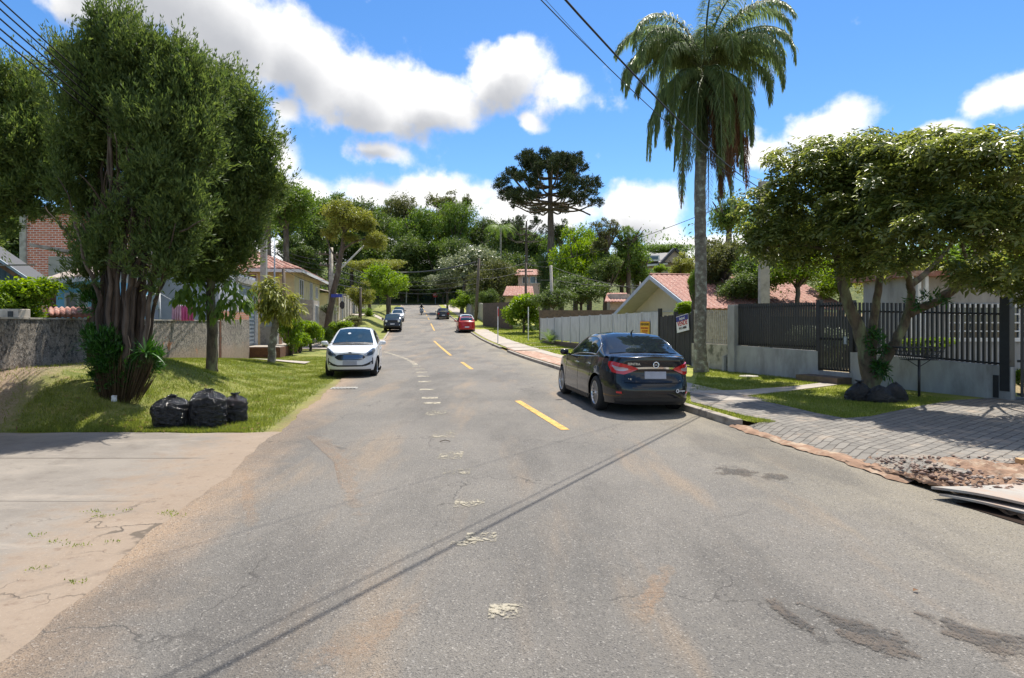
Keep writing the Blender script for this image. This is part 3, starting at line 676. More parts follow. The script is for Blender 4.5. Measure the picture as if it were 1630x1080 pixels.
class Car:
    def __init__(s, L, W, Hh, zs, zr, wheels, r, front_x=.10, z0=.19, n_exp=5.0, tumble=.36, inset_b=.07, bow_f=.16, bow_r=.10, crown=.035, prof_f=None, prof_r=None, arch=None):
        s.L, s.W, s.H = L, W, Hh; s.zsT = sorted(zs); s.zrT = zr; s.zrS = sorted(zr); s.wheels = wheels; s.r = r; s.z0 = z0; s.tumble = tumble; s.inset_b = inset_b; s.bow_f = bow_f; s.bow_r = bow_r; s.crown = crown
        s.arch = arch or r + .055
        s.pf = prof_f or [(.15, .13), (.3, .03), (.45, .0), (.6, .02), (.75, .09), (.9, .20)]
        s.pr = prof_r or [(.15, .10), (.32, .01), (.5, .0), (.62, .05), (.85, .07), (1.1, .12)]
        s.ps = [(.15, .05), (.28, .012), (.5, .0), (.7, .012), (.86, .03), (1.1, .085)]
        # plan outline
        t = np.linspace(0, 2 * np.pi, 4001)[:-1]; e = 2 / n_exp
        # t=0 at rear centre going towards +x
        x = np.sign(np.sin(t)) * np.abs(np.sin(t)) ** e * W / 2; y = -np.sign(np.cos(t)) * np.abs(np.cos(t)) ** e * L / 2
        # narrower nose
        x = x * (1 - .05 * sm((np.abs(y) / (L / 2) - .55) / .45))
        d = np.hypot(np.diff(np.r_[x, x[0]]), np.diff(np.r_[y, y[0]])); s.al = np.r_[0, np.cumsum(d)]; s.ox = np.r_[x, x[0]]; s.oy = np.r_[y, y[0]]; s.P = s.al[-1]
    def zs(s, y): return float(np.interp(y, [p[0] for p in s.zsT], [p[1] for p in s.zsT]))
    def zr(s, y):
        v = 0
        for d, w in ((-.12, .2), (-.06, .2), (0, .2), (.06, .2), (.12, .2)): v += w * float(np.interp(y + d, [p[0] for p in s.zrS], [p[1] for p in s.zrS]))
        return v
    def zb(s, y):
        z = s.z0
        for wy in s.wheels:
            q = s.arch ** 2 - (y - wy) ** 2
            if q > 0: z = max(z, s.r + math.sqrt(q) if q > 0 else z)
        return z
    def out(s, a):
        a = a % s.P; return float(np.interp(a, s.al, s.ox)), float(np.interp(a, s.al, s.oy))
    def nrm(s, a):
        x0, y0 = s.out(a - .02); x1, y1 = s.out(a + .02); v = Vector((y1 - y0, -(x1 - x0))); v.normalize()
        return v
    def rp(s, a, z, off=0.0):
        """point on the body side at arc length a (0 = rear centre, P/2 = front centre), height z"""
        x, y = s.out(a); n = s.nrm(a)
        fi = lambda T_: float(np.interp(z, [p[0] for p in T_], [p[1] for p in T_]))
        wf = max(0, n.y); wr = max(0, -n.y); ws = abs(n.x)
        tot = wf ** 2 + wr ** 2 + ws ** 2
        # the height profile is measured against the local shoulder
        ins = (fi(s.pf) * wf ** 2 + fi(s.pr) * wr ** 2 + fi(s.ps) * ws ** 2) / max(tot, 1e-6)
        return Vector((x - n.x * (ins - off), y - n.y * (ins - off), z))
    def fa(s, x):      # arc of a point on the front at lateral x
        return s.P / 2 - x * 1.0
    def side_arc(s, y, sd=1):
        i = np.argmin(np.abs(s.oy[:2000] - y) + (np.abs(s.ox[:2000]) < s.W * .3) * 10); a = float(s.al[i])
        return a if sd > 0 else s.P - a
    def wb(s, y):
        sy = abs(y) / (s.L / 2); return s.W / 2 - s.inset_b - .05 * max(0, sy - .3)
    def sec(s, y, q, off=0.0):
        """greenhouse section: q 0 belt .. 1 roof centre"""
        zs, zr = s.zs(y) - .03, max(s.zr(y), s.zs(y) - .01); wb = s.wb(y); h = zr - zs; wr = wb - s.tumble * h
        pts = [(wb + .004, zs), (wb - s.tumble * h * .25, zs + h * .33), (wb - s.tumble * h * .62, zs + h * .68), (wr, zr - min(.05, h * .2)), (wr - .05, zr - .012), (wr - .14, zr), (wr * .5, zr + s.crown * .8), (0, zr + s.crown)]
        qs = [0, .2, .4, .56, .63, .7, .85, 1.0]
        x = float(np.interp(q, qs, [p[0] for p in pts])); z = float(np.interp(q, qs, [p[1] for p in pts]))
        bow = s.bow(y) * (x / wb) ** 2
        if off:
            e = .01; x2 = float(np.interp(min(1, q + e), qs, [p[0] for p in pts])); z2 = float(np.interp(min(1, q + e), qs, [p[1] for p in pts])); x1 = float(np.interp(max(0, q - e), qs, [p[0] for p in pts])); z1 = float(np.interp(max(0, q - e), qs, [p[1] for p in pts]))
            n = Vector((z2 - z1, x1 - x2)); 
            if n.length > 1e-9: n.normalize(); x += n.x * off; z += n.y * off
            dz = (s.zr(y + .05) - s.zr(y - .05)) / .1
            if q > .6: z += off * abs(dz) * .6
        return Vector((x, y - bow, z))
    def bow(s, y):
        m = (s.zrT[0][0] + s.zrT[-1][0]) / 2
        return s.bow_f * float(sm(np.array((y - m) / (s.zrT[0][0] - m)))) if y > m else -s.bow_r * float(sm(np.array((m - y) / (m - s.zrT[-1][0]))))
    def body(s, mat, par, hood_mat=None):
        n = 260; lev = [0, .06, .14, .25, .38, .5, .62, .74, .84, .92, .97, 1.0]; V = []
        arcs = [s.P * i / n for i in range(n)]
        for v in lev:
            for a in arcs:
                x, y = s.out(a); zb, zt = s.zb(y) if abs(s.nrm(a).x) > .6 else s.z0, s.zs(y)
                V.append(s.rp(a, zb + (zt - zb) * v))
        F = []
        for i in range(len(lev) - 1):
            for k in range(n): F.append((i * n + k, i * n + (k + 1) % n, (i + 1) * n + (k + 1) % n, (i + 1) * n + k))
        top = (len(lev) - 1) * n; ks = [.93, .8, .55, .25, 0.0]; prevb = top
        for kk in ks:
            b = len(V)
            for k in range(n):
                p = V[top + k]; V.append(Vector((p.x * kk, p.y, p.z + s.crown * (1 - kk * kk) + (.012 if kk < .9 else .008))))
            for k in range(n): F.append((prevb + k, prevb + (k + 1) % n, b + (k + 1) % n, b + k))
            prevb = b
        g = MB(); g.add(V, F); o = g.build('body', mat, par, smooth=True)
        # greenhouse shell
        y0, y1 = s.zrT[0][0], s.zrT[-1][0]
        for sd in (1, -1): pass
        g = MB(); qs = [0, .2, .4, .56, .6, .63, .7, .85, 1.0]
        def fn(u, v):
            q = v * 2; y = y0 + (y1 - y0) * u; i = q * (len(qs) - 1); 
            if q <= 1: qq = np.interp(q * 8, range(9), qs); p = s.sec(y, float(qq)); return p
            qq = np.interp((2 - q) * 8, range(9), qs); p = s.sec(y, float(qq)); return Vector((-p.x, p.y, p.z))
        g.grid(fn, 70, 16); r = g.build('roof', mat, par, smooth=True)
        u = MB(); u.box((0, 0, .42), (s.W - .56, s.L - .5, .42)); u.box((0, sum(s.wheels) / 2, .40), (s.W - .16, abs(s.wheels[0] - s.wheels[1]) - 2 * s.arch - .06, .3))
        u.build('underbody', M_UNDER, par)
        return o
    def patch(s, name, mat, par, a0, a1, lo, hi, off=.006, na=14, nz=3, label=None):
        """a piece of the body side between arcs a0..a1; lo/hi = heights (number or list along the patch)"""
        f = lambda T_, u: T_ if isinstance(T_, (int, float)) else float(np.interp(u, np.linspace(0, 1, len(T_)), T_))
        g = MB(); 
        def fn(u, v):
            z = f(lo, u) + (f(hi, u) - f(lo, u)) * v; return s.rp(a0 + (a1 - a0) * u, z, off)
        g.grid(fn, na, nz)
        # rim of the patch going back into the body
        for edge in ((lambda u: (u, 0.)), (lambda u: (1., u)), (lambda u: (1 - u, 1.)), (lambda u: (0., 1 - u))):
            def ef(u, v, edge=edge):
                uu, vv = edge(u); z = f(lo, uu) + (f(hi, uu) - f(lo, uu)) * vv; return s.rp(a0 + (a1 - a0) * uu, z, off - v * (off + .01))
            g.grid(ef, 8, 1)
        o = g.build(name, mat, par, smooth=False)
        if label: o['label'] = label
        return o
    def side_glass(s, mat, par, ya, yb, sd=1, lo=.035, hi=.045, name='side_window'):
        """window between stations ya (front) and yb; follows belt and roof rail"""
        ys = np.linspace(ya, yb, 16); g = MB(); V = []
        for y in ys:
            zs, zr = s.zs(y) - .03, s.zr(y); h = zr - zs
            qlo = .56 * min(.9, (lo + .03) / max(h, .05)); qhi = .56 * max(0, 1 - hi / max(h, .05)) 
            qhi = max(qhi, qlo)
            for k in range(4):
                p = s.sec(y, qlo + (qhi - qlo) * k / 3, .006); V.append(Vector((p.x * sd, p.y, p.z)))
        F = []
        for i in range(15):
            for k in range(3):
                q = (i * 4 + k, (i + 1) * 4 + k, (i + 1) * 4 + k + 1, i * 4 + k + 1); F.append(q if sd < 0 else tuple(reversed(q)))
        g.add(V, F); return g.build(name, mat, par, smooth=True)
    def screen(s, name, mat, par, ya, yb, q0=.64, off=.008):
        g = MB()
        def fn(u, v):
            y = ya + (yb - ya) * u; q = q0 + (1 - q0) * (1 - abs(2 * v - 1)); p = s.sec(y, q, off); return Vector((p.x * (1 if v < .5 else -1), p.y, p.z))
        g.grid(fn, 14, 16); return g.build(name, mat, par, smooth=True)
    def wheel(s, par, x, y, spokes=10, rimmat=None, rr=None):
        r = s.r; w = .205; sgn = 1 if x > 0 else -1; rimr = rr or r * .68
        Mx = Matrix.Translation((x, y, r)) @ Matrix.Rotation(R_(90) * sgn, 4, 'Y')      # local +z points outwards
        wh = bpy.data.objects.new('wheel', None); col.objects.link(wh); wh.parent = par
        t = MB(); t.lathe([(rimr, .0), (rimr + .012, .012), (r * .86, .012), (r * .97, -.01), (r, -.035), (r, -w + .035), (r * .96, -w), (rimr, -w)], 40, Mx); t.build('tyre', M_RUBBER, wh, smooth=True)
        g = MB(); g.lathe([(rimr + .004, .006), (rimr - .012, .010), (rimr - .022, -.01), (rimr - .03, -.15)], 36, Mx)
        g.lathe([(.0, .0), (.028, .0), (.032, -.012), (.055, -.03)], 20, Mx)
        for k in range(spokes):
            a = 2 * math.pi * k / spokes; wdt = .42 * 2 * math.pi / spokes
            pts = [(.03, a - .5 * wdt * 1.3, -.015), (rimr - .015, a - wdt * .28, .0), (rimr - .015, a + wdt * .28, .0), (.03, a + .5 * wdt * 1.3, -.015)]
            o3 = [Mx @ Vector((q[0] * math.cos(q[1]), q[0] * math.sin(q[1]), q[2])) for q in pts]; i3 = [Mx @ Vector((q[0] * math.cos(q[1]), q[0] * math.sin(q[1]), q[2] - .03)) for q in pts]
            g.add(o3 + i3, [(0, 1, 2, 3), (0, 4, 5, 1), (2, 6, 7, 3), (1, 5, 6, 2), (7, 6, 5, 4)])
        g.build('rim', rimmat or M_RIM, wh)
        d = MB(); d.lathe([(rimr - .03, -.08), (.0, -.08)], 24, Mx); d.build('brake_disc', M_UNDER, wh)
        return wh
    def wheelset(s, par, **k):
        for y in s.wheels:
            for sd in (1, -1): s.wheel(par, sd * (s.W / 2 - (.035 if s.L > 4.5 else .07)), y, **k)
    def mirrors(s, par, y, z, mat, size=(.20, .10, .13)):
        for sd in (1, -1):
            g = MB(); x = sd * (s.W / 2 + .07)
            g.lathe([(0, -.5), (.28, -.48), (.44, -.3), (.5, 0), (.46, .3), (.3, .47), (0, .5)], 12, Matrix.Translation((x, y, z)) @ Matrix.Diagonal((size[0], size[1], size[2], 1)))
            g.bar((x - sd * .05, y, z - .03), (x - sd * .17, y + .02, z - .06), .05, .04); g.build('mirror', mat, par, smooth=True)
    def seam(s, par, y, sd, z0=None, z1=None):
        a = s.side_arc(y, sd); da = .004
        return s.patch('door_seam', M_SEAM, par, a - da, a + da, z0 or s.z0 + .06, z1 or s.zs(y) - .01, off=.0015, na=1, nz=10)
    def handle(s, par, y, sd, z, mat):
        a = s.side_arc(y, sd); return s.patch('door_handle', mat, par, a - .085, a + .085, [z - .005, z - .014, z - .005], [z + .012, z + .02, z + .012], off=.028, na=8, nz=2)

def text_mesh(name, txt, size, mat, par, Mx, depth=.002, bold=0.0, align='CENTER'):
    cu = bpy.data.curves.new('lettering', 'FONT'); cu.body = txt; cu.size = size; cu.extrude = depth; cu.align_x = align; cu.align_y = 'CENTER'; cu.offset = bold
    tmp = bpy.data.objects.new('lettering', cu); col.objects.link(tmp)
    bpy.context.view_layer.update()
    me = bpy.data.meshes.new_from_object(tmp.evaluated_get(bpy.context.evaluated_depsgraph_get()))
    bpy.data.objects.remove(tmp); bpy.data.curves.remove(cu)
    me.transform(Mx); me.materials.clear(); me.materials.append(mat)
    o = bpy.data.objects.new(name, me); col.objects.link(o); o.parent = par; return o
def rear_frame(car, x, z, off=.012):
    p = car.rp(-x if False else x, z, off); 
    return p

def place(o, px, py_or_none, Y, heading, dz=0.0, roll=0.0):
    pass

# ---- black saloon at the right kerb, seen from behind
def black_sedan():
    c = Car(4.62, 1.78, 1.50,
            zs=[(-2.35, 1.04), (-1.9, 1.06), (-1.2, 1.03), (0, .98), (.95, .95), (1.4, .88), (1.9, .79), (2.3, .66)],
            zr=[(1.12, .96), (.9, 1.07), (.5, 1.25), (.12, 1.405), (-.15, 1.455), (-.5, 1.475), (-.85, 1.462), (-1.1, 1.42), (-1.45, 1.27), (-1.75, 1.12), (-1.92, 1.055)],
            wheels=(1.36, -1.34), r=.328, z0=.20, tumble=.42, crown=.028, bow_r=.20, bow_f=.2, n_exp=4.6,
            prof_r=[(.15, .12), (.26, .03), (.42, .0), (.58, .012), (.66, .07), (.84, .085), (.98, .05), (1.1, .06)])
    root = empty('sedan', (0, 0, 0), label='black sedan parked at the right kerb with red and clear tail lights', cat='car')
    c.body(M_BLACKP, root)
    c.wheelset(root, spokes=14)
    c.screen('rear_window', M_GLASS, root, -1.80, -.98, q0=.655)
    c.screen('windscreen', M_GLASS, root, 1.02, .16, q0=.66)
    for sd in (1, -1):
        c.side_glass(M_GLASS, root, .78, -.10, sd); c.side_glass(M_GLASS, root, -.16, -.98, sd); c.side_glass(M_GLASS, root, -1.0, -1.28, sd, name='quarter_window')
        # chrome line under and over the windows
        g = MB(); L1 = [c.sec(y, .10, .012) for y in np.linspace(.95, -1.36, 20)]; L2 = []
        for y in np.linspace(-1.40, .85, 24):
            h = c.zr(y) - c.zs(y) + .03; q = .56 * max(.12, 1 - .035 / max(h, .05)); L2.append(c.sec(y, q, .012))
        g.tube([Vector((p.x * sd, p.y, p.z)) for p in L1 + L2], .009, 5); g.build('chrome_trim', M_CHROME, root, smooth=True)
        c.seam(root, .88, sd); c.seam(root, -.13, sd); c.seam(root, -1.02, sd, z0=.62)
        c.handle(root, .02, sd, .845, M_CHROME); c.handle(root, -.86, sd, .865, M_CHROME)
        # sill
        a0, a1 = c.side_arc(-.9, sd), c.side_arc(.92, sd); c.patch('sill', M_TRIM, root, a0, a1, .17, .25, off=.012)
        # tail light wraps the corner: red outside, clear band inside
        e = sd
        ca = c.side_arc(-2.05, 1)
        a_side = ca + .22; a_in = .335
        aa = (lambda a: a if sd > 0 else c.P - a)
        tl = c.patch('tail_light', M_TAIL, root, aa(a_side), aa(a_in), [.90, .775, .755, .745, .79, .845], [.965, .965, .95, .935, .905, .855], off=.022, na=26, nz=4)
        c.patch('clear_lens', M_TAILW, tl, aa(a_side - .14), aa(a_in + .20), [.885, .815, .805, .805, .83], [.905, .885, .875, .87, .86], off=.028, na=20, nz=2)
        c.patch('reflector', M_TAIL, root, aa(ca - .17), aa(ca - .05), .40, .435, off=.01, na=4, nz=1)
        # boot seams
        c.patch('boot_seam', M_SEAM, root, aa(.60), aa(.606), .62, .76, off=.003, na=1, nz=4)
    c.patch('boot_trim', M_CHROME, root, -.46, .46, [.842, .850, .853, .850, .842], [.872, .885, .889, .885, .872], off=.018, na=18, nz=1)
    c.patch('bumper_seam', M_SEAM, root, -.60, .60, .598, .605, off=.004, na=20, nz=1)
    c.patch('lower_bumper', M_TRIM, root, -.82, .82, [.22, .20, .20, .22], [.30, .335, .335, .30], off=.006, na=20, nz=2)
    c.patch('number_plate', M_PLATE, root, -.205, .205, .675, .805, off=.016, na=8, nz=2)
    # ring badge on the boot
    Mb = Matrix.Translation(c.rp(0, .925, .022)) @ Matrix.Rotation(R_(90), 4, 'X')
    g = MB(); g.lathe([(.042, 0), (.058, .008), (.060, .0), (.058, -.008), (.042, -.004)], 28, Mb); g.bar(Mb @ Vector((-.062, 0, .004)), Mb @ Vector((.062, 0, .004)), .018, .010); g.build('badge', M_CHROME, root, smooth=True)
    Mt = lambda x, z, o=.012: Matrix.Translation(c.rp(x, z, o)) @ Matrix.Rotation(math.atan2(-c.nrm(x).x, -c.nrm(x).y) * -1, 4, 'Z') @ Matrix.Rotation(R_(90), 4, 'X')
    text_mesh('lettering', 'SENTRA', .062, M_CHROME, root, Mt(-.42, .935), bold=.001)
    text_mesh('lettering', '2.0', .05, M_CHROME, root, Mt(-.50, .66), bold=.001)
    text_mesh('lettering', 'SL', .03, M_CHROME, root, Mt(.50, .64), bold=.001)
    g = MB(); Ms = Mt(.44, .46); g.lathe([(.018, .002), (.036, .004), (.036, 0)], 20, Ms @ Matrix.Translation((-.04, 0, 0))); g.build('sticker', M_PLATEW, root)
    text_mesh('lettering', 'cooper', .05, M_PLATEW, root, Ms @ Matrix.Translation((.06, 0, 0)), bold=.001)
    # white sticker spot on the rear window edge
    c.mirrors(root, .72, 1.02, M_BLACKP)
    g = MB(); p = c.sec(-.95, 1.0, .0); g.tube([p + Vector((0, 0, 0)), p + Vector((0, -.05, .05)), p + Vector((0, -.14, .075))], [.02, .012, .004], 6); g.build('aerial', M_TRIM, root)
    # headlights, out of sight but there
    for sd in (1, -1):
        aa = (lambda a: c.P / 2 + a * sd); c.patch('headlight', M_HEAD, root, aa(.42), aa(.86), [.60, .62, .66], [.66, .72, .76], off=.012)
    c.patch('grille', M_TRIM, root, c.P / 2 - .36, c.P / 2 + .36, .46, .62, off=.012)
    # straight along the road: heading of the road is atan(-.165)
    h = math.atan(.158)
    ctr = Vector((2.22, 11.93 + 1.30)); root.location = (2.235, 13.14, .02); root.rotation_euler = (0, R_(1.0), h)
    return root
SEDAN = black_sedan()

def white_hatch():
    c = Car(3.94, 1.70, 1.52,
            zs=[(-1.98, .98), (-1.2, 1.0), (0, .97), (.75, .97), (1.2, .93), (1.6, .86), (1.95, .74)],
            zr=[(1.12, .965), (.85, 1.10), (.4, 1.36), (.12, 1.475), (-.2, 1.515), (-.7, 1.52), (-1.25, 1.48), (-1.5, 1.42), (-1.72, 1.2), (-1.9, 1.0)],
            wheels=(1.22, -1.27), r=.30, z0=.21, tumble=.40, crown=.03, n_exp=4.2, bow_f=.22,
            prof_f=[(.15, .10), (.3, .0), (.42, .0), (.58, .03), (.7, .06), (.85, .14), (1.0, .25)])
    root = empty('hatchback', (0, 0, 0), label='white hatchback with a hexagonal grille parked half on the left grass', cat='car')
    c.body(M_WHITEP, root); c.wheelset(root, spokes=8)
    ws = c.screen('windscreen', M_GLASSB, root, .98, .13, q0=.655)
    g = MB(); p = c.sec(.50, .93, .012); Mx = Matrix.Translation(p) @ Matrix.Rotation(R_(-30), 4, 'X'); g.lathe([(0, 0), (.05, 0), (.055, -.006)], 14, Mx); g.build('sticker', M_LAMPW, ws)
    g = MB()
    for sx in (-.05, .42): 
        a = c.sec(1.05, 1.0, .03); g.bar((sx, .93, .992), (sx + .40, .80, 1.075), .018, .014)
    g.build('wiper', M_TRIM, root)
    # cowl strip
    g = MB(); g.grid(lambda u, v: (lambda p: Vector((p.x * (1 if v < .5 else -1), p.y, p.z)))(c.sec(1.10 - .10 * u, .655 + .345 * (1 - abs(2 * v - 1)), .006)), 3, 14); g.build('cowl', M_TRIM, root)
    c.screen('rear_window', M_GLASS, root, -1.80, -1.48, q0=.66)
    for sd in (1, -1):
        c.side_glass(M_GLASS, root, .80, -.02, sd); c.side_glass(M_GLASS, root, -.08, -.92, sd); c.side_glass(M_GLASS, root, -.98, -1.4, sd, name='quarter_window')
        c.seam(root, .82, sd); c.seam(root, -.05, sd); c.handle(root, .10, sd, .82, M_WHITEP); c.handle(root, -.78, sd, .83, M_WHITEP)
        aa = (lambda a: c.P / 2 + a * sd)
        # front centre arc = P/2, moving sideways
        hl = c.patch('headlight', M_HEAD, root, aa(.44), aa(.98), [.655, .655, .70, .80], [.705, .80, .875, .90], off=.016, na=18, nz=4)
        c.patch('lamp_recess', M_HEADD, hl, aa(.55), aa(.80), [.685, .68, .72], [.73, .79, .80], off=.021, na=8, nz=2)
        c.patch('fog_light_recess', M_TRIM, root, aa(.33), aa(.80), [.345, .355, .40, .40], [.375, .42, .475, .525], off=.006, na=12, nz=2)
        c.patch('fog_light', M_LAMPW, root, aa(.64), aa(.72), .415, .445, off=.012, na=4, nz=1)
        c.patch('bumper_crease', M_TRIM, root, aa(.76), aa(.80), .40, .60, off=.006, na=2, nz=3)
        c.patch('tail_light', M_TAIL, root, c.side_arc(-1.8, sd) - .1 * sd, c.side_arc(-1.6, sd), .72, .95, off=.012)
    gr = c.patch('grille', M_TRIM, root, c.P / 2 - .47, c.P / 2 + .47, [.62, .555, .54, .54, .54, .54, .54, .54, .54, .555, .62], [.64, .70, .715, .72, .72, .72, .72, .72, .715, .70, .64], off=.014, na=26, nz=2)
    for z in (.575, .61, .645, .68): c.patch('grille_bar', M_CHROME, gr, c.P / 2 - .40, c.P / 2 + .40, z - .005, z + .005, off=.024, na=12, nz=1)
    c.patch('lower_grille', M_TRIM, root, c.P / 2 - .40, c.P / 2 + .40, .34, .385, off=.006, na=10, nz=1)
    c.patch('lower_lip', M_TRIM, root, c.P / 2 - .72, c.P / 2 + .72, .19, .25, off=.008, na=14, nz=1)
    c.patch('number_plate', M_PLATE, root, c.P / 2 - .21, c.P / 2 + .21, .385, .515, off=.026, na=6, nz=1)
    Mb = Matrix.Translation(c.rp(c.P / 2, .765, .012)); g = MB(); g.lathe([(0, .012), (.6, .010), (1, 0)], 18, Mb @ Matrix.Rotation(R_(-60), 4, 'X') @ Matrix.Diagonal((.065, .028, 1, 1))); g.build('badge', M_HEADD, root)
    c.mirrors(root, .70, 1.03, M_WHITEP, (.24, .12, .14))
    g = MB(); p = c.sec(-.2, 1.0); g.tube([p, p + Vector((-.02, -.06, .12))], [.012, .004], 6); g.build('aerial', M_TRIM, root)
    y0 = 18.55 + 1.97
    root.rotation_euler = (0, 0, math.pi + math.atan(.168)); root.location = (PX(556, 18.5) - .168 * 1.97, y0, .025)
    return root
HATCH = white_hatch()

def suv():
    c = Car(4.23, 1.80, 1.68,
            zs=[(-2.1, 1.08), (0, 1.06), (.9, 1.05), (1.5, 1.04), (1.95, 1.0), (2.12, .97)],
            zr=[(1.05, 1.06), (.85, 1.2), (.5, 1.5), (.3, 1.62), (0, 1.67), (-1.0, 1.68), (-1.6, 1.66), (-1.8, 1.5), (-2.0, 1.1)],
            wheels=(1.28, -1.29), r=.35, z0=.27, tumble=.26, crown=.02, n_exp=7, bow_f=.1,
            prof_f=[(.15, .12), (.35, .0), (.55, .0), (.62, .05), (.9, .06), (1.0, .12)])
    root = empty('suv', (0, 0, 0), label='dark blue boxy SUV with round headlights parked on the left verge', cat='car')
    c.body(M_NAVYP, root); c.wheelset(root, spokes=5)
    c.screen('windscreen', M_GLASSB, root, .95, .38, q0=.655); c.screen('rear_window', M_GLASS, root, -1.93, -1.7, q0=.66)
    for sd in (1, -1):
        c.side_glass(M_GLASS, root, .78, 0, sd); c.side_glass(M_GLASS, root, -.06, -.95, sd); c.side_glass(M_GLASS, root, -1.0, -1.65, sd)
        p = c.rp(c.P / 2 + .60 * sd, .86, .02); hl = MB(); hl.lathe([(0, .02), (.09, .015), (.11, 0), (.11, -.04)], 20, Matrix.Translation(p) @ Matrix.Rotation(R_(-90), 4, 'X')); hl.build('headlight', M_LAMPW, root)
        p = c.rp(c.P / 2 + .66 * sd, .50, .02); hl = MB(); hl.lathe([(0, .02), (.045, .015), (.05, -.03)], 14, Matrix.Translation(p) @ Matrix.Rotation(R_(-90), 4, 'X')); hl.build('fog_light', M_LAMPW, root)
        g = MB(); g.tube([c.sec(y, .56, .05).xyz * 1 if False else Vector((c.sec(y, .62, .04).x * sd, y, c.sec(y, .62, .04).z)) for y in (.1, -.5, -1.5)], .018, 6); g.build('roof_rail', M_TRIM, root)
    gr = c.patch('grille', M_TRIM, root, c.P / 2 - .46, c.P / 2 + .46, .80, .92, off=.014)
    c.patch('lower_bumper', M_TRIM, root, c.P / 2 - .88, c.P / 2 + .88, .26, .44, off=.012)
    c.patch('number_plate', M_PLATEW, root, c.P / 2 - .2, c.P / 2 + .2, .53, .65, off=.02)
    c.mirrors(root, .72, 1.14, M_NAVYP, (.22, .12, .2))
    Y = 57.5; root.rotation_euler = (R_(2.5), 0, math.pi + math.atan(.168)); X = PX(618, Y - .3); root.location = (X, Y + 2.0, TZ(-11.8, Y + 2) * .0 + float(prof(Y + 2)) + .03)
    return root
suv()

def far_white(mat, L, name, label, px, Y, side, hatch=False, wheels_r=.31):
    """more distant parked cars; front or rear towards the camera"""
    c = Car(L, 1.72, 1.46,
            zs=[(-L / 2, .98), (-1.0, .99), (0, .96), (.85, .94), (1.4, .86), (L / 2, .7)],
            zr=[(1.05, .95), (.8, 1.08), (.35, 1.33), (0, 1.43), (-.6, 1.46), (-1.0, 1.44)] + ([(-1.4, 1.36), (-1.75, 1.0)] if hatch else [(-1.3, 1.28), (-1.7, 1.04)]),
            wheels=(L / 2 - .75, -L / 2 + .72), r=wheels_r, z0=.2)
    root = empty(name, (0, 0, 0), label=label, cat='car')
    c.body(mat, root); c.wheelset(root, spokes=7)
    c.screen('windscreen', M_GLASSB, root, .93, .1, q0=.66); c.screen('rear_window', M_GLASSB if hatch else M_GLASS, root, *((-1.62, -1.2) if hatch else (-1.6, -1.05)), q0=.66)
    for sd in (1, -1):
        c.side_glass(M_GLASS, root, .75, -.05, sd); c.side_glass(M_GLASS, root, -.1, -1.05, sd)
        aa = (lambda a: c.P / 2 + a * sd); c.patch('headlight', M_HEAD, root, aa(.45), aa(.85), .62, .74, off=.014)
        ab = (lambda a: a if sd > 0 else c.P - a); c.patch('tail_light', M_TAIL, root, ab(.58), ab(.92), .68, .86, off=.014)
    c.patch('grille', M_TRIM, root, c.P / 2 - .4, c.P / 2 + .4, .5, .64, off=.01)
    c.patch('number_plate', M_PLATEW, root, c.P / 2 - .2, c.P / 2 + .2, .38, .49, off=.02); c.patch('number_plate', M_PLATEW, root, -.2, .2, .50, .61, off=.02)
    c.patch('lower_bumper', M_TRIM, root, -.75, .75, .2, .32, off=.008)
    c.mirrors(root, .7, 1.0, mat)
    slope = math.atan((float(prof(Y + 2)) - float(prof(Y - 2))) / 4)
    h = math.atan(.165) + (math.pi if side == 'front' else 0); X = PX(px, Y - (L / 2)) - .165 * (L / 2)
    root.rotation_euler = (slope if side == 'rear' else -slope, 0, h); root.location = (X, Y, float(prof(Y)) + .03)
    return root
far_white(M_WHITEP, 3.9, 'hatchback', 'white hatchback parked behind the boxy SUV, facing down the hill', 632.5, 77, 'front', True)
far_white(M_GREYP, 4.2, 'sedan', 'dark car last in the row parked behind the white hatchback on the left', 634.5, 87, 'front', False)
RED = far_white(M_REDP, 3.9, 'hatchback', 'red hatchback parked at the right side of the road', 743.5, 58.5, 'rear', True)
far_white(M_WHITEP, 4.1, 'hatchback', 'white hatchback parked just in front of the red one', 743.5, 64, 'rear', True)
far_white(M_GREYP, 4.3, 'sedan', 'dark sedan parked up the hill beyond the red hatchback', 706, 83, 'rear', False)

# ================================================================ PLANTS
def unit(v): return v / np.maximum(np.linalg.norm(v, axis=-1, keepdims=True), 1e-9)
def leaves(c, a, n, l, w, fold=.25, tipbend=0.0):
    """rhombic folded leaves. c base points, a directions, n normals, l/w sizes -> verts, tri faces"""
    a = unit(a); b = unit(np.cross(a, n)); n = unit(np.cross(b, a)); l = np.asarray(l)[:, None]; w = np.asarray(w)[:, None]
    tip = c + a * l - n * (l * tipbend); Lp = c + a * l * .45 + b * w * .5 + n * w * fold; Rp = c + a * l * .45 - b * w * .5 + n * w * fold
    V = np.stack([c, Lp, tip, Rp], 1).reshape(-1, 3); i = np.arange(len(c))[:, None] * 4
    Fc = np.concatenate([i + np.array([[0, 2, 1]]), i + np.array([[0, 3, 2]])], 1).reshape(-1, 3)
    return V, Fc
def rdir(n): return unit(rng.normal(size=(n, 3)))
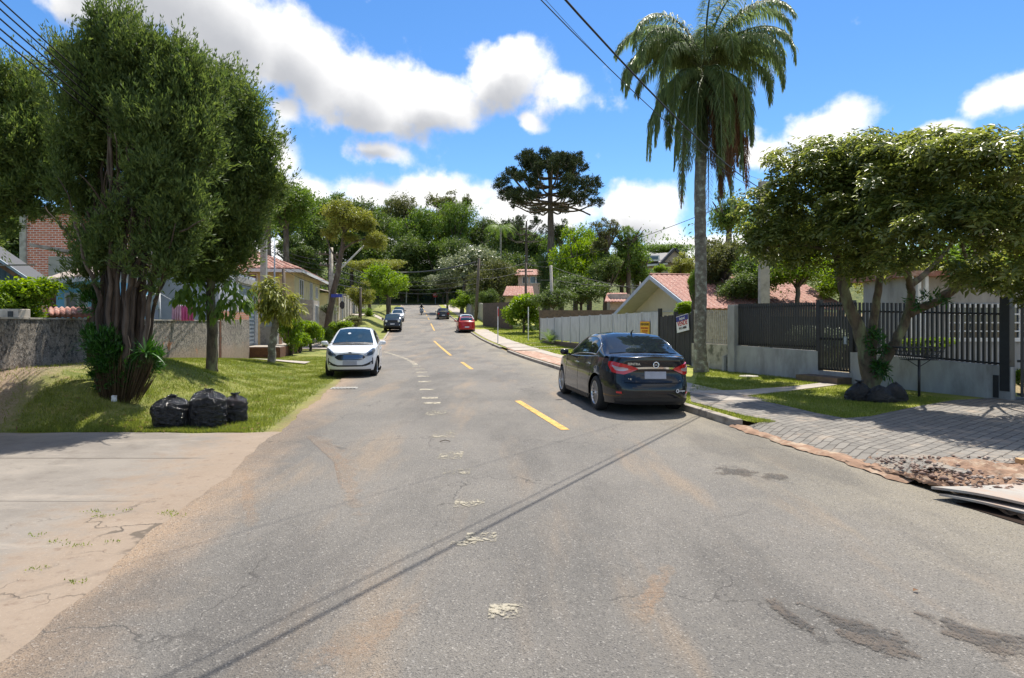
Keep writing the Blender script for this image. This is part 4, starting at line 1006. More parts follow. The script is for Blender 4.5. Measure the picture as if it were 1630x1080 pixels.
def blob_points(blobs, n, per, shell=.62, sig=.22, up=.25):
    """clumped points through ellipsoids: blobs [(c, r)], n clumps, per leaves in each; returns points and outward directions"""
    vol = np.array([(b[1][0] * b[1][1] * b[1][2]) ** .72 for b in blobs]); cnt = np.maximum(1, (n * vol / vol.sum()).astype(int))
    P_, O_ = [], []
    for (c, r), k in zip(blobs, cnt):
        c = np.array(c, float); r = np.array(r, float); d = rdir(k); d[:, 2] = np.where(rng.random(k) < up, np.abs(d[:, 2]), d[:, 2])
        f = shell + (1.02 - shell) * rng.random(k) ** .6; f *= 1 + .12 * rng.normal(size=k)
        cl = c + d * r * f[:, None]; s = sig * (r.min()) * (.6 + .8 * rng.random(k))
        q = np.repeat(cl, per, 0) + rng.normal(size=(k * per, 3)) * np.repeat(s, per)[:, None] * .6
        P_.append(q); O_.append(np.repeat(unit(d), per, 0))
    return np.concatenate(P_), np.concatenate(O_)
def crown(blobs, nclump, per, l, w, droop=-.1, spread=.9, shell=.62, sig=.25, fold=.25, up=.3, lv=.35):
    p, o = blob_points(blobs, nclump, per, shell, sig, up); n = len(p)
    a = o * (1 - spread * .5) + rdir(n) * spread; a[:, 2] += droop
    nn = rdir(n) * .8 + o * .5 + np.array([0, 0, .8])
    ll = l * (1 - lv + 2 * lv * rng.random(n)); return leaves(p, a, nn, ll, ll * (w / l), fold)
M_BARK = pm('bark', (.13, .10, .075), (.06, .046, .035), 9, .95, .02, 30, stretch=(1, 1, .25), c3=(.20, .19, .15), s3=3)
M_BARKR = pm('reddish_bark', (.085, .058, .040), (.028, .02, .015), 14, .95, .03, 26, stretch=(1, 1, .12), c3=(.17, .13, .10), s3=4)
M_BARKP = pm('lichened_bark', (.21, .19, .155), (.085, .075, .06), 12, .95, .015, 30, c3=(.34, .35, .29), s3=6, l3=.5, h3=.62)
M_BARKT = pm('mossy_bark', (.155, .115, .078), (.06, .046, .032), 7, .95, .02, 30, stretch=(1, 1, .45), c3=(.20, .21, .11), s3=3, l3=.48, h3=.62)
M_L_CYP = leafmat('cypress_foliage', (.040, .075, .022), (.15, .20, .055), .38, .55, .3, tint=(.24, .25, .06))
M_L_CYP2 = leafmat('cypress_foliage_pale', (.045, .085, .026), (.17, .22, .06), .4, .55, .3, tint=(.26, .26, .08))
M_L_RT = leafmat('glossy_leaves', (.07, .105, .03), (.225, .25, .07), .5, .32, .6, tint=(.42, .33, .05))
M_L_DARK = leafmat('dark_leaves', (.042, .078, .022), (.13, .18, .045), .34, .5, .3)
M_L_MID = leafmat('mid_green_leaves', (.05, .10, .02), (.16, .24, .045), .38, .5, .3)
M_L_BRIGHT = leafmat('bright_green_leaves', (.07, .14, .015), (.24, .34, .045), .45, .45, .3)
M_L_YEL = leafmat('yellowish_leaves', (.09, .11, .02), (.30, .32, .07), .38, .45, .4)
M_L_GREY = leafmat('greyish_leaves', (.07, .10, .045), (.28, .31, .17), .28, .4, .6)
M_L_OLIVE = leafmat('olive_leaves', (.045, .06, .02), (.16, .17, .055), .33, .5, .3)
M_L_ARA = leafmat('araucaria_needles', (.022, .038, .018), (.085, .11, .045), .1, .7, .2)
M_L_PALM = leafmat('palm_leaflets', (.085, .13, .055), (.26, .33, .15), .42, .5, .4)
M_L_DEAD = leafmat('dead_fronds', (.09, .045, .022), (.26, .15, .085), .2, .8, .2)
M_L_FERN = leafmat('fern_leaves', (.012, .05, .008), (.05, .15, .02), .3, .45, .5)

def lump(blobs, k=7, f=.46, sq=1.0, seed=1):
    """break each ellipsoid into smaller lobes round its shell"""
    r_ = np.random.default_rng(seed); out = []
    for c, r in blobs:
        n = max(3, int(k * (max(r) / .8) ** 1.2)) 
        for i in range(n):
            z = 1 - 2 * (i + .5) / n; a = i * 2.39996 + r_.random() * .8; q = math.sqrt(max(0, 1 - z * z)); d = np.array([math.cos(a) * q, math.sin(a) * q, z]); h = f * (.75 + .5 * r_.random()) * (7 / max(n, 5)) ** .28
            out.append((tuple(np.array(c) + d * np.array(r) * .66), (r[0] * h, r[1] * h, r[2] * h * sq)))
        out.append((c, tuple(np.array(r) * .45)))
    return out
def sprays(blobs, n, per, L, l, w, up=1.3, out=1.05):
    """feathery plumes standing out of the crown: leaves along a short rising axis"""
    p, o = blob_points(blobs, n, 1, .9, .02, .6); k = len(p); ax = unit(o * (.5 + .6 * rng.random((k, 1))) + np.array([0, 0, up]) * (.4 + .8 * rng.random((k, 1))) + rdir(k) * .25); Ls = L * (.5 + rng.random(k))
    t = rng.random((k, per)); q = (p[:, None] + ax[:, None] * (Ls[:, None] * (t * out - .15))[..., None]); wd = (1 - t * .75)[..., None] * (Ls[:, None, None] * .20)
    q = q + rng.normal(size=(k, per, 3)) * wd * .6; a = np.repeat(ax[:, None], per, 1) + rng.normal(size=(k, per, 3)) * .38; m = k * per
    ll = l * (.7 + .6 * rng.random(m)); return leaves(q.reshape(m, 3), a.reshape(m, 3), rdir(m) + np.array([0, 0, .5]), ll, ll * (w / l), .2)
def join_mesh(A, B):
    return np.concatenate([A[0], B[0]]), np.concatenate([A[1], B[1] + len(A[0])])
def limb(g, pts, r0, r1, n=8, jit_=.25, wob=.03):
    """smooth tapered limb through control points"""
    pts = [Vector(p) for p in pts]; out = []; m = 5
    for i in range(len(pts) - 1):
        p0 = pts[max(i - 1, 0)]; p1 = pts[i]; p2 = pts[i + 1]; p3 = pts[min(i + 2, len(pts) - 1)]
        for k in range(m):
            t = k / m; out.append(.5 * ((2 * p1) + (p2 - p0) * t + (2 * p0 - 5 * p1 + 4 * p2 - p3) * t * t + (3 * p1 - p0 - 3 * p2 + p3) * t ** 3) + Vector((random.uniform(-wob, wob), random.uniform(-wob, wob), 0)))
    out.append(pts[-1]); N_ = len(out); g.tube(out, [r0 + (r1 - r0) * i / (N_ - 1) for i in range(N_)], n, jit=jit_); return g
def local(root, p): return Vector(p) - Vector(root.location)

# ---- big multi-stemmed cypress, left foreground
def cypress():
    Y = 11.0; base = Vector((PX(186, Y), Y, TZ(PX(186, Y), Y) - .05))
    root = empty('cypress_tree', base, label='large dark cypress with many bare stems on the mound behind the rubbish bags', cat='tree')
    W_ = lambda px, py, dy=0: P(px, py, Y + dy) - base
    g = MB()
    tops = [(152,470,150,300),(163,440,165,240),(175,450,178,210),(188,430,192,180),(200,440,205,200),(212,450,222,230),(225,460,240,260),(238,480,262,300),(170,470,140,330),(195,460,215,170),(182,440,170,150),(205,470,235,330),(218,440,280,260),(158,480,120,350),(232,470,300,330),(190,450,188,260),(168,455,158,210),(209,445,212,210),(228,465,250,220),(180,475,185,300),(198,470,200,290),(220,475,225,310),(236,485,255,350),(246,490,285,370)]
    for k, (x1, y1, x2, y2) in enumerate(tops):
        dy = random.uniform(-.35, .35); b0 = (186 + (x1 - 190) * .35, 648); q = (186 + (x1 - 190) * .85, 570)
        limb(g, [W_(*b0, dy * .3), W_(*q, dy), W_(x1, y1, dy * 1.2), W_((x1 * .45 + x2 * .55), (y1 * .5 + y2 * .5), dy * 1.6), W_(x2, y2, dy * 2)], random.uniform(.045, .07), .02, 8)
    for k in range(26):
        a = random.choice(tops); s = W_(a[0], a[1] - random.uniform(0, 120), random.uniform(-.4, .4)); e = W_(a[0] + random.uniform(-110, 120), a[1] - random.uniform(90, 260), random.uniform(-1.2, 1.0))
        limb(g, [s, (s + e) * .5 + Vector((0, 0, -.12)), e], .03, .008, 5)
    g.build('trunk', M_BARKR, root, smooth=True)
    B = lambda x, y, rx, ry, dy=0, ryd=None: (tuple(W_(x, y, dy)), (rx * mpp(Y), (ryd or rx) * mpp(Y), ry * mpp(Y)))
    blobs = [B(183,62,42,44,0,50), B(160,118,62,50,.1,70), B(238,108,62,46,.1,70), B(205,168,95,60,.3,90), B(285,160,52,56,0,60), B(140,190,44,52,-.1,60), B(265,225,78,58,-.2,80), B(190,235,60,42,.6,60), B(120,245,34,44,.3,50), B(310,235,44,58,0,50), B(283,125,42,34,.1,40), B(318,165,40,44,.2,40),
             B(95,100,22,28,.2,20), B(252,300,48,52,-.5,50), B(285,345,52,46,-.4,50), B(150,330,32,46,.6,40), B(140,400,28,36,.2,30), B(165,300,24,40,.9,30), B(225,360,28,50,.8,30), B(262,395,40,32,-.4,40), B(268,425,26,24,-.5,26), B(275,385,34,40,-.4,30), B(128,440,20,30,-.2,22), B(250,455,18,22,-.4,20), B(178,360,26,40,-.6,20), B(200,420,16,24,-.7,14), B(100,300,26,30,0,30), B(215,300,30,44,.9,30), B(172,395,26,34,-.3,30), B(150,425,20,26,-.3,20)]
    V, Fc = join_mesh(crown(lump(blobs, 15, .34, 1.8, 4), 4300, 24, .10, .026, droop=.75, spread=.8, shell=.35, sig=.42, up=.35), sprays(lump(blobs, 15, .36, 1.6, 14), 4200, 26, .42, .085, .022))
    np_mesh('crown', V, Fc, M_L_CYP, root)
    # low green growth round the stems
    blobs = [B(168,560,22,30,-.35,20), B(178,592,24,30,-.3,20), B(236,572,18,22,-.2,16), B(212,600,14,20,-.3,12), B(148,540,13,22,-.1,12), B(162,600,12,22,-.2,10), B(145,480,14,20,.1,14), B(206,560,20,24,.2,20)]
    V, Fc = crown(blobs, 480, 22, .10, .02, droop=.55, spread=.6, shell=.3, sig=.35)
    np_mesh('low_shoots', V, Fc, M_L_FERN, root)
    # dry hanging strands
    c = []; a = []
    for k in range(800):
        x = random.uniform(145, 250); y = random.uniform(560, 600); p = W_(x, y, random.uniform(-.55, -.1)); c.append(p); t = W_(186 + (x - 190) * .45, 655, -.35); a.append((t - p) * random.uniform(.5, 1))
    c = np.array(c); a = np.array(a); L_ = np.linalg.norm(a, axis=1); V, Fc = leaves(c, a, rdir(len(c)), L_, np.full(len(c), .014), 0); np_mesh('dry_strands', V, Fc, leafmat('dry_strands', (.03, .024, .014), (.12, .085, .05), .1, .9, .1, tint=(.07, .12, .03)), root)
    return root
cypress()

def bromeliad(px, py, Y, n=26, L=.38, label=''):
    b = P(px, py, Y); o = None; C_, A_, N_ = [], [], []
    V = []; Fc = []
    for k in range(n):
        az = random.uniform(0, 6.28); el = random.uniform(.15, 1.25); l = L * random.uniform(.7, 1.1); d = Vector((math.cos(az), math.sin(az), 0)); s = d.cross(Vector((0, 0, 1)))
        pts = [d * (l * t * math.cos(el) * 1.0) + Vector((0, 0, l * (math.sin(el) * t - .55 * t * t * (1.3 - el)))) for t in (0, .3, .6, .85, 1)]; w = [.016, .02, .016, .009, .001]
        i0 = len(V)
        for p, q in zip(pts, w): V += [p - s * q, p + s * q]
        for j in range(4): Fc.append((i0 + 2 * j, i0 + 2 * j + 1, i0 + 2 * j + 3, i0 + 2 * j + 2))
    g = MB(); g.add(V, Fc); o = g.build('bromeliad', M_L_FERN); o.location = b; tag(o, label, 'plant', 'bromeliads growing on the cypress'); return o
bromeliad(232, 562, 10.5, 34, .45, 'spiky bromeliad on the right side of the cypress base'); bromeliad(146, 548, 10.7, 30, .40, 'spiky bromeliad on the left side of the cypress base')

# ---- cypress mass at the left edge
def edge_cypress():
    Y = 12.6; base = Vector((-12.6, Y, TZ(-12.6, Y)))
    root = empty('cypress_tree', base, label='spreading cypress cut off by the left edge of the photo', cat='tree')
    W_ = lambda px, py, dy=0: P(px, py, Y + dy) - base
    g = MB(); 
    limb(g, [(0, 0, 0), (.1, 0, 1.6), W_(-70, 330), W_(-20, 240), W_(30, 160)], .2, .04)
    limb(g, [(.1, 0, 1.4), W_(-50, 360), W_(30, 320, -.4), W_(70, 290, -.5)], .1, .03); limb(g, [(.1, 0, 1.6), W_(-90, 300), W_(-60, 200)], .12, .03)
    g.build('trunk', M_BARKR, root, smooth=True)
    B = lambda x, y, rx, ry, dy=0: (tuple(W_(x, y, dy)), (rx * mpp(Y), rx * mpp(Y), ry * mpp(Y)))
    blobs = [B(20,140,52,32), B(50,185,52,46), B(-30,200,70,60), B(30,245,66,44,-.3), B(80,265,36,44,-.2), B(-30,290,60,55), B(50,300,52,26,-.3), B(0,325,40,20,-.4), B(-60,130,60,40), B(-60,380,50,36,.2), B(108,320,18,26,0), B(72,230,40,50,-.1), B(92,295,30,34,-.2), B(45,335,40,16,-.3), B(12,372,20,18,-.2), B(118,372,14,24,-.2), B(-10,345,30,20,-.2), B(10,290,50,40,0)]
    V, Fc = join_mesh(crown(lump(blobs, 14, .34, 1.4, 5), 2300, 24, .11, .028, droop=.35, spread=.8, shell=.4, sig=.4), sprays(lump(blobs, 14, .36, 1.4, 15), 2200, 26, .45, .09, .024, .9)); np_mesh('crown', V, Fc, M_L_CYP2, root)
edge_cypress()

# ---- second tree with the bare straight trunk, and the broad leaves at its fork
def street_tree_left():
    Y = 16.2; x = PX(337, Y); base = Vector((x, Y, TZ(x, Y) - .05))
    root = empty('cypress_tree', base, label='bushy dark tree with one straight mossy trunk beside the grey wall', cat='tree')
    W_ = lambda px, py, dy=0: P(px, py, Y + dy) - base
    g = MB(); limb(g, [(0, 0, 0), W_(338, 540), W_(336, 470), W_(340, 400), W_(350, 300), W_(360, 200)], .155, .05, 12, .12)
    for e in ((395,230),(300,260),(410,300),(290,340),(380,380),(320,150),(370,140)): limb(g, [W_(338, 440), W_((338 + e[0]) / 2, (430 + e[1]) / 2 + 20), W_(*e)], .05, .012, 6)
    g.build('trunk', M_BARKT, root, smooth=True)
    B = lambda x, y, rx, ry, dy=0: (tuple(W_(x, y, dy)), (rx * mpp(Y), rx * mpp(Y) * 1.1, ry * mpp(Y)))
    blobs = [B(385,178,42,34), B(345,150,50,44), B(330,205,80,56), B(398,238,42,38), B(365,275,72,50), B(405,320,40,34), B(425,280,26,20), B(305,310,62,58), B(365,350,62,46), B(330,400,72,44), B(290,400,34,40), B(395,385,28,30), B(428,235,26,26), B(440,300,26,22), B(300,405,40,40,-.3), B(300,350,40,40,-.3), B(330,435,44,26), B(275,440,22,16), B(390,425,14,14)]
    V, Fc = join_mesh(crown(lump(blobs, 14, .34, 1.3, 6), 3600, 24, .12, .033, droop=.3, spread=.9, shell=.4, sig=.4), sprays(lump(blobs, 14, .36, 1.3, 16), 3200, 26, .5, .11, .03, .9)); np_mesh('crown', V, Fc, M_L_CYP2, root)
    # broad leaves of a climber at the fork
    blobs = [B(305,455,28,18,-.3), B(290,470,14,12,-.3), B(372,465,30,22,-.3), B(385,485,16,20,-.3), B(320,480,16,20,-.3), B(355,490,20,16,-.3)]
    for bl_ in [[q_] for q_ in blobs]:
      p, o = blob_points(bl_, 22, 3, .4, .3); a = o * .5 + np.array([0, 0, -1.1]) + rdir(len(p)) * .4; V, Fc = leaves(p, a, o + rdir(len(p)) * .5, .20 + .12 * rng.random(len(p)), .08 + .04 * rng.random(len(p)), .1); np_mesh('climber', V, Fc, M_L_MID, root)
street_tree_left()

# ---- palm
def palm():
    Y = 19.5; x = PX(1117, Y); base = Vector((x, Y, ZR))
    root = empty('palm_tree', base, label='tall feathery palm with hanging brown dead fronds behind the black sedan', cat='palm')
    W_ = lambda px, py, dy=0: P(px, py, Y + dy) - base
    g = MB(); pts = [W_(1116, 593), W_(1115, 575), W_(1114, 540), W_(1116, 470), W_(1115, 380), W_(1114, 300), W_(1118, 200), W_(1121, 110)]; rr = [.26, .215, .19, .185, .185, .18, .18, .15]
    P2 = []; R2 = []
    for i in range(len(pts) - 1):
        for k in range(10): t = k / 10; P2.append(pts[i].lerp(pts[i + 1], t)); R2.append((rr[i] * (1 - t) + rr[i + 1] * t) * (1 + .035 * math.sin(len(P2) * 2.2)))
    g.tube(P2, R2, 16, jit=.05); g.build('trunk', M_BARKP, root, smooth=True)
    ctr = W_(1121, 118)
    M_RACHIS = pm('frond_rib', (.10, .13, .05), (.07, .09, .035), 6, .6)
    def frond(az, el, L, droop, mat, name, nl=105, ll=.62, hang=1.0, start=None, dz=0):
        d = Vector((math.cos(az), math.sin(az), 0)); s0 = start if start is not None else ctr + Vector((0, 0, dz)); pts = []; p = s0 + d * .12; ang = el; st = L / 24
        for i in range(25):
            pts.append(p.copy()); p = p + (d * math.cos(ang) + Vector((0, 0, math.sin(ang)))) * st; ang -= droop / 24 * (.5 + 1.1 * i / 24)
            ang = max(ang, -1.52)
        g = MB(); g.tube(pts, [.035 * (1 - i / 25) + .006 for i in range(25)], 5); g.mi = 1
        side = d.cross(Vector((0, 0, 1)))
        c = []; a = []; l = []; 
        for i in range(nl):
            t = .12 + .88 * i / nl; q = t * 24; k = min(23, int(q)); pp = pts[k].lerp(pts[k + 1], q - k); tan = (pts[k + 1] - pts[k]).normalized()
            for sd in (1, -1):
                for rep in (0, 1):
                    v = side * sd * random.uniform(.5, .95) + tan * random.uniform(.25, .6) + Vector((0, 0, -hang * random.uniform(.25, .9))) + Vector((random.uniform(-.2, .2), random.uniform(-.2, .2), random.uniform(-.1, .3)))
                    c.append(pp); a.append(v); l.append(ll * random.uniform(.7, 1.1) * (math.sin(math.pi * min(1, .25 + t * .72)) * .75 + .35))
        c = np.array(c); a = unit(np.array(a, float)); l = np.array(l); n = len(c)
        # each leaflet: a bent ribbon, base -> mid -> hanging tip
        b = unit(np.cross(a, np.array([0, 0, 1.0]) + .01)); w = .0135
        mid = c + a * (l * .5)[:, None]; tip = mid + unit(a + np.array([0, 0, -1.15 * hang])) * (l * .55)[:, None]
        V = np.stack([c - b * w * .5, c + b * w * .5, mid - b * w, mid + b * w, tip], 1).reshape(-1, 3); b0 = len(g.v); g.v.extend(map(tuple, V))
        for i in range(n):
            j = b0 + i * 5; g.f.append((j, j + 1, j + 3, j + 2)); g.f.append((j + 2, j + 3, j + 4)); g.m += [1, 1]
        return g.build(name, [M_RACHIS if mat is M_L_PALM else M_L_DEAD, mat], root)
    random.seed(21)
    # live fronds
    for k in range(11): frond(k * 2.4 + .3, random.uniform(.95, 1.35), random.uniform(3.5, 4.1), random.uniform(2.3, 2.9), M_L_PALM, 'frond', dz=.5)
    for k in range(13): frond(k * 2.4 + 1.1, random.uniform(.5, .95), random.uniform(2.9, 3.5), random.uniform(2.3, 3.0), M_L_PALM, 'frond', dz=.25)
    for az in (3.35, 2.75, -.1, .35, 3.0, -2.6, -.6): frond(az, random.uniform(.65, .95), random.uniform(3.3, 3.7), 2.7, M_L_PALM, 'frond', dz=.35)
    for k in range(10): frond(k * 2.4 + .5, random.uniform(-.1, .35), random.uniform(2.6, 3.1), 3.0, M_L_PALM, 'frond', dz=-.1)
    for k in range(16): frond(k * .9 + 2.9 if k < 9 else random.uniform(-.8, .9), random.uniform(-1.1, -.4), random.uniform(2.8, 4.3), 2.0, M_L_PALM if k % 5 else M_L_DEAD, 'frond' if k % 5 else 'dead_frond', nl=60, ll=.5, hang=1.4, dz=-.3)
    for k in range(15): frond(-1.57 + random.uniform(-1.9, 1.9), random.uniform(-1.3, -.2), random.uniform(2.6, 3.6), 2.2, M_L_PALM, 'frond', nl=60, ll=.5, hang=1.3, dz=-.1)
    for k in range(9): frond(random.uniform(-1.3, .1), random.uniform(-.5, -.1), random.uniform(2.4, 3.6), 2.8, M_L_DEAD, 'dead_frond', nl=60, ll=.40, hang=1.5, dz=-.1)
    for k in range(8): frond(random.uniform(-1.5, 1.0), random.uniform(-1.15, -.5), random.uniform(2.8, 4.0), 2.4, M_L_DEAD, 'dead_frond', nl=60, ll=.42, hang=1.5, dz=-.25)
palm(); random.seed(5)

# ---- glossy-leaved street tree on the right
def right_tree():
    Y = 13.6; base = Vector((PX(1386, Y), Y, ZR - .02))
    root = empty('street_tree', base, label='wide glossy-leaved tree with forked trunk on the right pavement', cat='tree')
    W_ = lambda px, py, dy=0: P(px, py, Y + dy) - base
    g = MB()
    limb(g, [W_(1385, 626), W_(1384, 600), W_(1377, 560), W_(1366, 520), W_(1345, 470), W_(1335, 420), W_(1320, 370, -.3), W_(1290, 320, -.6)], .20, .045, 14, .1, .015)
    limb(g, [W_(1382, 600), W_(1388, 560, .05), W_(1392, 500, .1), W_(1400, 440, .1), W_(1395, 380, .3), W_(1400, 300, .3)], .12, .04, 12, .1, .015)
    limb(g, [W_(1389, 618), W_(1402, 585, -.1), W_(1425, 545, -.1), W_(1445, 500, -.1), W_(1450, 465, -.15), W_(1440, 420, -.3), W_(1430, 350, -.5)], .14, .045, 12, .1, .015)
    limb(g, [W_(1445, 500, -.1), W_(1475, 487, -.2), W_(1510, 470, -.4), W_(1545, 430, -.8), W_(1580, 370, -1.2)], .11, .035, 12, .1, .015)
    limb(g, [W_(1500, 474, -.35), W_(1540, 440, .2), W_(1560, 390, .6), W_(1600, 330, .8)], .10, .03, 10)
    limb(g, [W_(1448, 455, -.15), W_(1490, 420, .4), W_(1530, 360, .8)], .08, .03, 8)
    for e, dy in (((1230,330), -.5), ((1260,280), 0), ((1200,400), -.6), ((1350,260), -1.5), ((1480,260), -2), ((1600,260), -2.2), ((1680,320), -1.5), ((1330,390), 1.5), ((1560,400), -2.4), ((1440,400), -2.6)):
        s = random.choice([W_(1325, 400, -.2), W_(1398, 400, .2), W_(1440, 420, -.3)]) if e[0] < 1480 else W_(1545, 430, -.8)
        limb(g, [s, (s + W_(*e, dy)) * .5 + Vector((0, 0, .15)), W_(*e, dy)], .045, .01, 6)
    g.build('trunk', M_BARKT, root, smooth=True)
    def B(x, y, rx, ry, dy, ryd=None): Yb = Y + dy; return (tuple(P(x, y, Yb) - base), (rx * mpp(Yb), (ryd or rx) * mpp(Yb), ry * mpp(Yb)))
    blobs = [B(1290,285,85,68,-.6), B(1225,340,56,58,-.5), B(1205,385,40,34,-.6), B(1350,265,90,58,-1.2), B(1430,275,90,72,-1.8), B(1500,255,85,56,-3.4), B(1590,258,90,62,-4.2), B(1700,270,100,75,-3.8), B(1300,370,74,50,.3), B(1270,405,52,34,.6), B(1390,360,90,60,-1.8), B(1480,360,80,58,-3.4), B(1590,360,85,62,-4.0), B(1700,370,100,70,-3.6), B(1370,420,60,38,-1.0), B(1340,425,26,18,-.2), B(1430,420,44,26,-2.8), B(1540,435,50,24,-2.8), B(1620,445,60,28,-2.8), B(1480,300,80,70,1.0), B(1380,300,70,60,1.2), B(1600,330,90,70,1.0), B(1435,300,70,60,-2.8), B(1430,235,60,32,-2.6), B(1360,330,70,50,-1.6), B(1240,390,50,30,-.6), B(1560,440,60,34,-3.4), B(1650,470,50,26,-3.2), B(1700,220,80,50,0)]
    # whorls: 6-8 leaves drooping round a twig end
    p, o = blob_points(lump(blobs, 9, .43, .75, 8), 13000, 1, .5, .3, .5); n = len(p); k = 7
    up = unit(o * .7 + np.array([0, 0, .9]) + rdir(n) * .35); t1 = unit(np.cross(up, rdir(n))); t2 = np.cross(up, t1)
    C_, A_, N_, L_ = [], [], [], []
    ph = rng.random(n) * 6.28; sz = .75 + .5 * rng.random(n)
    for j in range(k):
        a = ph + j * 2 * np.pi / k + rng.normal(size=n) * .15; r = np.cos(a)[:, None] * t1 + np.sin(a)[:, None] * t2
        d = unit(r + up * (.12 + .25 * rng.normal(size=n))[:, None]); C_.append(p + d * .03); A_.append(d); N_.append(up + rdir(n) * .25); L_.append(.118 * sz * (.8 + .4 * rng.random(n)))
    L_ = np.concatenate(L_); V, Fc = leaves(np.concatenate(C_), np.concatenate(A_), np.concatenate(N_), L_, L_ * .40, .12, .22)
    np_mesh('crown', V, Fc, M_L_RT, root)
    # ferns on the trunk
    for bl_ in ([B(1395,545,14,20,-.25)], [B(1402,590,12,14,-.3)], [B(1480,480,26,14,-.3)]): V, Fc = crown(bl_, 30, 9, .15, .03, droop=-.2, spread=.9); np_mesh('fern', V, Fc, M_L_FERN, root)
right_tree()

# ---- small light-green tree with thick trunk, left
def small_tree():
    Y = 23.2; x = PX(433, Y); base = Vector((x, Y, TZ(x, Y) - .03))
    root = empty('small_tree', base, label='small pollarded tree with pale yellow-green long leaves near the garage', cat='tree')
    W_ = lambda px, py, dy=0: P(px, py, Y + dy) - base
    g = MB(); limb(g, [(0, 0, 0), W_(434, 550), W_(438, 520), W_(441, 500)], .15, .12, 12, .12)
    for e in ((425,470),(440,455),(455,470),(465,490),(430,485)): limb(g, [W_(440, 505), W_((e[0] + 440) / 2, (e[1] + 500) / 2), W_(*e)], .04, .01, 6)
    g.build('trunk', M_BARKP, root, smooth=True)
    B = lambda x, y, rx, ry, dy=0: (tuple(W_(x, y, dy)), (rx * mpp(Y), rx * mpp(Y), ry * mpp(Y)))
    p, o = blob_points([B(428,465,22,20), B(445,480,26,20), B(425,490,18,16), B(462,495,18,12), B(432,452,12,10), B(450,500,20,10)], 230, 6, .4, .3); a = o * .5 + rdir(len(p)) * .5 + np.array([0, 0, -.8])
    V, Fc = leaves(p, a, o + np.array([0, 0, .5]), .26 + .14 * rng.random(len(p)), .06 + .03 * rng.random(len(p)), .15, .1); np_mesh('crown', V, Fc, M_L_YEL, root)
small_tree()

# ---- crown variants shared by the farther trees
def variant(seed, nb, n, per, l, flat=1.0, top=0.0, shell=.5, asp=.42, droop=-.1, sig=.28, rb=(.30, .46)):
    global rng
    rng = np.random.default_rng(seed); bl = []
    for k in range(nb):
        d = rdir(1)[0]; f = rng.random() ** .5 * .66; r = rb[0] + (rb[1] - rb[0]) * rng.random(); c = d * f; c[2] = c[2] * flat + top * f
        bl.append((tuple(c), (r, r, r * .8 * flat)))
    V, Fc = crown(bl, n, per, l, l * asp, droop=droop, spread=1.0, shell=shell, sig=sig, up=.5); rng = np.random.default_rng(seed + 99)
    return V, Fc
VAR = {'round': variant(31, 15, 900, 13, .075), 'loose': variant(32, 22, 760, 12, .070, shell=.35, rb=(.16, .30)), 'tall': variant(33, 18, 1000, 12, .065), 'umbrella': variant(34, 16, 1000, 12, .055, flat=.55, top=.2), 'clumpy': variant(35, 12, 1000, 13, .07, rb=(.26, .36)), 'tuft': variant(36, 20, 620, 13, .06, shell=.45, rb=(.14, .26)), 'broad': variant(37, 14, 800, 9, .12, asp=.5)}
CACHE = {}
def far_tree(kind, mat, px, py, rx, ry, Y, label, group=None, bark=None, name='broadleaf_tree', trunk_px=None, seed=0, cat='tree', base_z=None, lean=0, gap=0):
    """px,py crown centre, rx,ry crown radii in photo pixels at depth Y"""
    c = P(px, py, Y); bx = PX(trunk_px if trunk_px else px, Y); bz = TZ(bx, Y) - .2 if base_z is None else base_z
    base = Vector((bx, Y, bz)); root = empty(name, base, label=label, cat=cat, group=group)
    key = (kind, mat.name)
    if key not in CACHE: V, Fc = VAR[kind]; CACHE[key] = np_mesh('crown', V, Fc, mat, 'mesh')
    o = bpy.data.objects.new('crown', CACHE[key]); col.objects.link(o); o.parent = root; o.location = c - base
    sx, sz = rx * mpp(Y) * 1.2, ry * mpp(Y) * 1.2; o.scale = (sx, (sx * .9 + sz * .1), sz); o.rotation_euler = (0, 0, random.uniform(0, 6.28))
    g = MB(); top = c - base; h = max(.5, top.z); r0 = max(.1, .028 * (h + sz))
    limb(g, [(0, 0, 0), (top.x * .2 + random.uniform(-.1, .1), 0, h * .35), (top.x * .6, top.y, h * .75), (top.x, top.y, h)], r0, r0 * .5, 7)
    for k in range(6):
        a = random.uniform(0, 6.28); limb(g, [(top.x * .6, 0, h - sz * .55), (top.x + math.cos(a) * sx * .3, math.sin(a) * sx * .3, h - sz * .1), (top.x + math.cos(a) * sx * .6, math.sin(a) * sx * .6, h + sz * random.uniform(.1, .5))], r0 * .4, r0 * .1, 5)
    g.build('trunk', bark or M_BARK, root, smooth=True)
    return root

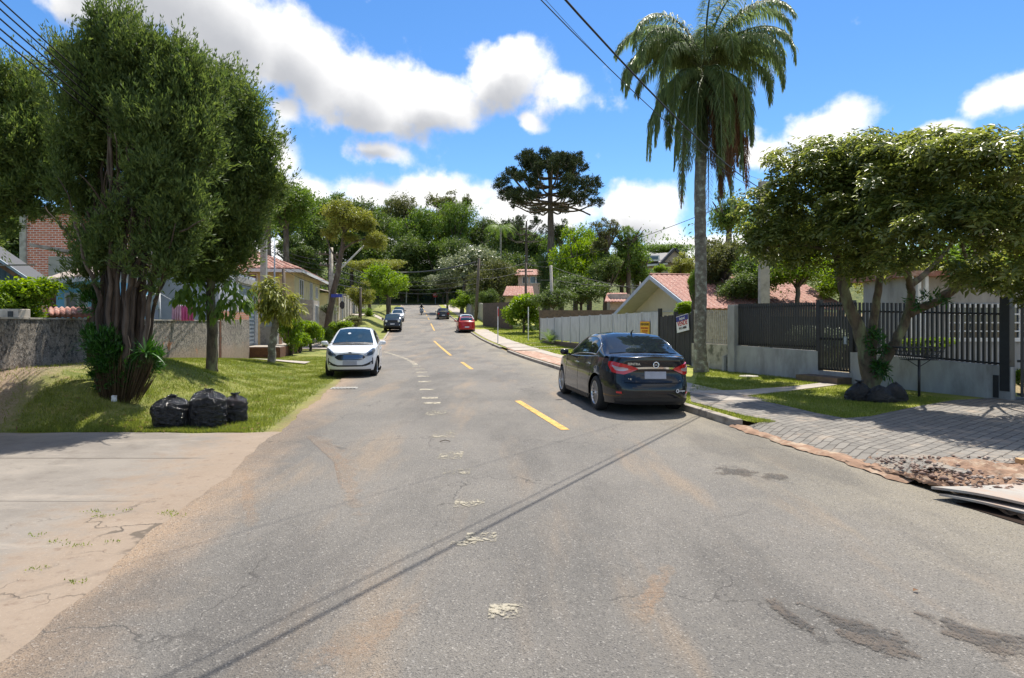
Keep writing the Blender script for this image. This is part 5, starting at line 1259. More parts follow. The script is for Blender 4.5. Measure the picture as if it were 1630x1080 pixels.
# ---- the araucaria
def araucaria(px, ytop, ybase, Y, s=1.0, label='', main=True):
    base = Vector((PX(px, Y), Y, TZ(PX(px, Y), Y) - .3)); root = empty('araucaria_tree', base, label=label, cat='tree')
    W_ = lambda x, y, dy=0: P(x, y, Y + dy) - base
    g = MB(); top = W_(px + 2, ytop + 16 * s); limb(g, [(0, 0, 0), top * .5 + Vector((.1, 0, 0)), top * .8, top], .55 * s, .14, 10)
    tufts = []
    random.seed(17 if main else px)
    rings = [(334, 80, 12, 8), (324, 76, 24, 8), (310, 66, 32, 8), (298, 52, 34, 7), (284, 38, 28, 6)] if main else [(ytop + 60 * s, 60 * s, 20 * s, 6), (ytop + 45 * s, 45 * s, 20 * s, 6), (ytop + 32 * s, 30 * s, 14 * s, 5)]
    for (yy, rad, lift, n) in rings:
        for k in range(n):
            a = 6.283 * (k + random.random() * .6) / n; R0 = rad * random.uniform(.82, 1.06); hx = math.cos(a) * R0; dy = math.sin(a) * R0 * mpp(Y); li = lift * random.uniform(.8, 1.2)
            s0 = W_(px + 1, yy); m1 = s0 + Vector((hx * .5 * mpp(Y), dy * .5, -.2 + li * .12 * mpp(Y))); e = s0 + Vector((hx * mpp(Y), dy, li * mpp(Y)))
            limb(g, [s0, m1, s0 + Vector((hx * .82 * mpp(Y), dy * .82, li * .6 * mpp(Y))), e], .13 * s, .05, 6, .1)
            for q in (1.0, .84, .68):
                cc = s0.lerp(e, q) + Vector((random.uniform(-.35, .35), random.uniform(-.5, .5), .2 + (1 - q) * .2)); tufts.append((tuple(cc), (.80 * s, .80 * s, .58 * s)) if q == 1 else (tuple(cc), (.62 * s, .62 * s, .48 * s)))
    for k in range(9 if main else 4): tufts.append((tuple(W_(px + random.uniform(-36, 38) * s, ytop + random.uniform(6, 20) * s, random.uniform(-2, 2))), (.85 * s, .85 * s, .6 * s)))
    if main: limb(g, [W_(878, 325), W_(905, 330), W_(925, 336), W_(940, 343)], .16, .08, 6)
    if main: limb(g, [W_(876, 322), W_(840, 318), W_(815, 314), W_(803, 318)], .14, .06, 6); tufts += [(tuple(W_(803, 312)), (.9, .9, .7)), (tuple(W_(845, 316)), (.6, .6, .5)), (tuple(W_(800, 290)), (.9, .9, .7)), (tuple(W_(916, 316)), (.8, .8, .9))]
    g.build('trunk', M_BARK, root, smooth=True)
    V, Fc = crown([(c, tuple(np.array(r) * .80)) for c, r in tufts], 3000 if main else 900, 17, .30 * s, .085 * s, droop=.15, spread=.7, shell=.35, sig=.4); np_mesh('crown', V, Fc, M_L_ARA, root)
    return root
araucaria(874, 245, 500, 72, 1.0, 'tall umbrella-shaped araucaria standing alone against the clouds')
araucaria(836, 340, 500, 130, .75, 'distant araucaria seen between the small palm and the tall araucaria', main=False)

# ================================================================ FARTHER TREES
random.seed(3)
FT = far_tree
# left, middle distance
def leaning_tree():
    Y = 42.0; r = FT('round', M_L_YEL, 553, 348, 38, 34, Y, 'tall thin tree with yellowish tufts leaning beside the utility pole', trunk_px=519, name='leaning_tree')
    base = Vector(r.location); W_ = lambda px, py, dy=0: P(px, py, Y + dy) - base
    for ch in list(r.children):
        if ch.name.startswith('trunk'): bpy.data.objects.remove(ch)
    g = MB(); limb(g, [W_(518, 552), W_(525, 500), W_(536, 440), W_(545, 395), W_(552, 350), W_(556, 320)], .26, .08, 10)
    limb(g, [W_(544, 400), W_(565, 385), W_(590, 380)], .10, .04, 6); limb(g, [W_(540, 420), W_(525, 395), W_(520, 370)], .08, .03, 6); limb(g, [W_(549, 370), W_(570, 345), W_(580, 325)], .08, .03, 6); limb(g, [W_(549, 370), W_(535, 345), W_(528, 325)], .08, .03, 6)
    g.build('trunk', M_BARK, r, smooth=True)
    for (px, py, rx, ry) in ((594, 386, 26, 24), (526, 372, 18, 22), (582, 360, 22, 20), (560, 380, 18, 14)):
        o = bpy.data.objects.new('side_crown', CACHE[('round', M_L_YEL.name)]); col.objects.link(o); o.parent = r; o.location = W_(px, py); o.scale = (rx * mpp(Y), rx * mpp(Y), ry * mpp(Y)); o.rotation_euler = (0, 0, px)
leaning_tree()
FT('round', M_L_BRIGHT, 614, 452, 35, 38, 68, 'round bright green tree standing on the left verge behind the parked cars', trunk_px=618)
FT('umbrella', M_L_YEL, 588, 428, 38, 22, 84, 'yellowish spreading tree behind the round green tree')
FT('loose', M_L_YEL, 572, 470, 26, 26, 62, 'drooping yellow-green tree over the panel wall')
FT('umbrella', M_L_YEL, 620, 425, 34, 16, 92, 'flat-topped yellow-green tree showing above the round green tree')
FT('broad', M_L_BRIGHT, 462, 524, 19, 31, 31, 'tall bright shrub nearest the garage', cat='shrub', name='garden_shrub')
FT('broad', M_L_BRIGHT, 496, 527, 21, 21, 35, 'rounded bright shrub left of the leaning tree', cat='shrub', name='garden_shrub')
FT('broad', M_L_BRIGHT, 542, 523, 17, 16, 41, 'light green shrub right of the leaning tree', cat='shrub', name='garden_shrub')
FT('broad', M_L_BRIGHT, 478, 540, 16, 14, 33, 'low bright shrub filling the gap between the two tall garden shrubs', cat='shrub', name='garden_shrub')
FT('broad', M_L_MID, 518, 532, 14, 14, 38, 'low mid-green shrub at the foot of the leaning tree', cat='shrub', name='garden_shrub')
FT('loose', M_L_OLIVE, 565, 512, 16, 13, 46, 'reddish-olive shrub before the panel wall', cat='shrub', name='garden_shrub')
FT('tuft', M_L_GREY, 520, 492, 22, 12, 44, 'greyish shrub below the yellow house', cat='shrub', name='garden_shrub')
FT('tuft', M_L_BRIGHT, 585, 497, 18, 10, 74, 'low bright palms at the foot of the round tree', cat='shrub', name='garden_shrub')
# crowns over the left wall, between the near trees and the hill
for (px, py, rx, ry, Y, k, m, lb) in [
    (455, 335, 50, 48, 62, 'round', M_L_MID, 'full mid-green tree above the red-roofed yellow house'),
    (425, 300, 40, 40, 58, 'loose', M_L_DARK, 'dark loose tree just right of the big cypress crowns'),
    (500, 370, 36, 44, 70, 'clumpy', M_L_DARK, 'dark layered tree behind the utility pole'),
    (478, 415, 40, 26, 66, 'clumpy', M_L_DARK, 'low dark tree behind the tiled roof'),
    (385, 350, 60, 60, 70, 'round', M_L_MID, 'large tree almost hidden behind the straight-trunked cypress'),
    (240, 420, 90, 60, 70, 'round', M_L_DARK, 'dark tree behind the brick building'),
    (60, 400, 120, 70, 60, 'round', M_L_DARK, 'dark tree behind the blue shed'),
    (-80, 380, 120, 90, 60, 'round', M_L_MID, 'mid-green tree beyond the left edge')]:
    FT(k, m, px, py, rx, ry, Y, lb)
# the wooded hill
hill = [(455,352,40,46,150,'round',M_L_DARK),(500,350,34,36,168,'round',M_L_MID),(540,345,36,34,180,'clumpy',M_L_MID),(585,362,36,42,165,'round',M_L_DARK),(612,350,30,32,185,'loose',M_L_MID),(640,352,30,34,178,'tall',M_L_OLIVE),(662,372,34,42,160,'round',M_L_MID),
        (700,360,34,46,172,'loose',M_L_OLIVE),(726,372,30,44,165,'tall',M_L_MID),(690,410,34,34,156,'clumpy',M_L_MID),(640,410,36,36,154,'round',M_L_DARK),(600,410,36,34,158,'round',M_L_MID),(560,400,36,36,156,'clumpy',M_L_DARK),(525,400,34,38,152,'round',M_L_DARK),(735,415,32,34,152,'round',M_L_DARK),
        (765,378,26,32,170,'round',M_L_DARK),(790,392,30,34,158,'loose',M_L_DARK),(820,390,32,38,150,'round',M_L_DARK),(770,430,34,34,146,'clumpy',M_L_MID),(815,435,36,34,140,'round',M_L_DARK),(850,400,32,40,150,'clumpy',M_L_MID),(470,410,40,36,140,'clumpy',M_L_DARK),(665,452,40,22,152,'round',M_L_DARK),(620,450,34,26,152,'clumpy',M_L_DARK),(705,455,36,24,150,'round',M_L_DARK)]
HLAB = ['dark tree on the hill straight above the yellow house roof', 'green hill tree just left of the tall leaning tree', 'green treetop on the skyline right behind the leaning tree crown', 'dark hill tree above the round bright street tree', 'loose treetop on the skyline left of centre on the hill', 'slim olive treetop on the skyline above the junction', 'green hill tree above the far white pole', 'loose olive hill tree directly under the highest airy treetop', 'slim green hill tree under the small separate treetop',
 'layered green tree halfway up the hill above the stop sign', 'dark tree halfway up the hill above the motorcyclist', 'green hill tree behind the flat-topped yellow trees', 'dark layered hill tree behind the slanting lamp arm', 'dark hill tree behind the crowded concrete pole', 'dark hill tree directly behind the grey-green dome tree', 'dark treetop on the skyline left of the small palm', 'loose dark tree behind the small palm', 'dark round tree between small palm and distant araucaria', 'layered green tree below the small palm', 'dark tree behind the crossarm pole', 'layered dark tree left of the tall araucaria trunk', 'low dark layered tree behind the tiled hip roof ridge', 'lowest dark tree in the shade behind the junction', 'dark layered tree low on the hill left of the junction', 'low dark tree low on the hill behind the stop sign']
for i, (px, py, rx, ry, Y, k, m) in enumerate(hill):
    FT(k, m, px, py, rx * 1.12, ry * 1.2, Y, HLAB[i], 'trees of the wooded hill')
FT('loose', M_L_OLIVE, 712, 325, 30, 22, 182, 'airy olive treetop sticking out highest on the wooded hill'); FT('loose', M_L_OLIVE, 742, 322, 10, 16, 180, 'small separate airy treetop beside the highest one on the hill')
FT('round', M_L_GREY, 745, 425, 46, 40, 100, 'grey-green dome-shaped tree overhanging the road on the right side', trunk_px=735)
FT('umbrella', M_L_GREY, 712, 452, 36, 22, 104, 'low grey-green spreading branches left of the wooden pole'); FT('round', M_L_OLIVE, 785, 450, 34, 46, 92, 'olive ivy-covered tree right of the wooden pole')
FT('loose', M_L_BRIGHT, 738, 478, 26, 18, 90, 'low bright foliage at the foot of the grey-green dome tree'); FT('clumpy', M_L_DARK, 775, 480, 22, 26, 82, 'dark ivy mass beside the wooden pole')
FT('broad', M_L_BRIGHT, 834, 492, 34, 30, 55, 'big light-green bush behind the two thin white posts', cat='shrub', name='garden_shrub')
# right of the araucaria
for (px, py, rx, ry, Y, k, m, lb) in [
    (868, 455, 14, 54, 66, 'tall', M_L_DARK, 'dark ivy wrapped round the araucaria trunk'),
    (893, 372, 22, 28, 74, 'loose', M_L_DARK, 'dark tuft of leaves beside the araucaria trunk'),
    (915, 415, 42, 58, 60, 'loose', M_L_BRIGHT, 'bright green tree right of the araucaria'),
    (938, 408, 40, 58, 63, 'round', M_L_BRIGHT, 'full bright green tree filling the gap right of the tall araucaria'),
    (990, 425, 42, 54, 60, 'round', M_L_MID, 'full mid-green tree directly behind the cream gable'),
    (1210, 440, 44, 44, 28, 'round', M_L_MID, 'mid-green tree directly behind the square concrete pole'),
    (965, 375, 34, 42, 58, 'tuft', M_L_OLIVE, 'tall ragged tree with spreading upper branches right of centre'),
    (1000, 378, 34, 28, 58.5, 'tuft', M_L_MID, 'ragged crown reaching right over the gabled roof'),
    (968, 435, 36, 44, 56, 'clumpy', M_L_DARK, 'dark ivy-clad trunk and leaves below the ragged tree'),
    (1015, 430, 34, 38, 60, 'loose', M_L_MID, 'mid-green tree left of the dark-roofed house'),
    (925, 465, 50, 32, 54, 'round', M_L_DARK, 'dark round tree behind the white metal fence'),
    (880, 478, 34, 22, 50, 'round', M_L_DARK, 'dark bush behind the far end of the white metal fence'),
    (1060, 400, 44, 16, 115, 'umbrella', M_L_MID, 'flat layered trees above the dark-roofed house'),
    (1085, 425, 30, 28, 62, 'loose', M_L_YEL, 'yellowish tree right of the dark-roofed house'),
    (1050, 428, 18, 9, 66, 'loose', M_L_BRIGHT, 'low bright tree before the dark-roofed house'),
    (1160, 340, 34, 44, 34, 'loose', M_L_MID, 'thin blue-green treetop between palm and street tree'),
    (1150, 420, 50, 54, 30, 'clumpy', M_L_OLIVE, 'dense olive tree behind the pale slatted fence'),
    (1178, 460, 46, 32, 27.5, 'round', M_L_DARK, 'dark shrub against the tiled roof behind the slatted fence'),
    (1270, 430, 60, 44, 27, 'round', M_L_BRIGHT, 'bright green tree behind the black fence, left part'),
    (1340, 440, 60, 44, 29, 'clumpy', M_L_BRIGHT, 'bright green tree behind the black fence, seen between the forked trunks'),
    (1420, 440, 70, 46, 32, 'round', M_L_YEL, 'yellow-green tree behind the grey garden house'),
    (1095, 490, 24, 14, 24.5, 'broad', M_L_BRIGHT, 'light-green creeper above the dark wooden gate'),
    (1104, 462, 14, 40, 23.5, 'clumpy', M_L_MID, 'dark green climber directly behind the palm trunk'),
    (1240, 370, 60, 50, 40, 'round', M_L_MID, 'tree far behind the black fence on the left of the crown'),
    (1560, 420, 120, 60, 40, 'round', M_L_MID, 'tree far behind the grey garden house')]:
    FT(k, m, px, py, rx, ry, Y, lb)
# garden plants behind the black fence
M_L_FLOWER = leafmat('pale_flowering_leaves', (.10, .14, .05), (.45, .48, .36), .25, .5, .4)
FT('broad', M_L_FLOWER, 1306, 545, 38, 34, 19.0, 'pale flowering bush behind the black gate', cat='shrub', name='garden_shrub')
FT('broad', M_L_BRIGHT, 1475, 548, 36, 14, 15.8, 'low bright hedge behind the black fence', cat='shrub', name='garden_shrub')
FT('broad', M_L_BRIGHT, 1640, 600, 24, 20, 12.5, 'small bright shrub at the foot of the right-hand gate', cat='shrub', name='garden_shrub')
# bush behind the left wall
FT('broad', M_L_BRIGHT, 30, 478, 52, 48, 12.7, 'bright green bush growing over the grey wall at the left edge', cat='shrub', name='garden_shrub')
FT('clumpy', M_L_DARK, 150, 468, 14, 26, 13.5, 'small dark conifer beside the blue house window', cat='shrub', name='garden_shrub')

# small palm on the hill
def mini_palm(px, ytop, ybot, Y, label, n=16, L=3.4, base_z=None, name='palm_tree', mat=None, trunk=True, up=.9):
    c = P(px, ytop, Y); bz = TZ(c.x, Y) if base_z is None else base_z; base = Vector((c.x, Y, bz)); root = empty(name, base, label=label, cat='palm'); top = c - base; mat = mat or M_L_MID
    if trunk:
        g = MB(); g.tube([(0, 0, 0), top * .5, top], [.22, .18, .16], 8); g.build('trunk', M_BARKP, root, smooth=True)
    for k in range(n):
        az = k * 2.4; d = Vector((math.cos(az), math.sin(az), 0)); el = random.uniform(.2, up); pts = []; p = top.copy() if trunk else Vector((0, 0, .15)); ang = el
        for i in range(11): pts.append(p.copy()); p = p + (d * math.cos(ang) + Vector((0, 0, math.sin(ang)))) * (L / 10); ang -= .2 if trunk else .10
        g = MB(); s = d.cross(Vector((0, 0, 1)))
        for i in range(1, 10):
            for q in (0, .5):
                pp = pts[i].lerp(pts[i + 1], q); w = L * .15 * math.sin(math.pi * (i + q) / 11 * .9 + .2); tan = (pts[i + 1] - pts[i]).normalized()
                for sd in (1, -1): g.add([pp - tan * .03 * L / 3, pp + tan * .05 * L / 3, pp + s * sd * w + tan * w * .7 + Vector((0, 0, -w * (.6 if trunk else -.2)))], [(0, 1, 2)])
        g.build('frond', mat, root)
    return root
mini_palm(797, 364, 420, 120, 'small palm against the dark wood left of the araucarias', L=4.2)
mini_palm(876, 552, 0, 39, 'low cycad with stiff arching leaves beside the white metal fence', n=30, L=1.25, name='cycad', trunk=False, mat=M_L_MID, up=1.4).__setitem__('category', 'cycad')
mini_palm(640, 500, 0, 150, 'x', n=1) if False else None

# dark undergrowth at the foot of the wooded hill: one mass
bl = []
for k in range(150):
    x = random.uniform(-75, 20); y = random.uniform(153, 200); s = random.uniform(2.0, 4.0); bl.append(((x, y, TZ(x, y) + s * .5), (s * 1.3, s, s)))
V, Fc = crown(bl, 5200, 12, .55, .26, spread=1.0, shell=.55, sig=.35); o = np_mesh('undergrowth', V, Fc, M_L_DARK); tag(o, 'dark undergrowth covering the foot of the wooded hill', 'undergrowth', kind='stuff')
bl = []
for k in range(70):
    x = random.uniform(18, 120); y = random.uniform(85, 150); s = random.uniform(3, 5.5); bl.append(((x, y, TZ(x, y) + s * .6), (s * 1.4, s, s * 1.2)))
for k in range(40):
    x = random.uniform(-110, -40); y = random.uniform(85, 150); s = random.uniform(3, 5.0); bl.append(((x, y, TZ(x, y) + s * .6), (s * 1.4, s, s * 1.2)))
V, Fc = crown(bl, 3600, 12, .6, .28, spread=1.0, shell=.55, sig=.35); o = np_mesh('woodland', V, Fc, M_L_MID); tag(o, 'distant green woodland closing the view on both sides of the street', 'woodland', kind='stuff')

# ---- grass blades
def grass(name, n, fx, h0, h1, mat, label, w=.010, lie=.5):
    P_ = fx(n); n = len(P_); a = rdir(n) * lie; a[:, 2] = .4 + rng.random(n) * .7; L_ = h0 + (h1 - h0) * rng.random(n)
    b = unit(np.cross(unit(a), rdir(n))); V = np.stack([P_ - b * w * .5, P_ + b * w * .5, P_ + unit(a) * L_[:, None]], 1).reshape(-1, 3); Fc = np.arange(3 * n).reshape(-1, 3)
    o = np_mesh(name, V, Fc, mat); tag(o, label, 'grass', kind='stuff')
M_GR = leafmat('grass_blades', (.085, .12, .022), (.27, .31, .07), .4, .6, .2, tint=(.46, .42, .18)); M_GR2 = leafmat('bright_grass_blades', (.13, .18, .025), (.30, .36, .06), .3, .6, .3, tint=(.33, .33, .12))  # second blade tone is a brighter green
def gl(n):
    y = 9.36 + (30 - 9.36) * rng.random(n) ** 1.7; u = .12 + 5.4 * rng.random(n); edge = .55 * rng.random(n) ** 2
    nz = np.sin(y * 3.1 + u * 2.3) * np.sin(u * 4.2 - y * 1.3); k = (u > .2 + edge) & (rng.random(n) < .62 + .4 * nz) & ~((u > 4.1 + .8 * np.sin(y * 2) * .4) & (y < 14.5) & (rng.random(n) < .9)) & ~((u > 2.2) & (y > 24.1) & (y < 25.7)); y = y[k]; u = u[k]; x = XL(y) - u
    return np.stack([x, y, T(x, y)], 1)
grass('verge_grass', 210000, gl, .025, .085, M_GR, 'short dry-tipped grass on the mound and verge left of the road')
GA = gp((1098,624),(1180,632),(1290,619),(1345,612),(1345,598),(1115,586)); GB = gp((1180,632),(1290,620),(1345,613),(1520,636),(1450,650),(1385,664),(1345,667),(1300,659))
def inpoly(x, y, pl):
    c = np.zeros(len(x), bool); j = len(pl) - 1
    for i in range(len(pl)):
        xi, yi = pl[i]; xj, yj = pl[j]; c ^= ((yi > y) != (yj > y)) & (x < (xj - xi) * (y - yi) / (yj - yi + 1e-12) + xi); j = i
    return c
def gr_(n):
    x = 2 + 10 * rng.random(n); y = 9.6 + 13 * rng.random(n) ** 1.3; v = x - XR(y)
    k = (inpoly(x, y, GA) | inpoly(x, y, GB) | ((v > .17) & (v < 1.02) & (y < 19)) ) & ~inpoly(x, y, walk2) & ~inpoly(x, y, pav) & (rng.random(n) < .7 + .35 * np.sin(x * 3.3 + y * 2))
    x, y = x[k], y[k]; return np.stack([x, y, np.full(len(x), ZR)], 1)
grass('pavement_grass', 260000, gr_, .02, .06, M_GR, 'short grass in the strips between kerb, paving and black fence')
def gf(n):
    y = 24 + 40 * rng.random(n) ** 1.3; v = 1.9 + 4.5 * rng.random(n); x = XR(y) + v; k = rng.random(n) < .8; x, y = x[k], y[k]; return np.stack([x, y, prof(y) + ZR], 1)
grass('far_verge_grass', 30000, gf, .05, .12, M_GR2, 'sunlit lawn in front of the white metal fence', w=.03)
def gw(n):
    pts = [GZ(a, b, .02) for a, b in ((62,852),(90,862),(145,815),(160,822),(60,905),(125,925),(278,820),(270,816),(128,868),(205,812),(180,862))]; i = rng.integers(0, len(pts), n); c = np.array([tuple(p) for p in pts])[i]; return c + rng.normal(size=(n, 3)) * np.array([.045, .022, 0])
grass('weeds', 240, gw, .008, .028, M_GR2, 'little weeds growing from cracks in the concrete driveway')
# fallen leaves on the verge
def fl(n):
    c = gl(n); c[:, 2] += .03; return c
c = fl(900); V, Fc = leaves(c, rdir(len(c)) * np.array([1, 1, .1]), np.tile([0, 0, 1.0], (len(c), 1)), .05 + .05 * rng.random(len(c)), .025 + .02 * rng.random(len(c)), .2); o = np_mesh('fallen_leaves', V, Fc, M_L_DEAD); tag(o, 'dry fallen leaves scattered over the left verge', 'leaves', kind='stuff')

# ================================================================ LEFT SIDE: WALLS AND HOUSES
def brick_mat(name, c1, c2, mort, bw=.28, bh=.10, ms=.014, axis='xz', rot=0.0):
    m, nt, b, N, Lk, Mh, noise, mapr, mix, bump, xyz = nodes_ctx(name)
    x, y, z = xyz(); cb = N('ShaderNodeCombineXYZ'); Lk(Mh('ADD', x, y) if axis == 'xyz' else x if axis == 'xz' else y, cb.inputs[0]); Lk(z, cb.inputs[1])
    br = N('ShaderNodeTexBrick'); Lk(cb.outputs[0], br.inputs['Vector']); br.inputs['Scale'].default_value = 1; br.inputs['Brick Width'].default_value = bw; br.inputs['Row Height'].default_value = bh; br.inputs['Mortar Size'].default_value = ms
    br.inputs['Color1'].default_value = c4(c1); br.inputs['Color2'].default_value = c4(c2); br.inputs['Mortar'].default_value = c4(mort)
    n = noise(6, 6, .7); Lk(mix(Mh('MULTIPLY', mapr(n, .5, .7), .4), br.outputs['Color'], (.22, .15, .12)), b.inputs['Base Color']); b.inputs['Roughness'].default_value = .9; Lk(bump(br.outputs['Fac'], -.012), b.inputs['Normal']); return m
def old_wall_mat():
    m, nt, b, N, Lk, Mh, noise, mapr, mix, bump, xyz = nodes_ctx('stained_render'); x, y, z = xyz()
    n1 = noise(1.2, 6, .65); n2 = noise(9, 6, .8); n3 = noise(24, 5, .8); st = noise(6, 5, .7, stretch=(1, 1, .16))
    base = mix(mapr(n1, .35, .65), (.33, .285, .235), (.22, .19, .155)); base = mix(Mh('MULTIPLY', mapr(n2, .47, .57), .85), base, (.035, .034, .032)); base = mix(Mh('MULTIPLY', mapr(n3, .52, .62), .7), base, (.50, .47, .42))
    base = mix(Mh('MULTIPLY', Mh('MULTIPLY', mapr(st, .5, .62), mapr(z, .9, 1.9)), .7), base, (.07, .055, .035))
    base = mix(Mh('MULTIPLY', mapr(noise(1.7, 5, .7), .60, .66), mapr(z, 1.5, 1.1)), base, (.46, .19, .09))
    base = mix(Mh('MULTIPLY', mapr(Mh('ADD', z, Mh('MULTIPLY', n1, -.6)), .7, .2), .7), base, (.30, .22, .155))
    Lk(base, b.inputs['Base Color']); b.inputs['Roughness'].default_value = .95; Lk(bump(n3, .02, 1, bump(n2, .03)), b.inputs['Normal']); return m
M_OLDW = old_wall_mat(); M_BRICK = brick_mat('raw_red_brick', (.72, .22, .115), (.55, .15, .085), (.82, .72, .64), axis='xyz'); M_BRICKS = brick_mat('small_orange_brick', (.52, .19, .09), (.40, .13, .07), (.42, .34, .28), .20, .075, .012, 'xyz')
M_CAP = pm('weathered_cap', (.48, .44, .38), (.28, .25, .21), 5, .9, .006, 30); M_BLUE = pm('sky_blue_render', (.28, .62, .86), (.23, .54, .76), 2.5, .85, .003, 40, c3=(.22, .45, .60), s3=2)
M_BEIGEW = pm('beige_render', (.62, .55, .47), (.52, .46, .39), 2, .88, .003, 40, c3=(.24, .22, .20), s3=1.5); M_GREYW = pm('grey_blue_render', (.46, .48, .53), (.38, .40, .45), 2, .88, .003, 40)
M_ROOF = pm('clay_tiles', (.36, .165, .12), (.22, .09, .068), 7, .85, .012, 26, c3=(.50, .38, .32), s3=4, l3=.5, h3=.68); M_ROOFP = pm('pale_old_tiles', (.46, .40, .35), (.30, .24, .21), 6, .9, .01, 22, c3=(.20, .14, .12), s3=3)
M_WOODB = pm('blue_grey_boards', (.10, .155, .20), (.065, .105, .14), 4, .75, .004, 20, stretch=(3, 3, .3)); M_WOODBR = pm('brown_timber', (.24, .13, .075), (.14, .075, .045), 8, .8, .004, 30); M_WHITE = pm('white_frame', (.72, .73, .74), (.58, .59, .60), 5, .6)
M_METAL = pm('galvanised_shutter', (.30, .35, .40), (.22, .26, .30), 5, .5, .002, 30, metal=.4, c3=(.42, .45, .48), s3=2); M_DKMET = pm('dark_metal', (.03, .03, .032), (.018, .018, .02), 8, .5); M_RUST = pm('rusty_steel', (.17, .07, .035), (.09, .04, .025), 9, .85, .003, 40)
M_YELW = pm('pale_yellow_render', (.60, .54, .30), (.52, .46, .25), 1.5, .85, .002, 40, c3=(.40, .36, .22), s3=1.2); M_CONC = pm('concrete', (.36, .345, .32), (.27, .26, .24), 6, .85, .004, 40, c3=(.18, .17, .15), s3=3); M_CONC2 = pm('pale_concrete', (.50, .46, .39), (.38, .35, .30), 4, .85, .004, 40, c3=(.25, .22, .18), s3=2)
M_WINDOW = plain('window_glass', (.03, .04, .05), .06, 0, spec=.9); M_CURT = pm('curtain', (.40, .38, .38), (.28, .27, .28), 6, .9, stretch=(6, 6, .2)); M_POLEW = pm('weathered_pole', (.17, .135, .105), (.10, .08, .06), 9, .9, .006, 30, stretch=(1, 1, .15)); M_CABLE = plain('cable', (.012, .012, .013), .6)
def XW(y): return -7.7 - .168 * y
WD = Vector((-.168, 1, 0)).normalized(); WN = Vector((1, .168, 0)).normalized()         # along the wall / towards the road
WROT = math.atan(.168)
def wallseg(name, y0, y1, z1, mat, th=.15, off=0., z0=None, parent=None, step=.5):
    a = Vector((XW(y0) + off, y0, 0)); b = Vector((XW(y1) + off, y1, 0)); L = (b - a).length; n = max(1, int(L / step)); g = MB()
    zb = -.4 if z0 is None else z0
    def f(u, v): p = a.lerp(b, u); return p
    for sgn in (1, -1):
        g.grid(lambda u, v: a.lerp(b, u) + WN * (th / 2 * sgn) + Vector((0, 0, zb + (z1 - zb) * v + (.012 * math.sin(u * L * 3) if v == 1 else 0))), n, 6, flip=sgn < 0)
    g.grid(lambda u, v: a.lerp(b, u) + WN * (th / 2 - th * v) + Vector((0, 0, z1 + .012 * math.sin(u * L * 3))), n, 1)
    for e in (a, b): g.add([e + WN * th / 2 + Vector((0, 0, zb)), e - WN * th / 2 + Vector((0, 0, zb)), e - WN * th / 2 + Vector((0, 0, z1)), e + WN * th / 2 + Vector((0, 0, z1))], [(0, 1, 2, 3)])
    return g.build(name, mat, parent)
w = empty('garden_wall', (0, 0, 0), label='long rough grey wall with black stains behind the big cypress', cat='wall'); wallseg('wall', 5, 24.0, 1.78, M_OLDW, parent=w); g = MB(); g.bar((XW(5), 5, 1.80), (XW(24), 24, 1.80), .19, .035); g.build('coping', M_CAP, w)
w = empty('garden_wall', (0, 0, 0), label='shorter wall section topped with bare orange bricks beside the garage', cat='wall'); wallseg('wall', 24.3, 28.5, 1.85, M_OLDW, parent=w, z0=-.2); wallseg('brick_course', 24.3, 28.5, 2.21, M_BRICKS, parent=w, z0=1.855, th=.13)
g = MB(); g.box((XW(24.15) + .03, 24.15, 1.0), (.11, .11, 2.2)); tag(g.build('gate_post', M_RUST), 'rusty brown steel post between the two wall sections', 'post')
# garage
gr = empty('garage', (0, 0, 0), label='grey garage with metal roller door beside the brick-topped wall', cat='garage')
def wbox(g, y0, y1, off0, off1, z0, z1):
    """block parallel to the wall line; off = metres towards the road"""
    a = Vector((XW(y0), y0, 0)); b = Vector((XW(y1), y1, 0)); p = [a + WN * off0, b + WN * off0, b + WN * off1, a + WN * off1]; p = [Vector((q.x, q.y, z0)) for q in p]; return g.prism(p, z1 - z0)
g = MB(); wbox(g, 24.9, 27.5, -6, -.22, 0, 4.0); wbox(g, 30.9, 31.3, -6, -.22, 0, 3.7); wbox(g, 27.5, 30.9, -6, -.22, 3.52, 4.0); wbox(g, 27.5, 30.9, -6, -.6, 0, 3.52); g.build('wall', M_GREYW, gr)
g = MB(); n = 30
for k in range(n): z = .60 + k * 2.9 / n; wbox(g, 27.65, 30.85, -.33, -.27 + .02 * (k % 2), z, z + 2.9 / n * .93)
wbox(g, 27.65, 30.85, -.36, -.33, .6, 3.5); dr = g.build('roller_door', M_METAL, gr)
g = MB(); wbox(g, 29.0, 29.25, -.30, -.21, 1.6, 1.95); g.build('lock_box', M_DKMET, dr)
g = MB(); wbox(g, 27.42, 27.62, -.4, -.15, 0, 3.9); wbox(g, 30.87, 31.0, -.4, -.15, 0, 3.6); g.build('door_post', M_WHITE, gr)
g = MB(); wbox(g, 27.3, 31.1, -.5, -.1, 3.58, 3.84); g.build('lintel', M_CONC, gr)
sg = MB(); wbox(sg, 27.95, 29.6, -.245, -.235, 2.55, 3.05); so = sg.build('door_sign', M_WHITE, gr)
MW = lambda y, z, off: Matrix.Translation(Vector((XW(y), y, z)) + WN * off) @ Matrix.Rotation(WROT + R_(90), 4, 'Z') @ Matrix.Rotation(R_(90), 4, 'X')
text_mesh('lettering', '17A6', .52, M_DKMET, so, MW(28.78, 2.79, -.232), bold=.008)
g = MB(); wbox(g, 28.6, 34.5, -.20, 1.4, -.3, .58); struct(g.build('raised_platform', M_WALK)); g = MB(); wbox(g, 28.55, 28.6, -.15, 1.4, -.3, .54); wbox(g, 28.6, 34.5, 1.4, 1.44, -.3, .54); struct(g.build('platform_edge', M_RUST))
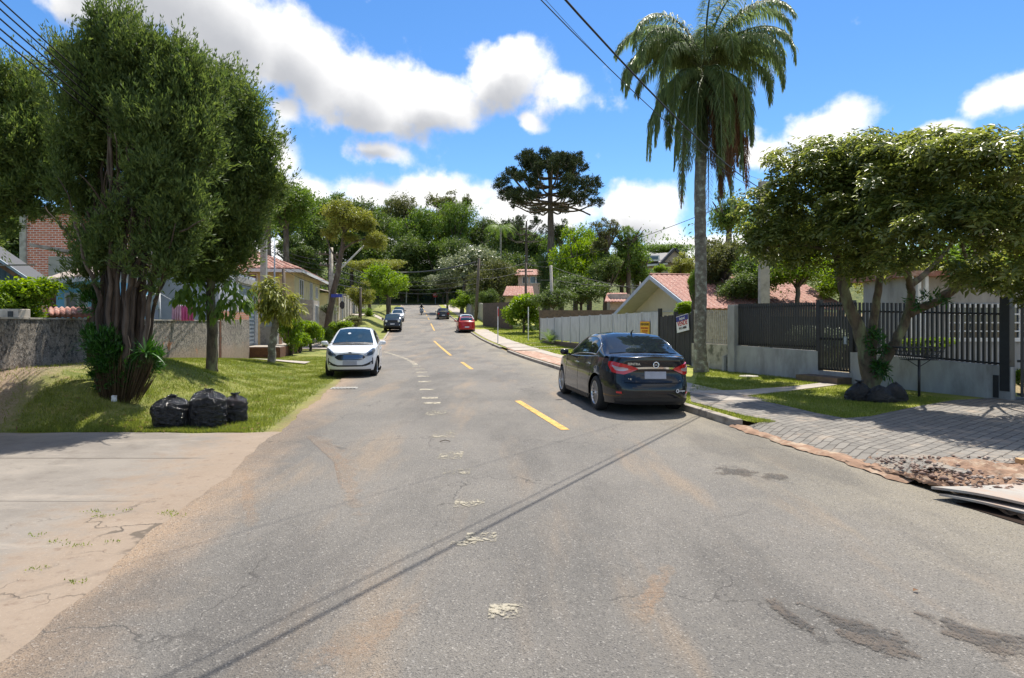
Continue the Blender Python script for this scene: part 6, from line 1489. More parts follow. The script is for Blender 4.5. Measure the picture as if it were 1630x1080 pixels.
b = empty('meter_cabinet', (XW(32.2) + .4, 32.2, .5), rz=WROT, label='low concrete meter cabinet with a brown door beside the garage', cat='cabinet')
g = MB(); g.box((0, 0, .75), (.6, 1.5, 1.5)); g.box((0, 0, 1.56), (.7, 1.7, .1)); g.build('cabinet', M_CONC, b); g = MB(); g.box((.305, .1, .5), (.02, .7, .9)); g.build('door', M_WOODBR, b); g = MB(); g.box((-.05, -.765, 1.2), (.45, .02, .35)); g.build('panel', M_METAL, b)
# house with the laundry
h = empty('house', (0, 0, 0), label='plain beige and grey rendered house behind the laundry', cat='house')
g = MB(); wbox(g, 20.6, 24.85, -4.2, -2.5, 2.5, 3.9); g.build('upper_wall', M_BEIGEW, h); g = MB(); wbox(g, 20.6, 24.85, -4.2, -2.48, 0, 2.5); g.build('lower_wall', M_GREYW, h)
g = MB(); a = [Vector((XW(y), y, 0)) for y in (20.3, 25.1)]
g.add([a[0] + WN * -2.1 + Vector((0, 0, 3.9)), a[1] + WN * -2.1 + Vector((0, 0, 3.9)), a[1] + WN * -4.6 + Vector((0, 0, 4.3)), a[0] + WN * -4.6 + Vector((0, 0, 4.3))] + [a[0] + WN * -2.1 + Vector((0, 0, 3.8)), a[1] + WN * -2.1 + Vector((0, 0, 3.8)), a[1] + WN * -4.6 + Vector((0, 0, 4.2)), a[0] + WN * -4.6 + Vector((0, 0, 4.2))], [(0, 1, 2, 3), (7, 6, 5, 4), (0, 4, 5, 1), (1, 5, 6, 2), (2, 6, 7, 3), (3, 7, 4, 0)]); g.build('roof', M_ROOFP, h)
# laundry
def cloth(name, corners, mat, label, folds=5, amp=.04, group=None):
    A, B, C, D = [Vector(c) for c in corners]; g = MB()
    n = (B - A).cross(D - A).normalized()
    g.grid(lambda u, v: A.lerp(B, u).lerp(D.lerp(C, u), v) + n * amp * math.sin(u * folds * 6.28) * (.4 + .6 * v), 40, 10); o = g.build(name, mat, smooth=True); sd_ = o.modifiers.new('solid', 'SOLIDIFY'); sd_.thickness = .004; tag(o, label, 'laundry', group); return o
Yl = 19.5
M_TOWEL = pm('pale_towel', (.48, .56, .62), (.42, .48, .52), 3, .9); M_PINK = pm('pink_fabric', (.72, .16, .40), (.60, .10, .32), 3, .9); M_PINK2 = pm('pale_pink_fabric', (.72, .50, .66), (.64, .38, .55), 3, .9)
t = cloth('towel', [P(232, 472, Yl), P(251, 467.5, Yl), P(253.5, 491, Yl), P(233, 499, Yl)], M_TOWEL, 'white-edged pale blue towel hanging on the clothes line', 1, .02)
g = MB(); g.tube([P(232, 472, Yl - .03), P(251, 467.5, Yl - .03), P(253.5, 491, Yl - .03), P(233, 499, Yl - .03), P(232, 472, Yl - .03)], .022, 5); g.build('hem', M_WHITE, t); 
cloth('sheet', [P(274, 481, Yl), P(288, 486.5, Yl), P(288, 511, Yl), P(273, 511, Yl)], M_PINK2, 'pale pink striped sheet hanging left of the magenta one', 4, .05); cloth('sheet', [P(288.5, 486.5, Yl), P(310, 490, Yl), P(309, 511, Yl), P(288.5, 511, Yl)], M_PINK, 'magenta sheet hanging nearest the straight tree trunk', 4, .05)
g = MB(); g.tube([P(254, 467, Yl), P(255.5, 530, Yl)], .025, 6); tag(g.build('clothes_prop', M_WHITE, smooth=True), 'thin white pole holding the clothes line beside the towel', 'pole')
g = MB(); g.tube([P(215, 474, Yl), P(254, 467, Yl), P(288, 486, Yl), P(322, 492, Yl)], .006, 4); tag(g.build('clothes_line', M_WHITE), 'thin white clothes line carrying towel and pink sheets', 'line')
# red brick building
bb = empty('brick_building', (-18.2, 27, 0), label='tall unplastered red brick building behind the big cypress', cat='building')
g = MB(); g.box((0, 3, 3.3), (7.4, 6, 6.6)); g.build('wall', M_BRICK, bb); g = MB()
for x in (-3.65, 2.25, 3.6): g.box((x, -.02, 3.32), (.28, .12, 6.64))
g.box((0, -.02, 3.4), (7.3, .10, .25)); g.build('concrete_frame', M_CONC2, bb); g = MB(); g.box((0, 3, 6.75), (7.9, 6.6, .22)); g.build('roof', M_CONC, bb)
# blue house
bh = empty('house', (0, 0, 0), label='sky-blue house with pale tiled roof and curtained window behind the wall', cat='house')
Yb = 18.0; x0, x1 = PX(84, Yb), PX(150, Yb); g = MB(); g.box(((x0 + x1) / 2, Yb + 1.4, 1.4), (x1 - x0, 2.8, 3.2)); g.build('wall', M_BLUE, bh)
def tiles(name, A, B, C, D, mat, par, n, amp=.035, rows=1, th=.06):
    """A,B = lower edge, D,C = upper edge; waves run up the slope"""
    A, B, C, D = map(Vector, (A, B, C, D)); nn = (B - A).cross(D - A).normalized(); 
    if nn.z < 0: nn = -nn
    g = MB(); g.grid(lambda u, v: A.lerp(B, u).lerp(D.lerp(C, u), v) + nn * (amp * abs(math.sin(u * n * math.pi)) + .02 * ((v * rows) % 1)), n * 6, max(1, rows * 3)); o = g.build(name, mat, par, smooth=True); s = o.modifiers.new('solid', 'SOLIDIFY'); s.thickness = th; s.offset = -1; return o
tiles('roof', (x0 - .1, Yb - .45, 2.92), (x1 + .3, Yb - .45, 3.10), (x1 + .3, Yb + 2.6, 4.0), (x0 - .1, Yb + 2.6, 3.9), M_ROOFP, bh, 14, rows=6)
g = MB(); g.bar((x0 - .1, Yb - .50, 2.84), (x1 + .3, Yb - .50, 3.02), .03, .12); g.build('fascia', M_WHITE, bh)
wf = MB(); wx0, wx1, wz0, wz1 = PX(106, Yb), PX(139, Yb), 1.7 + 14 / 960 * Yb, 1.7 + 47 / 960 * Yb
for a, b_ in (((wx0, wz0), (wx1, wz0)), ((wx0, wz1), (wx1, wz1)), ((wx0, wz0), (wx0, wz1)), ((wx1, wz0), (wx1, wz1)), (((wx0 + wx1) / 2 + .06, wz0), ((wx0 + wx1) / 2 + .06, wz1))): wf.bar((a[0], Yb - .03, a[1]), (b_[0], Yb - .03, b_[1]), .05, .06)
wo = wf.build('window', M_WHITE, bh); g = MB(); g.grid(lambda u, v: (wx0 + (wx1 - wx0) * u, Yb - .012 - .006 * math.sin(u * 60), wz0 + (wz1 - wz0) * v), 60, 1); g.build('curtain', M_CURT, wo)
g = MB(); g.bar((PX(82, 17.4), 17.4, 0), (PX(82, 17.4), 17.4, 2.9), .13, .13); g.bar((PX(87, 17.4), 17.4, 0), (PX(87, 17.4), 17.4, 2.9), .05, .05); g.build('post', M_WOODBR, bh)
lo = empty('low_roof', (0, 0, 0), label='strip of red corrugated tiles just above the grey wall', cat='roof'); tiles('tiles', (PX(76, 13.4), 13.4, 1.86), (PX(148, 13.4), 13.4, 1.86), (PX(148, 14.6), 14.6, 2.06), (PX(76, 14.6), 14.6, 2.06), M_ROOF, lo, 8, amp=.05)
g = MB(); g.bar((PX(80, 13.6), 13.6, .1), (PX(80, 13.6), 13.6, 1.84), .08, .08); g.bar((PX(143, 13.6), 13.6, .1), (PX(143, 13.6), 13.6, 1.84), .08, .08); g.build('post', M_WOODBR, lo)
# boarded shed
sh = empty('shed', (0, 0, 0), label='dark blue-grey boarded shed with brown timber under its gable', cat='shed'); Ys = 15.2
xr, xl = PX(60, Ys), PX(-146, Ys); pk = ((xr + xl) / 2, 1.7 + 135 / 960 * Ys); ze = 1.7 + 66 / 960 * Ys; g = MB()
nb = 24
for k in range(nb):
    a = xl + (xr - xl) * k / nb; b_ = xl + (xr - xl) * (k + .93) / nb; zt = lambda x: ze + (pk[1] - ze) * (1 - abs(x - pk[0]) / ((xr - xl) / 2)); g.prism([(a, Ys, 0), (b_, Ys, 0), (b_, Ys, zt(b_)), (a, Ys, zt(a))], .03, (0, 1, 0))
g.add([(xl, Ys + .04, 0), (xr, Ys + .04, 0), (xr, Ys + .04, ze), (pk[0], Ys + .04, pk[1]), (xl, Ys + .04, ze)], [(0, 1, 2, 3, 4)]); g.box(((xl + xr) / 2 - .6, Ys + .7, ze / 2), (xr - xl - 1.2, 1.3, ze - .1)); g.build('boarding', M_WOODB, sh)
ov = .30; sl = (pk[1] - ze) / ((xr - xl) / 2)
for sd in (1, -1):
    e = (pk[0] + sd * ((xr - xl) / 2 + ov), pk[1] - sl * ((xr - xl) / 2 + ov)); g = MB(); g.prism([(pk[0], Ys - .55, pk[1] + .10), (e[0], Ys - .55, e[1] + .10), (e[0], Ys + .22, e[1] + .10), (pk[0], Ys + .22, pk[1] + .10)], .07); g.build('roof', M_DKMET, sh)
    g = MB(); 
    for yy in (-.5, -.25, 0): g.bar((pk[0], Ys + yy, pk[1] + .04), (e[0], Ys + yy, e[1] + .04), .06, .10)
    g.build('rafter', M_WOODBR, sh)
    g = MB(); g.bar((pk[0], Ys - .58, pk[1] + .17), (e[0], Ys - .58, e[1] + .17), .03, .06); g.build('verge_trim', M_METAL, sh)
g = MB(); g.bar((PX(-40, 14.6), 14.6, 1.7 + 92 / 960 * 14.6), (PX(57, 14.6), 14.6, 1.7 + 93 / 960 * 14.6), .035, .035); g.build('gutter_pipe', M_CONC, sh)
ac = empty('air_conditioner', (PX(14, 11.9), 11.9, 1.80), label='pale outdoor air-conditioner unit on top of the grey wall at the left edge', cat='air conditioner')
g = MB(); g.box((0, 0, .09), (.62, .3, .18)); g.build('casing', M_BEIGEW, ac, bevel=.01); 
for sx in (-.13, .16): g = MB(); g.box((sx, -.155, .08), (.10, .012, .11)); g.build('vent', M_DKMET, ac)
# yellow house
yh = empty('house', (0, 0, 0), label='two-storey pale yellow house with red tiled hip roof', cat='house')
g = MB(); wbox(g, 40, 51, -9, -.0, 0, 5.25); g.build('wall', M_YELW, yh)
def wp(y, off, z): p = Vector((XW(y), y, 0)) + WN * off; return Vector((p.x, p.y, z))
e = [wp(39.3, .6, 5.25), wp(51.7, .6, 5.25), wp(51.7, -9.6, 5.25), wp(39.3, -9.6, 5.25)]; r1, r2 = wp(44.2, -4.5, 7.3), wp(46.8, -4.5, 7.3)
tiles('roof_slope', e[3], e[0], r1, r1 + Vector((-.01, 0, 0)), M_ROOF, yh, 26, .05, 8); tiles('roof_slope', e[0], e[1], r2, r1, M_ROOF, yh, 30, .05, 8); tiles('roof_slope', e[1], e[2], r2 + Vector((.01, 0, 0)), r2, M_ROOF, yh, 26, .05, 8); tiles('roof_slope', e[2], e[3], r1, r2, M_ROOF, yh, 30, .05, 8)
g = MB()
for i in range(4): g.bar(e[i] - Vector((0, 0, .12)), e[(i + 1) % 4] - Vector((0, 0, .12)), .08, .2)
g.build('fascia', M_WHITE, yh)
def win(par, c, w, hh, dirv, n=2, mat=None, depth=.05, name='window', frame=None):
    """window in a wall: c centre on the wall face, dirv horizontal direction along the wall"""
    c = Vector(c); d = Vector(dirv).normalized(); nn = Vector((d.y, -d.x, 0)); g = MB()
    for i in range(n + 1): q = c + d * (w * (i / n - .5)); g.bar(q + Vector((0, 0, -hh / 2)) + nn * .02, q + Vector((0, 0, hh / 2)) + nn * .02, .06, .06)
    for s in (-1, 1): g.bar(c - d * w / 2 + Vector((0, 0, s * hh / 2)) + nn * .022, c + d * w / 2 + Vector((0, 0, s * hh / 2)) + nn * .022, .062, .06)
    o = g.build(name, frame or M_WHITE, par); g = MB(); A = c - d * w / 2 + nn * .012; B = c + d * w / 2 + nn * .012; g.add([A - Vector((0, 0, hh / 2)), B - Vector((0, 0, hh / 2)), B + Vector((0, 0, hh / 2)), A + Vector((0, 0, hh / 2))], [(0, 1, 2, 3)]); g.build('pane', mat or M_WINDOW, o); return o
fd = Vector((WN.x, WN.y, 0)); 
win(yh, wp(40, -3.0, 4.55), 1.3, .8, fd); win(yh, wp(40, -6.5, 4.5), 1.3, .9, fd)
win(yh, wp(42.4, 0, 4.1), 1.5, 1.3, WD); win(yh, wp(46.5, 0, 3.7), 1.1, 2.2, WD); win(yh, wp(49.2, 0, 4.2), .9, .9, WD)
g = MB(); wbox(g, 41.0, 44.0, 0, 1.0, 0, 3.3); g.build('porch', M_CAP, yh); win(yh, wp(42.6, 1.0, 2.3), 1.2, 1.3, WD)
yf = MB(); yf.box((-15.9, 46.5, 1.5), (4.6, .2, 2.9), rz=.1); tag(yf.build('garden_wall', M_CONC), 'dark grey garden wall behind the shrubs below the yellow house', 'wall')
sh2 = empty('house', (0, 0, 0), label='small low house with pale tiled roof right of the yellow house', cat='house'); g = MB(); wbox(g, 53.5, 62, -8, .3, 0, 4.4); g.build('wall', M_YELW, sh2)
tiles('roof', wp(53, .9, 4.4), wp(62.5, .9, 4.4), wp(62.5, -4, 5.6), wp(53, -4, 5.6), M_ROOFP, sh2, 20, .05, 6); win(sh2, wp(53.5, -1.4, 3.3), 1.2, 1.0, fd); win(sh2, wp(53.5, -3.6, 3.3), 1.2, 1.0, fd)
# precast panel wall up the left side
pw = empty('panel_wall', (0, 0, 0), label='long pale precast panel wall running up the left side', cat='wall')
for k in range(12):
    y0 = 63 + k * 3.1; z = float(T(XW(y0 + 1.5), y0 + 1.5)); g = MB(); wbox(g, y0 + .12, y0 + 3.1, -.05, .03, z - .5, z + 2.5); g.build('panel', M_CONC2, pw); g = MB(); wbox(g, y0 - .1, y0 + .12, -.12, .12, z - .5, z + 2.7); g.build('post', M_CAP, pw)

# ================================================================ RIGHT SIDE: FENCES AND HOUSES
A0 = Vector((7.2, 19.8, 0)); DR = Vector((3.07, -7.4, 0)).normalized(); DL = Vector((-5.16, 22.8, 0)).normalized()
NR = Vector((-DR.y * -1, DR.x, 0)); NR = Vector((DR.y, -DR.x, 0)); NR = NR if NR.x < 0 else -NR          # towards the street
NL = Vector((-DL.y, DL.x, 0)); NL = NL if NL.x < 0 else -NL
def sR(px):
    k = (px - CX) / FP; return (k * A0.y - A0.x) / (DR.x - k * DR.y)
def sL(px):
    k = (px - CX) / FP; return (k * A0.y - A0.x) / (DL.x - k * DL.y)
def line_box(g, O, D, Nn, s0, s1, o0, o1, z0, z1):
    p = [O + D * s0 + Nn * o0, O + D * s1 + Nn * o0, O + D * s1 + Nn * o1, O + D * s0 + Nn * o1]; p = [Vector((q.x, q.y, z0)) for q in p]
    a = sum(p[i].x * p[(i + 1) % 4].y - p[(i + 1) % 4].x * p[i].y for i in range(4))
    if a < 0: p.reverse()
    return g.prism(p, z1 - z0)
RB = lambda g, s0, s1, o0, o1, z0, z1: line_box(g, A0, DR, NR, s0, s1, o0, o1, z0, z1)
LB = lambda g, s0, s1, o0, o1, z0, z1: line_box(g, A0, DL, NL, s0, s1, o0, o1, z0, z1)
M_GREYR = pm('grey_textured_render', (.40, .395, .385), (.31, .305, .295), 3, .92, .010, 60, c3=(.22, .21, .195), s3=2.2, l3=.5, h3=.72, stretch=(1, 1, .35)); M_BLKF = pm('black_fence_paint', (.022, .022, .024), (.014, .014, .015), 8, .45)
M_PALEW = pm('peeling_pale_wall', (.46, .43, .36), (.30, .28, .23), 4, .92, .008, 30, c3=(.12, .12, .09), s3=2.2, l3=.5, h3=.62); M_WMETAL = pm('white_metal_sheet', (.52, .54, .57), (.42, .44, .47), 5, .45, .002, 20, c3=(.30, .31, .33), s3=3, stretch=(2, 2, .3))
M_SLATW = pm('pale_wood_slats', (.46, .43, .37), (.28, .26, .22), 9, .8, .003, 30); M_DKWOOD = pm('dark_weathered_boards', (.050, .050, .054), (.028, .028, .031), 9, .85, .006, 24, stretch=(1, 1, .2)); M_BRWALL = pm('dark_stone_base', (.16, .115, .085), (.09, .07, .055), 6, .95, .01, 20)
s_g0, s_g1, s_end = sR(1305), sR(1357), sR(1604); WT, FTp = .92, 2.26
f = empty('fence_wall', A0, label='grey rendered low wall with black slats left of the black gate', cat='fence')
def rebase(o, par): o.location = -Vector(par.location); return o
g = MB(); RB(g, 0, .30, -.14, .16, 0, 2.30); rebase(g.build('pillar', M_GREYR, f, bevel=.008), f)
def wedge(g, s0, s1, za, zb_, z0=0.0):
    """wall whose top falls from za to zb_"""
    P_ = lambda s, o, z: A0 + DR * s + NR * o + Vector((0, 0, z)); g.add([P_(s0, -.08, z0), P_(s1, -.08, z0), P_(s1, .08, z0), P_(s0, .08, z0), P_(s0, -.08, za), P_(s1, -.08, zb_), P_(s1, .08, zb_), P_(s0, .08, za)], [(0, 1, 2, 3), (7, 6, 5, 4), (4, 5, 1, 0), (5, 6, 2, 1), (6, 7, 3, 2), (7, 4, 0, 3)])
g = MB(); wedge(g, .30, s_g0, .98, .93); rebase(g.build('low_wall', M_GREYR, f), f)
def slats(g, s0, s1, step, z0a, z0b, z1a, z1b, w=.035, d=.05, B=RB, o=0.0):
    n = int((s1 - s0) / step)
    for k in range(n + 1):
        s = s0 + (s1 - s0) * k / n; t = k / n; B(g, s - w / 2, s + w / 2, o - d / 2, o + d / 2, z0a + (z0b - z0a) * t, z1a + (z1b - z1a) * t)
g = MB(); slats(g, .36, s_g0 - .10, .085, 1.0, .95, 2.33, 2.28); rebase(g.build('slats', M_BLKF, f), f); g = MB(); 
for z in (1.03, 2.18): RB(g, .3, s_g0, -.055, -.03, z, z + .04)
rebase(g.build('rail', M_BLKF, f), f); g = MB(); RB(g, s_g0 - .06, s_g0 + .05, -.07, .07, .3, 2.34); rebase(g.build('post', M_BLKF, f), f)
gt = empty('gate', A0 + DR * s_g0, label='black slatted pedestrian gate above the brown step', cat='gate'); g = MB(); slats(g, s_g0 + .12, s_g1 - .08, .085, .42, .42, 2.27, 2.25); rebase(g.build('slats', M_BLKF, gt), gt)
g = MB()
for z in (.42, 1.25, 2.15): RB(g, s_g0 + .06, s_g1 - .04, -.05, -.02, z, z + .05)
rebase(g.build('gate_frame', M_BLKF, gt), gt); g = MB(); RB(g, s_g1 - .2, s_g1 - .12, .03, .07, 1.15, 1.35); rebase(g.build('lock', M_METAL, gt), gt)
st = MB(); RB(st, s_g0 - .25, s_g1 + .05, .08, .62, .0, .29); tag(st.build('step', M_BRWALL), 'brown stone step in front of the black pedestrian gate', 'step')
st = MB(); RB(st, s_g0 - .06, s_g1 + .06, -.09, .09, .0, .40); tag(st.build('threshold', M_GREYR), 'grey rendered threshold under the black pedestrian gate', 'threshold')
f2 = empty('fence_wall', A0 + DR * s_g1, label='long grey wall with black slats behind the forked street tree', cat='fence')
g = MB(); wedge(g, s_g1, s_end + .1, .95, .80); rebase(g.build('low_wall', M_GREYR, f2), f2); g = MB(); slats(g, s_g1 + .10, s_end - .12, .105, .97, .82, 2.24, 2.10, w=.045); rebase(g.build('slats', M_BLKF, f2), f2)
g = MB(); 
for z in (.98, 2.02): P1 = A0 + DR * s_g1 + Vector((0, 0, z)); P2 = A0 + DR * s_end + Vector((0, 0, z - .13)); g.bar(P1 - NR * .05, P2 - NR * .05, .03, .04)
rebase(g.build('rail', M_BLKF, f2), f2); g = MB(); RB(g, s_end - .1, s_end + .08, -.09, .09, .3, 2.25); rebase(g.build('post', M_BLKF, f2), f2); g = MB(); RB(g, s_g1 - .04, s_g1 + .06, -.07, .07, .3, 2.3); rebase(g.build('post', M_BLKF, f2), f2)
g = MB(); RB(g, s_end - .22, s_end - .12, .08, .10, .15, .62); rebase(g.build('drain_pipe', M_BLKF, f2), f2)
# right-hand sliding gate
A1 = A0 + DR * (s_end + .12); f3 = empty('sliding_gate', A1, label='tall black slatted vehicle gate at the right edge of the photo', cat='gate')
g = MB(); D3 = Vector((1, -.55, 0)).normalized(); N3 = Vector((-D3.y, D3.x, 0)); 
for k in range(34): s = .1 + k * .12; line_box(g, Vector((0, 0, 0)), D3, N3, s, s + .05, -.02, .02, .2, 2.12)
g.build('slats', M_BLKF, f3); g = MB()
for z in (.22, .9, 2.0): line_box(g, Vector((0, 0, 0)), D3, N3, .05, 4.2, .02, .05, z, z + .05)
g.build('gate_frame', M_BLKF, f3)
# litter basket stands
def basket(px, py, z, Y, hgt, wdt, mat, label):
    b = empty('litter_basket', (PX(px, Y), Y, z), label=label, cat='litter basket'); g = MB(); g.tube([(0, 0, 0), (0, 0, hgt)], .028, 8); g.build('post', mat, b, smooth=True)
    g = MB(); h = .26; l, d = wdt / 2, .20
    for (zz, sc2) in ((0, .72), (.09, .86), (.18, .95), (h, 1.0)): g.tube([(-l * sc2, -d * sc2, hgt + zz), (l * sc2, -d * sc2, hgt + zz), (l * sc2, d * sc2, hgt + zz), (-l * sc2, d * sc2, hgt + zz), (-l * sc2, -d * sc2, hgt + zz)], .007 if zz < h else .011, 4)
    for k in range(15):
        x = -l + 2 * l * k / 14
        for s in (-1, 1): g.tube([(x * .72, s * d * .72, hgt), (x, s * d, hgt + h + .03)], .005, 4)
        g.tube([(x * .72, -d * .72, hgt), (x * .72, d * .72, hgt)], .005, 4)
    for k in range(5):
        y = -d + 2 * d * k / 4
        for s in (-1, 1): g.tube([(s * l * .72, y * .72, hgt), (s * l, y, hgt + h + .03)], .005, 4)
    g.build('basket', mat, b); g = MB()
    for s in (-1, 1): g.tube([(0, 0, hgt - .16), (s * l * .6, 0, hgt)], .008, 4)
    g.build('brace', mat, b); return b
basket(1463, 632, ZR, 12.95, .80, .86, M_DKMET, 'black wire litter basket on a post before the grey wall'); basket(912, 551, ZR, 39.0, 1.15, .72, M_CONC2, 'pale litter basket on a post on the lawn by the cycad')
# pale slatted fence beside the palm, dark wooden gate, white metal fence
f4 = empty('slatted_fence', A0, label='pale wooden slats on a peeling wall between palm and grey pillar', cat='fence'); s0, s1 = .02, sL(1104)
g = MB(); LB(g, s0, s1, -.08, .08, 0, .98); rebase(g.build('low_wall', M_PALEW, f4), f4); g = MB(); slats(g, s0 + .06, s1 - .05, .115, 1.0, 1.0, 2.13, 2.2, w=.06, d=.025, B=LB); rebase(g.build('slats', M_SLATW, f4), f4); g = MB(); LB(g, s0, s1, -.05, -.02, 1.1, 1.15); LB(g, s0, s1, -.05, -.02, 1.95, 2.0); rebase(g.build('rail', M_SLATW, f4), f4)
pst = MB(); LB(pst, .12, .24, .10, .20, 0, .62); tag(pst.build('pipe_stub', M_GREYR), 'short grey pipe standing in the corner beside the grey pillar', 'pipe')
f5 = empty('wooden_gate', A0 + DL * sL(1104), label='dark weathered wooden double gate behind the black sedan', cat='gate'); s2, s3 = sL(1103), sL(1050); M5 = (s2 + s3) / 2 
for (a, b_, tl) in ((s2, M5 - .04, .04), (M5 + .04, s3 - .05, -.02)):
    g = MB(); n = 7
    for k in range(n): u = a + (b_ - a) * k / n; LB(g, u + .008, u + (b_ - a) / n - .008, -.02 + .006 * (k % 2), .02 + .006 * (k % 2), .15, 2.02 + tl + random.uniform(-.03, .03))
    LB(g, a, b_, -.06, -.03, .5, .6); LB(g, a, b_, -.06, -.03, 1.7, 1.8); rebase(g.build('door_leaf', M_DKWOOD, f5), f5)
for s in (s2 - .02, M5, s3): g = MB(); LB(g, s - .06, s + .06, -.09, .05, 0, 2.16 + (.15 if s == s3 else 0)); rebase(g.build('post', M_DKWOOD, f5), f5)
s4 = sL(861); f6 = empty('metal_fence', A0 + DL * s3, label='long white corrugated metal fence on a dark stone base', cat='fence'); g = MB()
base_z = lambda s: float(prof((A0 + DL * s).y))
n = 11
for k in range(n):
    a = s3 + .08 + (s4 - s3) * k / n; b_ = s3 + .08 + (s4 - s3) * (k + 1) / n - .08; z = base_z((a + b_) / 2); zt = 2.17 - .012 * k if k < 9 else 2.05
    g = MB(); L = b_ - a; m = int(L / .05)
    def pf(u, v, a=a, L=L, z=z, zt=zt, m=m): i = u * m; return A0 + DL * (a + L * u) + NL * (.012 * math.sin(i * math.pi * .5)) + Vector((0, 0, .55 + z * .5 + (zt - .55 - z * .5) * v))
    g.grid(pf, m, 1); o = rebase(g.build('sheet_panel', M_WMETAL, f6), f6); sdm = o.modifiers.new('solid', 'SOLIDIFY'); sdm.thickness = .01
    g = MB(); LB(g, b_, b_ + .07, -.05, .04, .1, zt + .03); rebase(g.build('post', M_WMETAL, f6), f6)
g = MB(); LB(g, s3 + .06, s4, -.10, .06, 0, .55); 
rebase(g.build('stone_base', M_BRWALL, f6), f6)
# notices
def board(name, cpos, D, N_, w, hh, mat, label, tilt=0, thick=.012):
    ang = math.atan2(D.y, D.x); o = empty(name, cpos, label=label, cat='sign'); o.rotation_euler = (0, 0, ang)
    return o
def notice(name, px, py, w, hh, off, label, mat, lines, tilt=0.0, border=None, bands=()):
    s = sL(px); c = A0 + DL * s + NL * off; Yc = c.y; c = Vector((c.x, c.y, EYE - (py - HY) / FP * Yc)); d = -DL   # reading direction: left to right as seen from the street
    rot = Matrix((( d.x, 0, -d.y * -1), (d.y, 0, -d.x), (0, 1, 0)))
    X = Vector((d.x, d.y, 0)); Z = Vector((0, 0, 1)); Nv = X.cross(Z); Mx = Matrix((X, Z, Nv)).transposed().to_4x4()       # local x right, y up, z to the viewer
    o = bpy.data.objects.new(name, None); col.objects.link(o); o.matrix_world = Matrix.Translation(c) @ Mx @ Matrix.Rotation(tilt, 4, 'Z'); tag(o, label, 'sign')
    g = MB(); g.box((0, 0, 0), (w, hh, .012)); g.build('board', mat, o)
    for (y, h2, m) in bands: g = MB(); g.box((0, y, .008), (w * .99, h2, .003)); g.build('band', m, o)
    for (txt, y, size, m) in lines: text_mesh('lettering', txt, size, m, o, Matrix.Translation((0, y, .011)), bold=size * .02)
    if border:
        g = MB()
        for sx in (-1, 1): g.box((sx * (w / 2 - .012), 0, .008), (.018, hh, .004))
        for sy in (-1, 1): g.box((0, sy * (hh / 2 - .012), .0085), (w, .018, .004))
        g.build('border', border, o)
    return o
M_YELS = pm('yellow_board', (.80, .47, .01), (.72, .40, .01), 4, .5); M_ORS = pm('orange_edge', (.75, .25, .01), (.6, .2, .01), 4, .5); M_BLKI = plain('black_ink', (.015, .013, .012), .6); M_REDI = plain('red_ink', (.50, .03, .02), .6); M_BLUI = plain('blue_ink', (.02, .03, .22), .5); M_PAPER = pm('banner_vinyl', (.74, .75, .78), (.66, .67, .70), 4, .5)
notice('yellow_sign', 1028.5, 525, .92, .70, .06, 'yellow sign with black and red lettering on the white metal fence', M_YELS, [('SOM SEGUR', .225, .15, M_BLKI), ('MONITORADO', .06, .105, M_REDI), ('24h 365 DIAS', -.06, .10, M_REDI), ('ATENDIMENTO', -.155, .07, M_REDI), ('3 41 - 9999-1433', -.255, .085, M_BLKI)], 0, M_ORS)
notice('banner', 1089.5, 515, .92, .62, .08, 'white banner with blue band and red lettering on the dark wooden gate', M_PAPER, [('Imóvel', .19, .15, M_PAPER), ('VENDE', .0, .24, M_REDI), ('9913-9888', -.18, .13, M_BLKI)], R_(8), None, [(.195, .19, M_BLUI)])
# gabled house behind the white fence
hs = empty('house', (0, 0, 0), label='cream house with a wide gable and striped red tile roof', cat='house')
PK = Vector((6.9, 30, 4.06)); gd = Vector((-.21, .978, 0)).normalized(); rd = Vector((gd.y, -gd.x, 0))      # rd: ridge direction, to the right
M_CREAM = pm('cream_render', (.62, .53, .36), (.56, .47, .31), 2, .85, .002, 40); M_SOFF = pm('pale_soffit', (.50, .48, .42), (.44, .42, .36), 3, .8); M_BARGE = pm('grey_bargeboard', (.46, .49, .54), (.38, .41, .46), 5, .7)
def tile_stripe_mat():
    m, nt, b, N, Lk, Mh, noise, mapr, mix, bump, xyz = nodes_ctx('striped_clay_tiles'); x, y, z = xyz()
    n = noise(5, 5, .7); n2 = noise(16, 4, .7)
    base = mix(mapr(n, .35, .65), (.34, .14, .10), (.24, .095, .07)); base = mix(Mh('MULTIPLY', mapr(n2, .5, .62), .7), base, (.55, .40, .33)); Lk(base, b.inputs['Base Color']); b.inputs['Roughness'].default_value = .8; return m
M_TILE = tile_stripe_mat(); M_TILEL = pm('pale_tile_ridges', (.56, .42, .34), (.44, .31, .25), 8, .85)
near_e = PK - gd * 4.2 + Vector((0, 0, -1.78)); far_e = PK + gd * 6.6 + Vector((0, 0, -2.55)); RL = 8.0
g = MB(); NT = 29
def roofp(E):
    g = MB()
    def fn(u, v):
        p = PK.lerp(E, v) + rd * (RL * u); ph = (u * NT) % 1; return p + Vector((0, 0, .045 * abs(math.sin(u * NT * math.pi)) + .015 * ((v * 14) % 1)))
    g.grid(fn, NT * 6, 42); o = g.build('roof_slope', M_TILE, hs, smooth=False); s = o.modifiers.new('solid', 'SOLIDIFY'); s.thickness = .05; return o
roofp(near_e); roofp(far_e)
g = MB()
for k in range(NT): a = PK + rd * (RL * (k + .5) / NT) + Vector((0, 0, .055)); b_ = near_e + rd * (RL * (k + .5) / NT) + Vector((0, 0, .055)); g.bar(a, b_, .13, .03)
g.build('tile_ridges', M_TILEL, hs)
g = MB(); g.tube([PK + Vector((0, 0, .05)) - rd * .05, PK + rd * RL + Vector((0, 0, .05))], .09, 8); g.build('ridge', M_TILE, hs)
